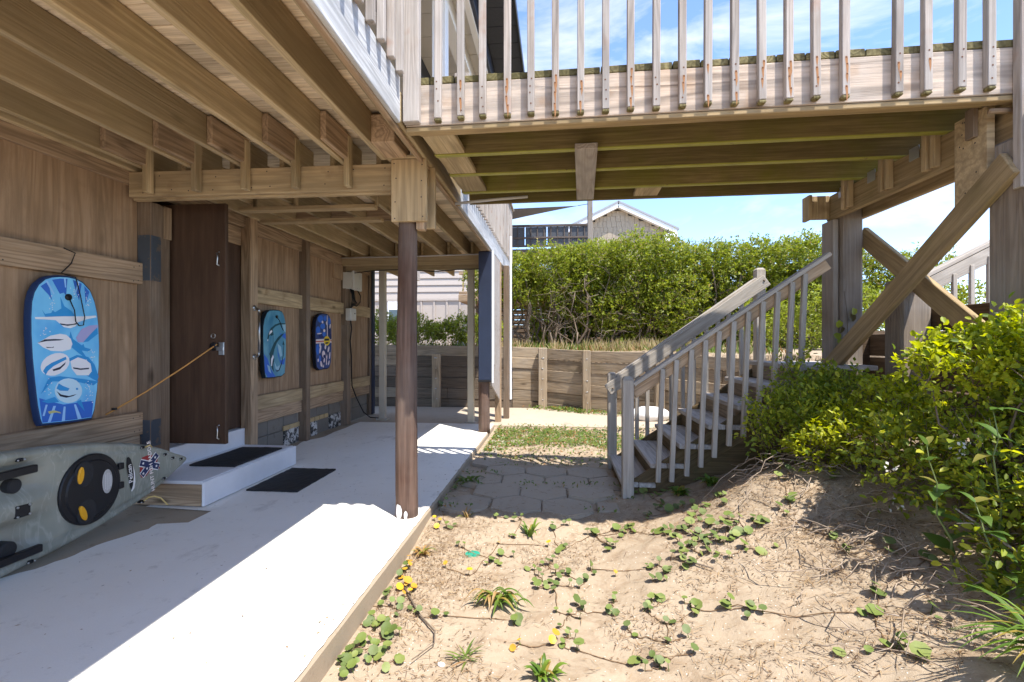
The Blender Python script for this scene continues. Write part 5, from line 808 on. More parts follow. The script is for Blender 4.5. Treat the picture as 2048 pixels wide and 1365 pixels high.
for sa, ang in ((-0.058, -0.38), (0.06, -0.38), (-0.03, 0.72), (-0.07, 0.72), (0.06, 0.72)):
    c_ = (ec[0]+sa*math.cos(ang), ec[1]+sa*math.sin(ang))
    plane_poly('emblem_star', [(c_[0]+(0.011 if i % 2 == 0 else 0.005)*math.sin(i*math.pi/5), c_[1]+(0.011 if i % 2 == 0 else 0.005)*math.cos(i*math.pi/5)) for i in range(10)], M_swhite, em, KS+0.002)
text('lettering', 'HUNT FISH PADDLE', 0.04, M_spink, em, rotM((KS+0.0026, 3.155, 0.36), 0.12), 0.98)

# ---------------------------------------------------------------- bodyboards
AM = {'deepblue': flat('print_deep_blue', (0.03, 0.14, 0.55), 0.35), 'ray': flat('print_ray', (0.3, 0.55, 0.85), 0.35), 'sharkblue': flat('print_blue', (0.03, 0.28, 0.62), 0.35), 'white': flat('print_white', (0.78, 0.77, 0.79), 0.35),
      'ink': flat('print_ink', (0.01, 0.02, 0.05), 0.4), 'lilac': flat('print_lilac', (0.38, 0.36, 0.6), 0.35), 'pale': flat('print_pale', (0.5, 0.7, 0.82), 0.35), 'signature': flat('print_gold', (0.5, 0.5, 0.2), 0.4),
      'paleblue': flat('print_pale_blue', (0.3, 0.5, 0.6), 0.35), 'orca': flat('print_teal_dark', (0.012, 0.07, 0.09), 0.35), 'pinkwhite': flat('print_pink_white', (0.7, 0.6, 0.6), 0.35), 'red': flat('print_red', (0.55, 0.07, 0.04), 0.4), 'yellow': flat('print_yellow', (0.75, 0.52, 0.02), 0.4), 'navy': flat('print_navy', (0.012, 0.03, 0.13), 0.35)}
def gradmat(name, c1, c2, c3, sc):
    m, nt, b = newmat(name); tc = N(nt, 'ShaderNodeTexCoord'); mpn = N(nt, 'ShaderNodeMapping', Scale=sc); nt.links.new(tc.outputs['Object'], mpn.inputs[0])
    f = noise(nt, mpn.outputs[0], 3.0, 3, 0.5, 0.6); c = mixc(nt, ramp(nt, f, 0.3, 0.7), c1, c2); f2 = noise(nt, mpn.outputs[0], 7.0, 2, 0.5)
    c = mixc(nt, math_(nt, 'MULTIPLY', ramp(nt, f2, 0.5, 0.7), 0.5), c, c3); nt.links.new(c, b.inputs['Base Color']); b.inputs['Roughness'].default_value = 0.35; return m
def bodyboard(label, data, basemat, edge, leash):
    ol = data['outline']; n = len(ol); xb, xf = -3.078, -3.03
    cy = sum(p[0] for p in ol)/n; cz = sum(p[1] for p in ol)/n
    t = thing('bodyboard', label, 'bodyboard', (-3.06, cy, min(p[1] for p in ol)), 'bodyboards hung on the wall')
    V = []; F = []
    lay = [(xb, 0.985), (xb+0.012, 1.0), (xf-0.012, 1.0), (xf-0.003, 0.992), (xf, 0.97)]
    for xx, s in lay: V += [(xx, cy+(a-cy)*s, cz+(b-cz)*s) for a, b in ol]
    for j in range(len(lay)-1):
        for k in range(n): F.append([j*n+k, j*n+(k+1) % n, (j+1)*n+(k+1) % n, (j+1)*n+k])
    F.append(list(range(n))[::-1])
    mobj('core', V, F, edge, t)
    face = mobj('printed_skin', [(xf, cy+(a-cy)*0.97, cz+(b-cz)*0.97) for a, b in ol], [list(range(n))[::-1]], basemat, t)
    for i, (m_, pts) in enumerate(data['art']):
        pts = [(cy+(a-cy)*0.975, cz+(b-cz)*0.975) for a, b in pts]
        plane_poly('print_shape', pts, AM[m_], face, xf+0.0004+0.00006*i)
    if leash: tube('leash', M_black, t, leash, 0.0035, 6)
    return t
M_b1 = gradmat('ocean_print', (0.09, 0.43, 0.78), (0.26, 0.66, 0.9), (0.08, 0.33, 0.75), (1, 1.2, 0.8))
M_b2 = gradmat('teal_print', (0.03, 0.18, 0.3), (0.12, 0.35, 0.45), (0.2, 0.45, 0.52), (1, 1.4, 0.7))
M_b3 = gradmat('leopard_print', (0.012, 0.03, 0.12), (0.02, 0.06, 0.22), (0.03, 0.1, 0.36), (1, 1.5, 1))
bA = bodyboard('blue bodyboard printed with grinning sharks hung nearest the kayak', BOARD_A, M_b1, flat('board_edge_navy', (0.015, 0.04, 0.12)), [(-3.025, 2.845, 1.48), (-3.012, 2.87, 1.40), (-3.01, 2.876, 1.33), (-3.012, 2.90, 1.305), (-3.012, 2.93, 1.31), (-3.012, 2.938, 1.36), (-3.014, 2.91, 1.5), (-3.02, 2.885, 1.61), (-3.05, 2.86, 1.62), (-3.07, 2.84, 1.63), (-3.065, 2.9, 1.70), (-3.07, 2.93, 1.77), (-3.076, 2.86, 1.79)])
cyl('leash_plug', M_black, bA, (-3.03, 2.845, 1.48), (-3.022, 2.845, 1.48), 0.02)
bB = bodyboard('teal bodyboard printed with two orcas hung beside the metal grab bar', BOARD_B, M_b2, flat('board_edge_dark', (0.01, 0.02, 0.03)), [(-3.025, 5.16, 1.47), (-3.02, 5.2, 1.44), (-3.02, 5.25, 1.36), (-3.02, 5.28, 1.33)])
cyl('leash_plug', M_black, bB, (-3.03, 5.16, 1.475), (-3.02, 5.16, 1.475), 0.016)
bodyboard('navy and white spotted bodyboard with a yellow round sticker', BOARD_C, M_b3, flat('board_edge_black', (0.01, 0.01, 0.02)), None)

# ---------------------------------------------------------------- utility boxes and cables
M_box = paint('off_white_plastic', (0.6, 0.58, 0.52), var=0.05)
ub = thing('utility_box', 'large off-white utility box high on the storage wall', 'utility box', (-2.96, 7.1, 1.98))
bx('body', M_box, ub, (-3.1, 6.98, 1.975), (-2.96, 7.28, 2.22), 2, 0.01); bx('cover', M_box, ub, (-2.958, 6.975, 1.96), (-2.925, 7.285, 2.235), 2, 0.012)
bx('label_plate', M_pvc, ub, (-2.9245, 7.16, 2.13), (-2.923, 7.23, 2.2), 2, 0)
for a in (7.1, 7.17): cyl('knob', M_pvc, ub, (-2.925, a, 1.99), (-2.917, a, 1.99), 0.01, sides=10)
cabs = []
for k in range(5):
    cabs.append(([(-3.0, 7.02+0.03*k, 1.975), (-2.98, 7.03+0.03*k, 1.90-0.02*k), (-2.97, 7.02+0.045*k, 1.80-0.005*k), (-2.985, 7.02+0.01*k, 1.72), (-3.0, 7.02, 1.68)], 0.007))
cabs.append(([(-2.99, 7.26, 1.98), (-2.96, 7.3, 1.9), (-2.955, 7.28, 1.8), (-2.97, 7.18, 1.735), (-2.99, 7.06, 1.75)], 0.009))
o = tubes('cable_bundle', M_black, None, cabs, 6); tag(o, 'tangle of black cables hanging under the large utility box', 'cable')
sb = bx('socket_box', M_box, None, (-3.04, 6.95, 1.515), (-2.955, 7.14, 1.69), 2, 0.008); tag(sb, 'small off-white socket box below the cable tangle', 'socket box'); cyl('button', M_black, sb, (-2.956, 7.08, 1.62), (-2.95, 7.08, 1.62), 0.01, sides=10)
bx('back_board', M_post, ub, (-3.115, 6.985, 1.45), (-3.045, 7.05, 2.3), 2)
bc = tube('power_cord', M_black, None, [(-3.0, 7.04, 1.515), (-2.99, 7.05, 1.4), (-3.0, 7.02, 1.22), (-3.02, 7.11, 1.0), (-3.02, 7.12, 0.7), (-3.03, 7.16, 0.55), (-3.02, 7.3, 0.36), (-2.99, 7.5, 0.12), (-2.93, 7.62, 0.02), (-2.8, 7.62, 0.012)], 0.009, 6); tag(bc, 'black power cord running down the wall from the socket box', 'power cord')

# ---------------------------------------------------------------- the house above the deck
hs = thing('upper_house', 'upper storey of the house with white porch column and navy fascia', 'house', (-2.5, 6.0, 2.7))
M_ceil = paint('beige_porch_panel', (0.6, 0.56, 0.5), var=0.05); M_roofd = paint('dark_shingle', (0.045, 0.05, 0.065), rough=0.9, var=0.3, scale=30)
bx('wall', M_bed, hs, (-3.5, -2.0, 2.7), (-3.36, 12.0, 5.2), 1, 0)
for i in range(14): bx('ceiling_panel', M_ceil, hs, (-3.36, 3.6+i*0.45, 5.12), (-0.98, 4.042+i*0.45, 5.14), 0, 0.004)
for i in range(9): bx('ceiling_panel', M_ceil, hs, (-3.36, -0.5+i*0.455, 5.12), (-1.3, -0.055+i*0.455, 5.14), 0, 0.004)
bx('fascia', M_navy, hs, (-0.97, 3.55, 5.0), (-0.93, 10.0, 5.25), 1); bx('trim', M_trim, hs, (-1.05, 3.55, 4.98), (-0.975, 10.0, 5.1), 1)
bx('header', M_trim, hs, (-1.35, 3.55, 4.9), (-1.2, 10.0, 5.115), 1); bx('header', M_navy, hs, (-2.0, 3.55, 4.85), (-1.86, 10.0, 5.115), 1)
for i in range(16): bx('eave_board', M_roofd, hs, (-0.925, 4.5+i*0.36, 5.2), (-0.52, 4.85+i*0.36, 5.24), 0, 0.003)
bx('gutter_edge', M_black, hs, (-0.515, 4.4, 5.17), (-0.49, 10.3, 5.28), 1)
V = [(-0.5, 3.5, 5.27), (-0.5, 10.3, 5.27), (-4.0, 10.3, 6.8), (-4.0, 3.5, 6.8)]; V += [(a, b, c+0.06) for a, b, c in V]
mobj('roof', V, [[3, 2, 1, 0], [4, 5, 6, 7], [0, 1, 5, 4], [1, 2, 6, 5], [2, 3, 7, 6], [3, 0, 4, 7]], M_roofd, hs)
for x, y in ((-1.27, 5.35), (-1.27, 8.3)): bx('column', M_trim, hs, (x-0.075, y-0.075, 2.672), (x+0.075, y+0.075, 4.9), 2, 0.006)

# ---------------------------------------------------------------- neighbours
n1 = thing('siding_house', 'pale beige neighbour house with lap siding above board and batten', 'house', (-5.5, 16.5, 0.9))
bx('wall', M_bed, n1, (-10, 16.6, 0.5), (-2.35, 22, 6.5), 0, 0)
for i in range(17): beam('siding_board', M_bed, n1, (-10, 16.585, 2.79+i*0.23), (-2.35, 16.585, 2.79+i*0.23), 0.03, 0.25, (0, 0.16, 1), 0.003)
for i in range(18): bx('batten', M_bed, n1, (-9.9+i*0.44, 16.565, 0.8), (-9.84+i*0.44, 16.6, 2.6), 2)
bx('band_board', M_bed, n1, (-10, 16.55, 2.6), (-2.35, 16.6, 2.68), 0); bx('corner_board', M_bed, n1, (-2.42, 16.52, 0.5), (-2.3, 16.62, 6.4), 2)
M_glass = flat('window_glass', (0.05, 0.07, 0.08), 0.08, 0.0, 0.6)
wf = bx('window', M_trim, n1, (-5.75, 16.53, 1.9), (-4.75, 16.598, 2.58), 0)
for a in (-5.7, -5.22): bx('pane', M_glass, wf, (a, 16.524, 1.95), (a+0.44, 16.5295, 2.53), 2, 0); bx('blind', M_trim, wf, (a+0.01, 16.519, 2.3), (a+0.43, 16.5235, 2.52), 0, 0)
V = [(-10.3, 16.2, 6.4), (-2.0, 16.2, 6.4), (-2.0, 22.4, 6.4), (-10.3, 22.4, 6.4), (-9, 19.3, 8.3), (-3.2, 19.3, 8.3)]
mobj('roof', V, [[0, 1, 5, 4], [1, 2, 5], [2, 3, 4, 5], [3, 0, 4], [3, 2, 1, 0]], M_roofd, n1)

M_shk = paint('tan_shingle', (0.35, 0.28, 0.195), var=0.2); M_roofg = paint('grey_roof', (0.3, 0.31, 0.33), rough=0.9)
n2 = thing('gable_house', 'distant gabled house with tan shingles and white rake boards', 'house', (3.8, 32.0, 1.0))
pk = Vector((3.77, 32, 9.66)); el = Vector((0.2, 32, 7.95)); er = Vector((7.3, 32, 7.95))
V = [(0.6, 32, 1.0), (6.95, 32, 1.0), (6.95, 32, 8.0), (3.77, 32, 9.5), (0.6, 32, 8.0)]; V += [(a, 42, c) for a, b, c in V]
mobj('wall', V, [[0, 1, 2, 3, 4], [9, 8, 7, 6, 5], [0, 5, 6, 1], [1, 6, 7, 2], [4, 9, 5, 0]], M_shk, n2)
for r_ in range(7):
    z0 = 7.1+r_*0.34; hw = min(3.15, (9.5-z0)/1.5*3.17)-0.1
    x = 3.77-hw; k = 0
    while x < 3.77+hw-0.1:
        w = min(random.uniform(0.22, 0.36), 3.77+hw-x); 
        if w > 0.08: bx('shingle', M_shk, n2, (x, 31.96+random.uniform(-.012, .0), z0+random.uniform(-.015, .01)), (x+w-0.02, 31.985, z0+0.335), 2, 0)
        x += w
for a, b in ((el, pk), (er, pk)):
    d = (b-a).normalized()
    beam('rake_board', M_trim, n2, a+Vector((0, -0.52, 0.05)), b+Vector((0, -0.52, 0.06)), 0.06, 0.26); beam('soffit', M_trim, n2, a+Vector((0, -0.25, -0.02)), b+Vector((0, -0.25, -0.02)), 0.5, 0.05)
    beam('roof', M_roofg, n2, a+Vector((0, 4.5, 0.26))-d*0.15, b+Vector((0, 4.5, 0.26))+d*0.02, 10.2, 0.12)
bx('eave_return', M_trim, n2, (6.6, 31.45, 7.45), (7.35, 31.9, 7.9), 0)

def fence_rail(label, x0, x1, y, z0, z1, mat, name='deck_railing', step=0.16):
    t = thing(name, label, 'railing', ((x0+x1)/2, y, z0))
    bx('top_rail', mat, t, (x0, y-0.06, z1), (x1, y+0.06, z1+0.08), 0); bx('bottom_rail', mat, t, (x0, y-0.03, z0), (x1, y+0.03, z0+0.08), 0)
    for x in np.arange(x0+0.1, x1-0.05, step): bx('baluster', mat, t, (x, y-0.02, z0+0.08), (x+0.045, y+0.02, z1), 2, 0)
    return t
M_meshp = paint('dark_privacy_mesh', (0.06, 0.06, 0.065), wear=0.35, wearc=(0.3, 0.3, 0.32), wscale=14)
M_dkrail = wood('dark_weathered_rail', (0.16, 0.13, 0.11), (0.09, 0.07, 0.06), vary=0.2)
t = fence_rail('dark upper deck railing behind the hedge top left', -3.2, 1.4, 21.0, 5.2, 6.05, M_dkrail, 'deck_railing', 0.28)
bx('middle_rail', M_dkrail, t, (-3.2, 20.96, 5.55), (1.4, 21.04, 5.62), 0)
for x in np.arange(-3.2, 1.3, 0.92): bx('mesh_panel', M_meshp, t, (x+0.02, 21.025, 5.2), (x+0.9, 21.035, 6.04), 0)
bx('deck_edge', M_dkrail, t, (-3.2, 20.9, 4.9), (1.4, 23, 5.1), 0)
for x in (-2.8, -1.4, 0.0, 1.2): bx('deck_post', M_dkrail, t, (x, 21.2, 1.0), (x+0.18, 21.4, 5.0), 2)
t = fence_rail('brown lower deck railing seen through the bare hedge stems', -2.9, -0.3, 14.6, 2.62, 3.2, M_rail, 'lower_railing', 0.15)
bx('deck_edge', M_rail, t, (-2.9, 14.5, 2.4), (-0.3, 16.4, 2.6), 0)
for k in range(9): bx('back_board', M_dock, t, (-2.8, 16.3, 0.95+k*0.165), (3.6, 16.34, 1.105+k*0.165), 0)  # dark boards added behind the hedge gaps, standing for the shaded understory
for x in (-2.6, -0.85): bx('deck_post', M_gpile, t, (x, 14.5, 0.95), (x+0.2, 14.7, 2.4), 2)
sl = thing('slat_screen', 'brown horizontal slat screen below the neighbour deck', 'screen', (-1.4, 14.9, 1.0))
for i in range(8): bx('slat', M_rail, sl, (-2.6, 14.9, 1.12+i*0.13), (-0.75, 14.93, 1.2+i*0.13), 0)
for x in (-2.2, -1.35): bx('upright', M_dock, sl, (x, 14.935, 1.0), (x+0.06, 14.98, 2.15), 2)
sp_ = bx('sail_post', M_gpile, None, (1.18, 19.9, 0.9), (1.38, 20.1, 7.4), 2, 0.02); tag(sp_, 'tall square post holding the grey shade sail', 'post')
V = []; F = []; n = 14
A_, B_, C_ = Vector((0.85, 20, 6.62)), Vector((-5.5, 19.5, 6.35)), Vector((-5.0, 22.5, 6.1))
for i in range(n+1):
    for j in range(n+1-i):
        a, b = i/n, j/n; c = 1-a-b; p = A_*a+B_*b+C_*c; p = p+Vector((0, -0.3*a*b*c*27*0.3, 0.5*a*c*0.4)); V.append(tuple(p))
ix = lambda i, j: sum(n+1-k for k in range(i))+j
for i in range(n):
    for j in range(n-i):
        F.append([ix(i, j), ix(i+1, j), ix(i, j+1)])
        if j < n-i-1: F.append([ix(i+1, j), ix(i+1, j+1), ix(i, j+1)])
sail = mobj('shade_sail', V, F, paint('grey_sail_cloth', (0.16, 0.16, 0.17), rough=0.9), None, True); tag(sail, 'dark grey triangular shade sail above the hedge', 'shade sail')
tube('sail_cord', M_black, sail, [(0.8, 20, 6.62), (1.2, 20.0, 6.68)], 0.012, 5)
# sandbag and small litter
V = []; F = []; nu, nv = 16, 10
for i in range(nv+1):
    for k in range(nu):
        t = math.pi*i/nv; a = 2*math.pi*k/nu; V.append((1.42+0.34*math.sin(t)*math.cos(a)*(1+0.08*math.sin(3*a)), 7.95+0.16*math.sin(t)*math.sin(a), 0.07+0.12*math.cos(t)+0.015*math.sin(5*a+t*3)))
for i in range(nv):
    for k in range(nu): F.append([i*nu+k, (i+1)*nu+k, (i+1)*nu+(k+1) % nu, i*nu+(k+1) % nu])
sbg = mobj('sandbag', V, F, paint('white_woven_bag', (0.72, 0.72, 0.72), var=0.08), None, True); tag(sbg, 'white sandbag lying behind the staircase', 'sandbag')
z_ = gz(-0.526, 3.075)
gl = tube('green_lid', paint('green_plastic', (0.02, 0.3, 0.2), rough=0.4), None, [(-0.526, 3.075, z_-0.01), (-0.526, 3.075, z_+0.006)], [0.05, 0.046], 20, False); tag(gl, 'round green plastic lid half buried in the sand', 'lid')
# ---------------------------------------------------------------- vegetation
def rand_unit(n):
    v = rng.normal(size=(n, 3)); return v/np.linalg.norm(v, axis=1, keepdims=True)
def norm(v): return v/np.maximum(np.linalg.norm(v, axis=1, keepdims=True), 1e-9)
def leaf_geo(P, D, Nn, L, Wd, fine=False):
    """leaf blades: centre P, direction D, normal Nn, length L, width Wd (arrays)"""
    S = norm(np.cross(D, Nn)); Nn = norm(np.cross(S, D)); L = L[:, None]; Wd = Wd[:, None]
    if not fine:
        A = P-D*L/2; B = P+S*Wd/2+Nn*Wd*0.18; C = P+D*L/2; E_ = P-S*Wd/2+Nn*Wd*0.18
        V = np.stack([A, B, C, E_], 1).reshape(-1, 3); n = len(P); k = np.arange(n)[:, None]*4
        return V, k+np.array([[0, 1, 2, 3]])
    A = P-D*L/2; B1 = P-D*L*0.18+S*Wd/2+Nn*Wd*0.22; B2 = P+D*L*0.22+S*Wd*0.42+Nn*Wd*0.16; C = P+D*L/2-Nn*L*0.05
    E1 = P-D*L*0.18-S*Wd/2+Nn*Wd*0.22; E2 = P+D*L*0.22-S*Wd*0.42+Nn*Wd*0.16
    V = np.stack([A, B1, B2, C, E2, E1], 1).reshape(-1, 3); n = len(P); k = np.arange(n)[:, None]*6
    Q = np.concatenate([k+np.array([[0, 1, 2, 3]]), k+np.array([[3, 4, 5, 0]])]); return V, Q
def twigs_to_leaves(T, D, per, tl, ls, spread=0.75, asp=0.5, up=0.35, fine=False):
    """T twig bases, D twig directions -> leaves set along each twig"""
    n = len(T); k = np.tile(np.linspace(0.1, 1, per), n); Tr = np.repeat(T, per, 0); Dr = np.repeat(D, per, 0); tlr = np.repeat(tl, per)
    P = Tr+Dr*(k*tlr)[:, None]+rng.normal(size=(n*per, 3))*0.12*tlr[:, None]
    side = norm(np.cross(Dr, rand_unit(n*per))); LD = norm(Dr*(0.5+0.3*rng.random((n*per, 1)))+side*spread)
    L = ls*(0.45+1.0*rng.random(n*per)); Nn = norm(rand_unit(n*per)*0.7+np.array([0.15, -0.25, 1.0])*up*2+Dr*0.3)
    P = P+LD*L[:, None]*0.5
    return leaf_geo(P, LD, Nn, L, L*asp*(0.8+0.4*rng.random(n*per)), fine)
def shell_points(lobes, n, inner=0.72, down=0.5):
    """points near the surface of a union of ellipsoids; returns positions and outward directions"""
    vol = np.array([r[0]*r[1]+r[1]*r[2]+r[0]*r[2] for c, r in lobes]); pr = vol/vol.sum(); Ps = []; Ds = []
    while sum(len(p) for p in Ps) < n:
        m = n*2; li = rng.choice(len(lobes), m, p=pr); u = rand_unit(m)
        keep = (u[:, 2] > -0.25) | (rng.random(m) < down); u = u[keep]; li = li[keep]; m = len(u)
        C = np.array([lobes[i][0] for i in li]); Rr = np.array([lobes[i][1] for i in li]); rad = inner+(1.0-inner)*rng.random(m)**0.6
        P = C+u*Rr*rad[:, None]; ins = np.zeros(m, bool)
        for c, r in lobes:
            q = (((P-np.array(c))/np.array(r))**2).sum(1) < (inner*0.88)**2; ins |= q
        Ps.append(P[~ins]); Ds.append(norm(u/Rr)[~ins])
    return np.concatenate(Ps)[:n], np.concatenate(Ds)[:n]
def wander(a, b, n=6, amp=0.06):
    a, b = Vector(a), Vector(b); L_ = (b-a).length
    return [a+(b-a)*(i/n)+Vector((random.gauss(0, 1), random.gauss(0, 1), random.gauss(0, 1)))*amp*L_*math.sin(math.pi*min(1, i/n*1.0)) for i in range(n+1)]
M_hedge = leafmat('hedge_leaves', (0.1, 0.14, 0.014), (0.3, 0.325, 0.032), (0.26, 0.2, 0.075), trans=0.38, t3=0.93)
M_shrub = leafmat('shrub_leaves', (0.25, 0.29, 0.02), (0.46, 0.47, 0.035), (0.1, 0.15, 0.015), trans=0.45, t3=0.86)
M_shrubd = leafmat('tangle_leaves', (0.13, 0.18, 0.02), (0.28, 0.325, 0.035), (0.46, 0.46, 0.05), trans=0.45, t3=0.78)
M_lowg = leafmat('low_shrub_leaves', (0.18, 0.22, 0.02), (0.3, 0.33, 0.04), (0.1, 0.08, 0.03), trans=0.35)
M_weed = leafmat('weed_leaves', (0.07, 0.13, 0.02), (0.16, 0.21, 0.035), (0.3, 0.16, 0.06), trans=0.3, t3=0.85)
M_stem = paint('grey_brown_bark', (0.16, 0.12, 0.085), var=0.35, rough=0.9)
M_dry = leafmat('dry_straw', (0.26, 0.165, 0.085), (0.42, 0.3, 0.17), (0.13, 0.075, 0.04), trans=0.1, t3=0.7, rough=0.9)
M_drygr = leafmat('dry_grass', (0.34, 0.25, 0.12), (0.48, 0.37, 0.2), (0.2, 0.2, 0.05), trans=0.25, t3=0.8)
def plant(name, label, cat, base, lobes, ntw, per, tl, ls, mat, stems, asp=0.5, inner=0.7, upb=0.5, fine=False, group=None, down=0.4, extra=0):
    t = thing(name, label, cat, base, group)
    T, D = shell_points(lobes, ntw, inner, down)
    D = norm(D+np.array([0.05, -0.05, upb])+rng.normal(size=D.shape)*0.45)
    V, Q = twigs_to_leaves(T, D, per, tl*(0.6+0.8*rng.random(len(T))), ls, asp=asp, fine=fine)
    tag(fast_mesh('foliage', V, Q, mat, t), kind='stuff')
    lst = []
    for k in range(stems):
        c, r = random.choice(lobes); u = rand_unit(1)[0]; u[2] = abs(u[2])*0.6
        e = Vector(c)+Vector(u)*Vector((1, 1, 1)).length*0.0+Vector((u[0]*r[0]*0.8, u[1]*r[1]*0.8, u[2]*r[2]*0.8)); b0 = Vector(base)+Vector((random.gauss(0, 0.06), random.gauss(0, 0.05), -0.03))
        pts = wander(b0, e, 6, 0.07); r0 = random.uniform(0.5, 1)*0.012*max(1, (e-b0).length); lst.append((pts, [r0*(1-0.8*i/6) for i in range(7)]))
    # fine twigs
    for i in range(0, min(len(T), 220+extra)):
        p = Vector(T[i]); d = Vector(D[i]); L_ = tl*random.uniform(0.8, 1.4); lst.append(([p-d*L_*0.6, p+d*L_*0.2, p+d*L_*0.9], [0.0025, 0.002, 0.001]))
    if lst: tag(tubes('stems', M_stem, t, lst, 4), kind='stuff')
    return t

# long clipped hedge on the bank behind the retaining wall
def hedge_top(x): return np.interp(x, [-3, -1.2, -0.2, 0.6, 2.5, 4.0, 6.0, 7.4, 8.6], [3.0, 3.2, 3.3, 3.5, 3.52, 3.46, 3.2, 2.5, 2.0])
def hedge_bot(x): return np.interp(x, [-3, -0.9, 0.4, 1.2, 2.2, 3.0, 9], [2.45, 2.35, 1.8, 1.5, 1.3, 1.25, 1.2])
lob = []
for x in np.arange(-1.9, 6.5, 0.42):
    t_, b_ = float(hedge_top(x)), float(hedge_bot(x))
    z = t_-0.36
    while z > b_:
        fy = 11.25-0.1*x*0+0.25*math.sin(x*2.1)+0.35*(1-(z-b_)/max(0.3, t_-b_))*random.uniform(-.3, 1)
        if x > 3: fy -= (x-3)*0.22
        r = random.uniform(0.34, 0.52); lob.append(((x+random.uniform(-.15, .15), fy+random.uniform(0, .3)+r*0.4, z+random.uniform(-.06, .1)), (r, r, r*0.82)))
        if z > t_-0.7:
            lob.append(((x+random.uniform(-.15, .15), fy+0.9, z+random.uniform(0, .1)), (r, r, r*0.85))); lob.append(((x, fy+1.6, z), (r, r, r*0.8)))
        z -= 0.42
hd = plant('hedge', 'long dense yellow-green hedge growing above the retaining wall', 'hedge', (1.6, 11.9, 1.05), lob, 17500, 9, 0.13, 0.056, M_hedge, 0, asp=0.55, inner=0.55, upb=0.45, down=0.6)
# bare trunks under the hedge
lst = []
for k in range(110):
    x = random.uniform(-1.8, 3.4) if k < 85 else random.uniform(3, 7); y = 11.6+random.uniform(-.35, 0.7); b0 = (x, y, 1.0); h_ = random.uniform(1.2, 1.9)
    pts = wander(b0, (x+random.gauss(0, 0.35), y+random.gauss(0, 0.25), 1.0+h_), 7, 0.06); r0 = random.choice([0.012, 0.016, 0.022, 0.035]); lst.append((pts, [r0*(1-0.6*i/7) for i in range(8)]))
    for j in range(3):
        p = pts[random.randint(2, 6)]; lst.append((wander(p, p+Vector((random.gauss(0, .3), random.gauss(-.1, .25), random.uniform(.1, .5))), 4, 0.08), [0.008, 0.006, 0.005, 0.004, 0.002]))
tag(tubes('trunks', M_stem, hd, lst, 5), kind='stuff')
# inner dead leaf mass keeps the depth of the hedge dark
T = np.stack([rng.uniform(-1.8, 6.3, 9000), rng.uniform(11.7, 13.0, 9000), np.zeros(9000)], 1); T[:, 1] -= np.clip(T[:, 0]-3, 0, 9)*0.22
bt = hedge_bot(T[:, 0])-0.1; tp = hedge_top(T[:, 0])-0.35; T[:, 2] = bt+(tp-bt)*rng.random(9000)
D_ = rand_unit(9000); V, Q = leaf_geo(T, D_, rand_unit(9000), np.full(9000, 0.14), np.full(9000, 0.09)); tag(fast_mesh('inner_leaves', V, Q, M_hedge, hd), kind='stuff')
T = np.stack([rng.uniform(-0.7, 6.3, 7000), rng.uniform(12.7, 13.7, 7000), rng.uniform(1.0, 2.7, 7000)], 1); T[:, 1] -= np.clip(T[:, 0]-3, 0, 9)*0.2
V, Q = leaf_geo(T, rand_unit(7000), rand_unit(7000), np.full(7000, 0.17), np.full(7000, 0.12)); tag(fast_mesh('back_growth', V, Q, M_hedge, hd), kind='stuff')
tw = []
for k in range(160):
    x = random.uniform(-1.5, 4.5); z = float(hedge_bot(x))+random.uniform(-.3, .9); p = Vector((x, 11.25+random.uniform(-.2, .2), z)); tw.append((wander(p, p+Vector((random.gauss(-.15, .25), random.uniform(-.35, .0), random.uniform(-.15, .3))), 4, .1), [0.005, 0.004, 0.003, 0.002, 0.001]))
tubes('dead_twigs', paint('pale_dead_twig', (0.24, 0.19, 0.14), var=0.3), hd, tw, 4)['kind'] = 'stuff'
# second clump right of the pile
lob = [((6.5+random.uniform(-.5, .55), 10.5+random.uniform(-.4, .4), random.uniform(1.4, 2.65)), (0.42, 0.42, 0.36)) for k in range(14)]
plant('wax_myrtle', 'loose sunlit bush behind the braces at the end of the hedge', 'bush', (6.5, 10.5, 1.05), lob, 1700, 9, 0.15, 0.055, M_hedge, 8, asp=0.5, inner=0.5)
lob = [((3.6+0.33*k, 9.0-0.3*k+random.uniform(-.2, .2), 1.35+random.uniform(-.05, .3)), (0.42, 0.4, 0.42)) for k in range(7)]
plant('bank_bush', 'bright green bush behind the top of the staircase', 'bush', (4.4, 8.3, 1.03), lob, 1500, 9, 0.12, 0.05, M_lowg, 8, asp=0.5)
# low shrubs on the bank seen under the deck
for (xx, yy, w, h_, lab) in ((-3.3, 10.4, 0.75, 0.42, 'low green shrub on the bank left of the foreground pile'), (-1.75, 10.3, 0.7, 0.38, 'low green shrub on the bank behind the steel post'), (-4.6, 10.6, 0.8, 0.6, 'taller green shrub on the bank beside the storage wall corner')):
    lob = [((xx+random.uniform(-w, w)*0.9, yy+random.uniform(-.3, .5), 1.12+random.uniform(0.05, h_)), (0.34, 0.34, 0.24)) for k in range(9)]
    plant('low_shrub', lab, 'shrub', (xx, yy, 1.04), lob, 1000, 8, 0.11, 0.05, M_lowg, 6, asp=0.5)

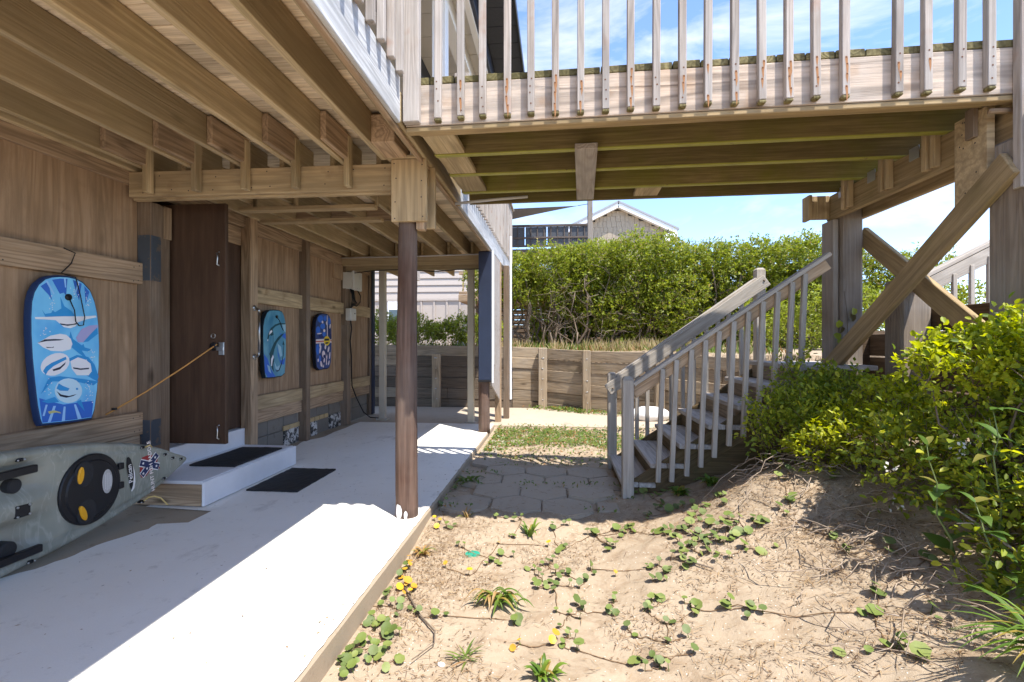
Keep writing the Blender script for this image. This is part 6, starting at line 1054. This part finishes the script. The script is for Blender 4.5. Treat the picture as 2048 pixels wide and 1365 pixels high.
# shrubs on the dune at the right
lob = [((1.98, 2.5, 1.13), (0.26, 0.24, 0.10)), ((2.22, 2.42, 1.22), (0.26, 0.26, 0.12)), ((1.82, 2.52, 1.05), (0.17, 0.16, 0.07)), ((2.1, 2.35, 1.12), (0.26, 0.24, 0.12)), ((2.42, 2.4, 1.2), (0.3, 0.3, 0.2)), ((2.3, 2.2, 1.1), (0.3, 0.25, 0.2))]
plant('yaupon_shrub', 'tall shrub with a flat bright yellow-green crown at the right edge', 'shrub', (2.12, 2.42, gz(2.12, 2.42)), lob, 1150, 9, 0.07, 0.03, M_shrub, 14, asp=0.55, fine=True, upb=0.8, inner=0.5)
lob = [((1.62, 3.66, 0.66), (0.22, 0.2, 0.2)), ((1.8, 3.72, 0.75), (0.2, 0.18, 0.17)), ((1.95, 3.6, 0.8), (0.18, 0.18, 0.13)), ((1.55, 3.6, 0.55), (0.2, 0.18, 0.14)), ((1.75, 3.5, 0.66), (0.24, 0.2, 0.16)), ((2.02, 3.75, 0.84), (0.14, 0.14, 0.12)), ((1.72, 3.78, 0.94), (0.09, 0.08, 0.13))]
plant('stair_shrub', 'leafy green shrub crowding the near side of the staircase', 'shrub', (1.75, 3.66, gz(1.75, 3.66)), lob, 800, 9, 0.11, 0.031, M_shrubd, 20, asp=0.5, fine=True, upb=0.7, inner=0.45)
lob = [((1.78, 3.2, 0.62), (0.22, 0.18, 0.14)), ((1.98, 3.2, 0.80), (0.2, 0.2, 0.12)), ((1.62, 3.3, 0.52), (0.15, 0.14, 0.12)), ((2.1, 3.3, 0.84), (0.15, 0.15, 0.09)), ((1.92, 3.05, 0.66), (0.2, 0.18, 0.15))]
plant('spreading_shrub', 'low spreading shrub with sunlit yellow tips on the dune crest', 'shrub', (1.85, 3.2, gz(1.85, 3.2)), lob, 620, 9, 0.08, 0.03, M_shrub, 12, asp=0.5, fine=True, upb=0.7, inner=0.5)
lob = [((1.82, 2.72, 0.56), (0.26, 0.22, 0.2)), ((2.08, 2.65, 0.7), (0.26, 0.25, 0.24)), ((1.98, 2.36, 0.58), (0.28, 0.22, 0.26)), ((2.3, 2.4, 0.8), (0.3, 0.3, 0.3)), ((1.9, 2.2, 0.46), (0.18, 0.17, 0.18)), ((1.82, 2.0, 0.36), (0.2, 0.16, 0.2)), ((1.95, 1.85, 0.5), (0.25, 0.2, 0.3)), ((1.74, 1.98, 0.28), (0.16, 0.14, 0.14))]
plant('tangled_shrub', 'tangled dark green undergrowth below the bright crown', 'shrub', (2.0, 2.5, gz(2.0, 2.5)), lob, 1150, 9, 0.12, 0.034, M_shrubd, 40, asp=0.5, fine=True, upb=0.45, inner=0.4, extra=200)
# broad-leaved weed with tall stalks at the lower right
def blade(base, tip, w, sag=0.3, n=7, fold=0.25):
    """strap leaf as a folded arching ribbon"""
    b, t = Vector(base), Vector(tip); d = t-b; hz_ = Vector((d.x, d.y, 0)); side = Vector((-d.y, d.x, 0)); side = side.normalized() if side.length > 1e-5 else Vector((1, 0, 0))
    V = []; F = []
    for i in range(n+1):
        s = i/n; p = b+d*s+Vector((0, 0, sag*d.length*math.sin(math.pi*s)*1.0)); ww = w*(math.sin(math.pi*(0.12+0.88*s)**0.8) if s < 1 else 0.02)
        V += [p+side*ww/2+Vector((0, 0, ww*fold)), p, p-side*ww/2+Vector((0, 0, ww*fold))]
    for i in range(n): F += [[3*i, 3*i+1, 3*i+4, 3*i+3], [3*i+1, 3*i+2, 3*i+5, 3*i+4]]
    return V, F
def blades(name, mat, parent, lst):
    V = []; F = []
    for b in lst:
        v, f = blade(*b); k = len(V); V += [tuple(a) for a in v]; F += [[i+k for i in q] for q in f]
    return tag(mobj(name, V, F, mat, parent, True), kind='stuff')
M_broad = leafmat('broad_leaves', (0.06, 0.12, 0.022), (0.11, 0.18, 0.035), (0.2, 0.18, 0.04), trans=0.3, t3=0.85)
bw = thing('broad_weed', 'tall weed with broad dull green leaves and pale stalks at lower right', 'plant', (1.62, 1.95, gz(1.62, 1.95)))
st = []; bl = []
for (x, y, h_, lean) in ((1.72, 2.1, 0.62, -0.05), (1.8, 2.0, 0.72, 0.0), (1.62, 2.2, 0.5, -0.1), (1.86, 1.9, 0.6, 0.05), (1.6, 1.95, 0.34, -0.06), (1.7, 1.86, 0.4, 0.0), (1.78, 1.7, 0.3, -0.04), (1.9, 1.66, 0.4, 0.0), (1.68, 1.76, 0.22, -0.05), (1.82, 1.82, 0.45, 0.0), (1.95, 1.78, 0.5, 0.02)):
    z = gz(x, y); pts = wander((x, y, z-0.03), (x+lean, y+random.uniform(-.08, .08), z+h_), 7, 0.025); st.append((pts, [0.006-0.0006*i for i in range(8)]))
    for i in range(1, 8):
        for s in (0, 1):
            a = random.uniform(0, 6.28); L_ = random.uniform(0.07, 0.15)*(1.1-i*0.05); p = pts[i]
            bl.append((p, p+Vector((math.cos(a)*L_, math.sin(a)*L_, random.uniform(-.03, .05))), L_*random.uniform(0.35, 0.5), 0.12, 5, 0.12))
tubes('stalk', paint('green_stalk', (0.16, 0.2, 0.06), var=0.2), bw, st, 6)['kind'] = 'stuff'; blades('leaf_blades', M_broad, bw, bl)
fl = []
for (x, y, z) in ((1.52, 2.45, 0.62), (1.72, 2.3, 0.78), (1.75, 2.33, 0.72), (1.9, 2.2, 0.8), (1.62, 2.55, 0.42)):
    for k in range(9): fl.append((x+random.gauss(0, .018), y+random.gauss(0, .018), z+random.gauss(0, .018)))
P_ = np.array(fl); V, Q = leaf_geo(P_, rand_unit(len(P_)), rand_unit(len(P_)), np.full(len(P_), .02), np.full(len(P_), .014)); fast_mesh('flower_heads', V, Q, flat('dry_flower', (0.6, 0.56, 0.48)), bw)['kind'] = 'stuff'
# dead branches
M_deadw = paint('bleached_branch', (0.45, 0.38, 0.32), var=0.2)
for lab, pts in (('bleached bare branch sticking out over the lower right plants', [(1.62, 2.2, 0.52), (1.68, 2.12, 0.46), (1.75, 2.0, 0.38), (1.78, 1.88, 0.26)]), ('bare twig reaching up beside the bulkhead on the right', [(2.0, 2.9, 1.0), (2.02, 2.85, 1.12), (1.99, 2.8, 1.2)])):
    o = tube('dead_branch', M_deadw, None, pts, [0.003, 0.005, 0.006, 0.007][:len(pts)], 5); tag(o, lab, 'branch')
    p = Vector(pts[1]); tubes('side_twig', M_deadw, o, [([p, p+Vector((-.06, .0, .03)), p+Vector((-.1, .02, .02))], 0.002), ([Vector(pts[2]), Vector(pts[2])+Vector((.05, .03, .06))], 0.002)], 4)
def tangle(n, cx, cy, sx, sy, zlo, zhi, Lr):
    out = []
    for k in range(n):
        x, y = random.gauss(cx, sx), random.gauss(cy, sy)
        if (x > 2.35): continue
        z = gz(x, y)+random.uniform(zlo, zhi); a = random.uniform(0, 6.28); L_ = random.uniform(*Lr)
        e = Vector((x+math.cos(a)*L_, y+math.sin(a)*L_, 0)); e.z = gz(e.x, e.y)+random.uniform(zlo, zhi)
        out.append((wander((x, y, z), e, 4, .07), [0.003, 0.0026, 0.0022, 0.0018, 0.001]))
    return out
o = tubes('brush_twigs', paint('grey_brush', (0.34, 0.26, 0.19), var=0.4), None, tangle(60, 1.5, 3.45, 0.16, 0.14, 0.0, 0.14, (0.1, 0.35))+tangle(90, 1.55, 2.75, 0.22, 0.35, 0.0, 0.1, (0.1, 0.3))+tangle(50, 1.4, 2.1, 0.2, 0.25, 0.0, 0.06, (0.1, 0.3)), 4); tag(o, 'dry grey brush of dead twigs along the foot of the dune shrubs', 'twigs', kind='stuff')
# grass tuft at the bottom right corner
def tuft(name, label, x, y, n, L_, w, mat, up=0.6, group=None, sag=0.25, spread=1.0, az=None):
    z = gz(x, y); t = thing(name, label, 'plant', (x, y, z), group); lst = []
    for k in range(n):
        a = random.uniform(0, 6.28) if az is None else random.gauss(az, 0.7); l = L_*random.uniform(0.6, 1.15); e = random.uniform(0.15, up); b = Vector((x+random.gauss(0, .012), y+random.gauss(0, .012), z-0.005))
        tx, ty = b.x+math.cos(a)*l*math.cos(e)*spread, b.y+math.sin(a)*l*math.cos(e)*spread
        lst.append((b, Vector((tx, ty, max(gz(tx, ty)+0.004, b.z+l*math.sin(e)*0.7))), w*random.uniform(0.7, 1.2), sag*random.uniform(.6, 1.2), 7, 0.2))
    blades('leaf_blades', mat, t, lst); return t
M_green = leafmat('lush_blades', (0.075, 0.14, 0.02), (0.16, 0.24, 0.03), (0.3, 0.22, 0.05), trans=0.3, t3=0.85)
tuft('grass_clump', 'thick clump of arching green grass in the bottom right corner', 1.52, 1.66, 75, 0.3, 0.014, M_green, 0.9, az=3.6)
tuft('grass_clump', 'smaller green grass tuft above the bottom right clump', 1.7, 1.86, 40, 0.22, 0.012, M_green, 0.9)
# wilted lily
M_wilt = leafmat('wilted_blades', (0.3, 0.19, 0.06), (0.42, 0.26, 0.11), (0.16, 0.2, 0.03), trans=0.2, t3=0.62)
t = thing('wilted_lily', 'wilted clump of brown and green strap leaves on the sand', 'plant', (-0.33, 2.5, gz(-0.33, 2.5))); lst = []; lst2 = []
for k in range(34):
    a = random.uniform(-0.3, 3.6); l = random.uniform(0.1, 0.19); x, y = -0.30+random.gauss(0, .03), 2.56+random.gauss(0, .025); z = gz(x, y); a2 = random.gauss(3.9, .55) if k % 2 else random.gauss(-0.35, .6)
    tx, ty = x+math.cos(a2)*l, y+math.sin(a2)*l*0.8; (lst if (k % 2 and random.random() > .2) else lst2).append(((x, y, z), (tx, ty, gz(tx, ty)+0.006+random.uniform(0, .02)), random.uniform(.014, .024), random.uniform(.22, .45), 8, 0.25))
blades('brown_blades', M_wilt, t, lst); blades('green_blades', M_green, t, lst2)
tuft('rosette', 'spiky reddish rosette in front of the first paver', -0.66, 3.585, 12, 0.1, 0.013, M_wilt, 1.1, 'small spiky plants')
tuft('rosette', 'upright green strap-leaved plant in front of the middle pavers', -0.185, 3.34, 16, 0.14, 0.018, M_green, 1.3, 'small spiky plants')
tuft('rosette', 'thin flat spiky rosette in the foreground sand', -0.388, 2.08, 14, 0.1, 0.008, M_weed, 0.5, 'small spiky plants', 0.08)
tuft('rosette', 'leafy green weed at the bottom edge of the sand', -0.06, 1.97, 26, 0.09, 0.02, M_green, 0.9, 'small spiky plants')
tuft('rosette', 'dark leafy weed beside the slab edge among the pavers', -0.79, 4.43, 30, 0.15, 0.03, M_weed, 0.7, 'small spiky plants')
tuft('rosette', 'small leafy weed beside the slab edge past the pavers', -0.80, 5.75, 18, 0.1, 0.022, M_weed, 1.0, 'small spiky plants')
tuft('rosette', 'yellow-brown dry weed hugging the slab edge', -0.83, 3.05, 24, 0.09, 0.016, M_wilt, 0.9, 'small spiky plants')
tuft('rosette', 'lush green weed at the foot of the near stair newel', 0.92, 3.9, 34, 0.12, 0.03, M_green, 1.0, 'small spiky plants')
tuft('rosette', 'lush green weed under the near stair balusters', 1.15, 3.88, 30, 0.13, 0.028, M_green, 1.0, 'small spiky plants')
# pennywort: round leaves, each a part of its patch
def discleaf(mat, nm):
    n = 14; V = [(0, 0, -0.12)]; F = []
    for r_, z in ((0.55, -0.03), (1.0, 0.0)):
        for k in range(n):
            a = 2*math.pi*k/n; rr = r_*(1+(0.05*math.cos(7*a) if r_ == 1.0 else 0)); V.append((rr*math.cos(a), rr*math.sin(a)*0.93, z+(0.05*math.sin(2*a) if r_ == 1.0 else 0)))
    for k in range(n):
        k2 = (k+1) % n; F.append([0, 1+k, 1+k2]); F.append([1+k, 1+n+k, 1+n+k2, 1+k2])
    me = bpy.data.meshes.new(nm); me.from_pydata(V, [], F); me.polygons.foreach_set('use_smooth', [True]*len(F)); me.materials.append(mat); return me
LM = [discleaf(paint('pennywort_%d' % i, c, rough=0.6, var=0.25, scale=25), 'round_leaf') for i, c in enumerate(((0.085, 0.12, 0.022), (0.13, 0.17, 0.03), (0.17, 0.2, 0.045), (0.105, 0.135, 0.035)))]
LY = [discleaf(paint('yellowed_leaf_%d' % i, c, rough=0.5, var=0.25, scale=25), 'yellow_leaf') for i, c in enumerate(((0.6, 0.36, 0.015), (0.5, 0.25, 0.02)))]
M_runner = paint('creeping_stem', (0.2, 0.12, 0.06), var=0.4)
def patch(label, pts, meshes, rr, group=None, jitter=0, name='pennywort'):
    cx = sum(p[0] for p in pts)/len(pts); cy = sum(p[1] for p in pts)/len(pts); t = thing(name, label, 'plant', (cx, cy, gz(cx, cy)), group); stl = []
    for (x, y) in pts:
        for j in range(1+jitter):
            x2, y2 = (x, y) if j == 0 else (x+random.gauss(0, .035), y+random.gauss(0, .035))
            if x2 < -0.9: x2 = -0.88
            h_ = random.uniform(0.012, 0.045); z = gz(x2, y2); r = random.uniform(*rr)*random.choice((0.65, 0.85, 0.95, 1.05))*(1.0 if j == 0 else 0.75)
            tilt = Matrix.Rotation(random.gauss(0, .25)+0.25, 4, 'X') @ Matrix.Rotation(random.gauss(0, .3)+0.12, 4, 'Y') @ Matrix.Rotation(random.uniform(0, 6.28), 4, 'Z')
            link('leaf', random.choice(meshes), t, Matrix.Translation((x2, y2, z+h_)) @ tilt @ Matrix.Scale(r, 4))
            stl.append(([(x2+random.uniform(-.015, .015), y2+random.uniform(-.01, .01), z-0.01), (x2, y2, z+h_-0.003)], [0.0018, 0.0013]))
    tag(tubes('stems', M_weed, t, stl, 4), kind='stuff')
    run = []
    for i in range(1, len(pts)):
        j = min(range(i), key=lambda k: (pts[k][0]-pts[i][0])**2+(pts[k][1]-pts[i][1])**2); a, b = pts[j], pts[i]
        if math.hypot(a[0]-b[0], a[1]-b[1]) > 0.45: continue
        pp = []
        for s in np.linspace(0, 1, 6):
            x2 = a[0]+(b[0]-a[0])*s+random.gauss(0, .008)*math.sin(math.pi*s); y2 = a[1]+(b[1]-a[1])*s+random.gauss(0, .008)*math.sin(math.pi*s); pp.append((x2, y2, gz(x2, y2)+0.004))
        run.append((pp, 0.0022))
    if run: tag(tubes('runners', M_runner, t, run, 4), kind='stuff')
    return t
patch('dense pennywort trailing over the slab edge in the foreground', PENNY['slab_green'], LM, (0.018, 0.028), jitter=1)
patch('yellowed pennywort leaves beside the slab edge', PENNY['slab_yellow'], LY, (0.016, 0.025), jitter=1)
patch('pennywort patch in the bottom left corner of the sand', PENNY['slab_low'], LM, (0.018, 0.028), jitter=1)
patch('pennywort clump in the middle of the open sand', PENNY['mid'], LM, (0.014, 0.022), jitter=0)
patch('large pennywort patch spreading from the stair foot onto the sand', PENNY['stair'], LM, (0.02, 0.034), jitter=1)
patch('dark green pennywort leaves under the lower right shrubs', PENNY['right'], LM, (0.024, 0.036), jitter=1)
sprigs = PENNY['scatter']+PENNY['stair_b']
areas = [('scattered pennywort leaves in front of the first paver by the slab', -0.72, 3.5), ('scattered pennywort leaves in front of the middle pavers', -0.3, 3.45), ('pennywort leaves around the green lid', -0.5, 3.0), ('pennywort leaves scattered below the wilted lily', -0.45, 2.3),
         ('pennywort leaves scattered right of the bottom edge weed', 0.15, 2.05), ('pennywort leaves at the right end of the pavers', 0.15, 3.4), ('pennywort leaves strewn over the centre of the open sand', 0.1, 2.55), ('pennywort leaves on the bare sand right of centre', 0.55, 2.3),
         ('pennywort leaves high on the dune crest below the shrubs', 1.35, 3.2), ('pennywort leaves below the large stair patch', 0.5, 2.8), ('pennywort leaves along the lower middle of the sand', 0.45, 1.95)]
cl = {}
for p_ in sprigs:
    k = min(range(len(areas)), key=lambda i: (areas[i][1]-p_[0])**2+(areas[i][2]-p_[1])**2); cl.setdefault(k, []).append(p_)
for k, pts in cl.items():
    q_ = list(pts)
    for p_ in pts:
        if random.random() < 0.45: q_.append((p_[0]+random.gauss(0, .03), p_[1]+random.gauss(0, .03)))
    patch(areas[k][0], q_, LM, (0.014, 0.026))
patch('single yellow pennywort leaves dotted over the open sand', PENNY['scatter_yellow'], LY, (0.014, 0.022))
# straw litter on the sand
def litter(name, label, n, mat, fx, Lr, wd, dens):
    x = []; y = []
    while len(x) < n:
        X_, Y_ = fx(4000); d = dens(X_, Y_); k = rng.random(4000) < d; x += list(X_[k]); y += list(Y_[k])
    x = np.array(x[:n]); y = np.array(y[:n]); a = rng.random(n)*6.283; l = rng.uniform(Lr[0], Lr[1], n); el = rng.normal(0, 0.12, n)
    z = ground_h(x, y)+0.003+np.abs(el)*l*0.4+rng.random(n)*0.006; D_ = norm(np.stack([np.cos(a), np.sin(a), el], 1)); N_ = norm(np.stack([rng.normal(0, .3, n), rng.normal(0, .3, n), np.ones(n)], 1))
    V, Q = leaf_geo(np.stack([x, y, z], 1), D_, N_, l, np.full(n, wd)*(0.6+0.8*rng.random(n))); o = fast_mesh(name, V, Q, mat); tag(o, label, 'litter', kind='stuff')
def foreg(m): return rng.uniform(-0.9, 2.2, m), rng.uniform(1.5, 3.9, m)
def dn(x, y):
    slab_ = np.exp(-((x+0.8)/0.3)**2)*np.exp(-((y-3.0)/0.6)**2); dune_ = np.exp(-((x-1.45)/0.35)**2)*np.exp(-((y-2.8)/0.7)**2)
    return np.clip(0.05+sstep(0.5, 0.72, vnoise(x, y, 2.6, 31))*0.4+0.8*slab_+0.95*dune_, 0, 1)
litter('straw_litter', 'dry brown straw and plant litter strewn over the sand', 13000, M_dry, foreg, (0.015, 0.075), 0.0026, dn)
litter('leaf_litter', 'small dark leaf crumbs on the sand', 6000, leafmat('crumb', (0.12, 0.07, 0.035), (0.24, 0.14, 0.07), (0.5, 0.42, 0.32), trans=0.0), foreg, (0.006, 0.018), 0.006, dn)
n = 700; x = rng.uniform(-0.9, 0.62, n); y = rng.uniform(3.62, 5.25, n); a = rng.random(n)*6.283
V, Q = leaf_geo(np.stack([x, y, np.full(n, -0.018)+rng.random(n)*0.006], 1), np.stack([np.cos(a), np.sin(a), np.zeros(n)], 1), norm(np.stack([rng.normal(0, .2, n), rng.normal(0, .2, n), np.ones(n)], 1)), rng.uniform(0.01, 0.06, n), np.full(n, 0.004))
o = fast_mesh('paver_litter', V, Q, M_dry); tag(o, 'dry straw scattered over the hexagonal pavers', 'litter', kind='stuff')
n = 520; rowy = rng.choice([3.70, 3.98, 4.32, 4.66, 4.99, 5.2], n); x = rng.uniform(-0.9, 0.6, n); k = vnoise(x, rowy, 4.0, 61) > 0.55; x = x[k]; y = rowy[k]+rng.normal(0, .035, k.sum()); n = len(x)
V, Q = leaf_geo(np.stack([x, y, -0.03+rng.random(n)*0.03], 1), norm(rand_unit(n)+np.array([0, 0, .5])), norm(rand_unit(n)*.6+np.array([0, -.2, 1])), rng.uniform(.015, .04, n), rng.uniform(.008, .018, n)); o = fast_mesh('joint_weeds', V, Q, M_weed); tag(o, 'tiny green weeds in the paver joints', 'weeds', kind='stuff')
n = 260; x = -0.93-rng.random(n)**2.2*1.9; y = rng.uniform(1.4, 6.8, n); a = rng.random(n)*6.283
V, Q = leaf_geo(np.stack([x, y, np.full(n, 0.004)], 1), np.stack([np.cos(a), np.sin(a), np.zeros(n)], 1), norm(np.stack([rng.normal(0, .3, n), rng.normal(0, .3, n), np.ones(n)], 1)), rng.uniform(0.006, 0.024, n), rng.uniform(0.003, 0.008, n))
o = fast_mesh('slab_crumbs', V, Q, M_dry); tag(o, 'tiny leaf crumbs and grit scattered on the white slab', 'litter', kind='stuff')
# weedy strip between pavers and the concrete pad
def strip(m): return rng.uniform(-0.86, 1.6, m), rng.uniform(5.2, 7.25, m)
def dn2(x, y): return np.clip(sstep(0.36, 0.6, vnoise(x, y, 2.2, 41))*1.0*sstep(5.3, 6.1, y)+0.12+sstep(0.75, 1.2, x)*0.3, 0, 1)
x = []; y = []
while len(x) < 7000:
    X_, Y_ = strip(4000); k = rng.random(4000) < dn2(X_, Y_); x += list(X_[k]); y += list(Y_[k])
x = np.array(x[:7000]); y = np.array(y[:7000]); z = ground_h(x, y)+rng.random(7000)**2*0.06+0.006
V, Q = leaf_geo(np.stack([x, y, z], 1), norm(np.concatenate([rng.normal(size=(7000, 2)), rng.random((7000, 1))*0.8], 1)), norm(rand_unit(7000)*0.5+np.array([0, -0.2, 1])), rng.uniform(0.025, 0.06, 7000), rng.uniform(0.012, 0.026, 7000))
o = fast_mesh('ground_weeds', V, Q, M_weed); tag(o, 'low green weeds between the pavers and the concrete pad', 'weeds', kind='stuff')
litter('dry_weed_litter', 'dry brown stems among the low weeds behind the pavers', 2500, M_dry, strip, (0.03, 0.12), 0.004, lambda x, y: 0.4*np.ones_like(x))
# dry grass along the top and foot of the retaining wall
def grass_strip(name, label, n, fx, hr, mat, w=0.008):
    x, y = fx(n); z = ground_h(x, y); h_ = rng.uniform(hr[0], hr[1], n); D_ = norm(np.stack([rng.normal(0, .35, n), rng.normal(-.1, .3, n), np.ones(n)], 1))
    V, Q = leaf_geo(np.stack([x, y, z], 1)+D_*h_[:, None]*0.5, D_, norm(np.stack([rng.normal(0, .5, n), -np.ones(n), rng.normal(0, .3, n)], 1)), h_, np.full(n, w)); o = fast_mesh(name, V, Q, mat); tag(o, label, 'grass', kind='stuff')
def topx(n):
    x = rng.uniform(-1.6, 2.9, n*4); x = x[rng.random(n*4) < 0.12+0.88*sstep(0.45, 0.75, vnoise(x, x*0, 3.1, 77))][:n]; x = np.concatenate([x, rng.uniform(-1.6, 2.9, n-len(x))]); return x, wall_y(x)+0.16+rng.random(n)**1.5*1.1
grass_strip('dry_grass', 'dry straw grass along the top of the retaining wall', 1500, topx, (0.04, 0.28), M_drygr, 0.012)
def topx2(n):
    x = rng.uniform(-5, 3.2, n); return x, wall_y(x)+0.16+rng.random(n)*1.0
grass_strip('green_grass', 'green weeds along the top of the retaining wall', 2200, topx2, (0.05, 0.2), M_weed, 0.02)
def footx(n):
    x = np.where(rng.random(n) < .5, rng.normal(0.15, .25, n), rng.uniform(0.3, 1.9, n)); return x, wall_y(x)-0.08-rng.random(n)**2*0.3
x, y = footx(900); z = ground_h(x, y)+0.02+rng.random(900)*0.07
V, Q = leaf_geo(np.stack([x, y, z], 1), rand_unit(900), norm(rand_unit(900)*.6+np.array([0, -.3, 1])), rng.uniform(.03, .07, 900), rng.uniform(.015, .03, 900)); o = fast_mesh('wall_foot_weeds', V, Q, M_weed); tag(o, 'small green weeds at the foot of the retaining wall', 'weeds', kind='stuff')
# twigs on the sand
for lab, pts in (('bent grey twig lying on the sand near the slab corner', [(-0.82, 2.62), (-0.66, 2.36), (-0.56, 2.25), (-0.54, 2.16), (-0.6, 2.02)]), ('short dark stick lying at the pennywort patch edge', [(0.62, 2.82), (0.7, 2.74), (0.8, 2.66)])):
    o = tube('twig', M_stem, None, [(a, b, gz(a, b)+0.01+0.004*i) for i, (a, b) in enumerate(pts)], [0.004, 0.005, 0.004, 0.003, 0.002][:len(pts)], 5); tag(o, lab, 'twig')
sx_, sy_ = -0.479, 2.035
o = disc('shell', flat('white_shell', (0.8, 0.78, 0.75)), None, 0, 0, 0.012, 0.016, 0, 0.006, 12, 0.003); o.matrix_basis = Matrix.Translation((sx_, sy_, gz(sx_, sy_)+0.002)) @ Matrix.Rotation(R(-80), 4, 'Y'); tag(o, 'small white shell fragment on the foreground sand', 'shell')
# climbing vine leaves on the square brown pile
P_ = np.array([(2.30+random.uniform(-.02, .12), 4.33, z) for z in np.arange(0.95, 1.5, 0.05)]); n = len(P_)
vt = thing('vine', 'thin green vine climbing the square brown pile', 'vine', (2.36, 4.33, 0.9)); V, Q = leaf_geo(P_, norm(rand_unit(n)*.5+np.array([0, 0, -1])), norm(rand_unit(n)*.3+np.array([0, -1, .4])), np.full(n, .07), np.full(n, .055), True); tag(fast_mesh('foliage', V, Q, M_lowg, vt), kind='stuff')
tube('stem', M_stem, vt, [(2.38, 4.33, 0.8), (2.36, 4.33, 1.1), (2.37, 4.33, 1.4), (2.34, 4.33, 1.62)], 0.003, 5)
# rusty nails in the walkway balusters, some with a run of rust below
M_rust = paint('rusty_nail', (0.13, 0.05, 0.022), rough=0.9); M_run = paint('rust_run', (0.36, 0.17, 0.07), rough=0.9, var=0.35, scale=60)
def flatmesh(nm, pts, mat):
    me = bpy.data.meshes.new(nm); me.from_pydata([(a, 0, b) for a, b in pts], [], [list(range(len(pts)))]); me.materials.append(mat); return me
nail = flatmesh('nail', [(0.0045*math.cos(i*0.785), 0.0045*math.sin(i*0.785)) for i in range(8)], M_rust)
runs = [flatmesh('rust_run', [(-0.005, 0.006), (0.005, 0.006), (0.007, -0.004), (0.004+0.002*k, -0.03-0.01*k), (0.001, -0.05-0.015*k), (-0.003, -0.028), (-0.006, -0.005)], M_run) for k in range(3)]
for s in bs:
    rusty = random.random() < 0.6
    for z in (2.49, 2.55, 2.60, 2.64):
        if random.random() < 0.85:
            dx, dz = random.uniform(-.006, .006), random.uniform(-.01, .01)
            link('nail', nail, walk, Matrix.Translation(W(s+dx, -0.0400, z+dz)))
            if rusty and random.random() < 0.75: link('rust_run', random.choice(runs), walk, Matrix.Translation(W(s+dx*0.8, -0.0396, z+dz)))
# nail heads in the near boards
M_nail = flat('nail_head', (0.09, 0.07, 0.06), 0.6, 0.5)
def disc6(nm, r, axis):
    me = bpy.data.meshes.new(nm); P0 = [(r*math.cos(i*0.785), r*math.sin(i*0.785)) for i in range(8)]
    me.from_pydata([(0, a, b) if axis == 0 else (a, 0, b) for a, b in P0], [], [list(range(8)) if axis == 0 else list(range(8))]); me.materials.append(M_nail); return me
nx0 = disc6('nail_x', 0.005, 0); ny0 = disc6('nail_y', 0.005, 1)
for y_ in (3.44, 3.38, 2.5, 1.9, 1.34):
    for z_ in (1.66, 1.76, 0.545, 0.65): link('nail', nx0, wall, Matrix.Translation((WX+0.0406, y_+random.uniform(-.02, .02), z_+random.uniform(-.012, .012))))
for y_ in (4.87, 5.77, 5.94, 6.95, 7.15, 7.95):
    for z_ in (1.63, 1.74, 0.53, 0.62): link('nail', nx0, wall, Matrix.Translation((WX+0.0406, y_+random.uniform(-.01, .01), z_+random.uniform(-.01, .01))))
for x_ in np.arange(-3.0, -1.15, 0.2):
    for z_ in (2.29, 2.39): link('nail', ny0, deck, Matrix.Translation((x_+random.uniform(-.05, .05), 3.3494, z_+random.uniform(-.015, .015))))
for x_ in (-1.09, -0.9):
    for z_ in (2.04, 2.16, 2.3, 2.4): link('nail', ny0, capt, Matrix.Translation((x_+random.uniform(-.01, .01), 3.2744, z_+random.uniform(-.02, .02))))
for k in range(9): link('nail', nx0, walk, Matrix.Translation((2.2044, random.uniform(2.82, 2.97), random.uniform(1.97, 2.4))))
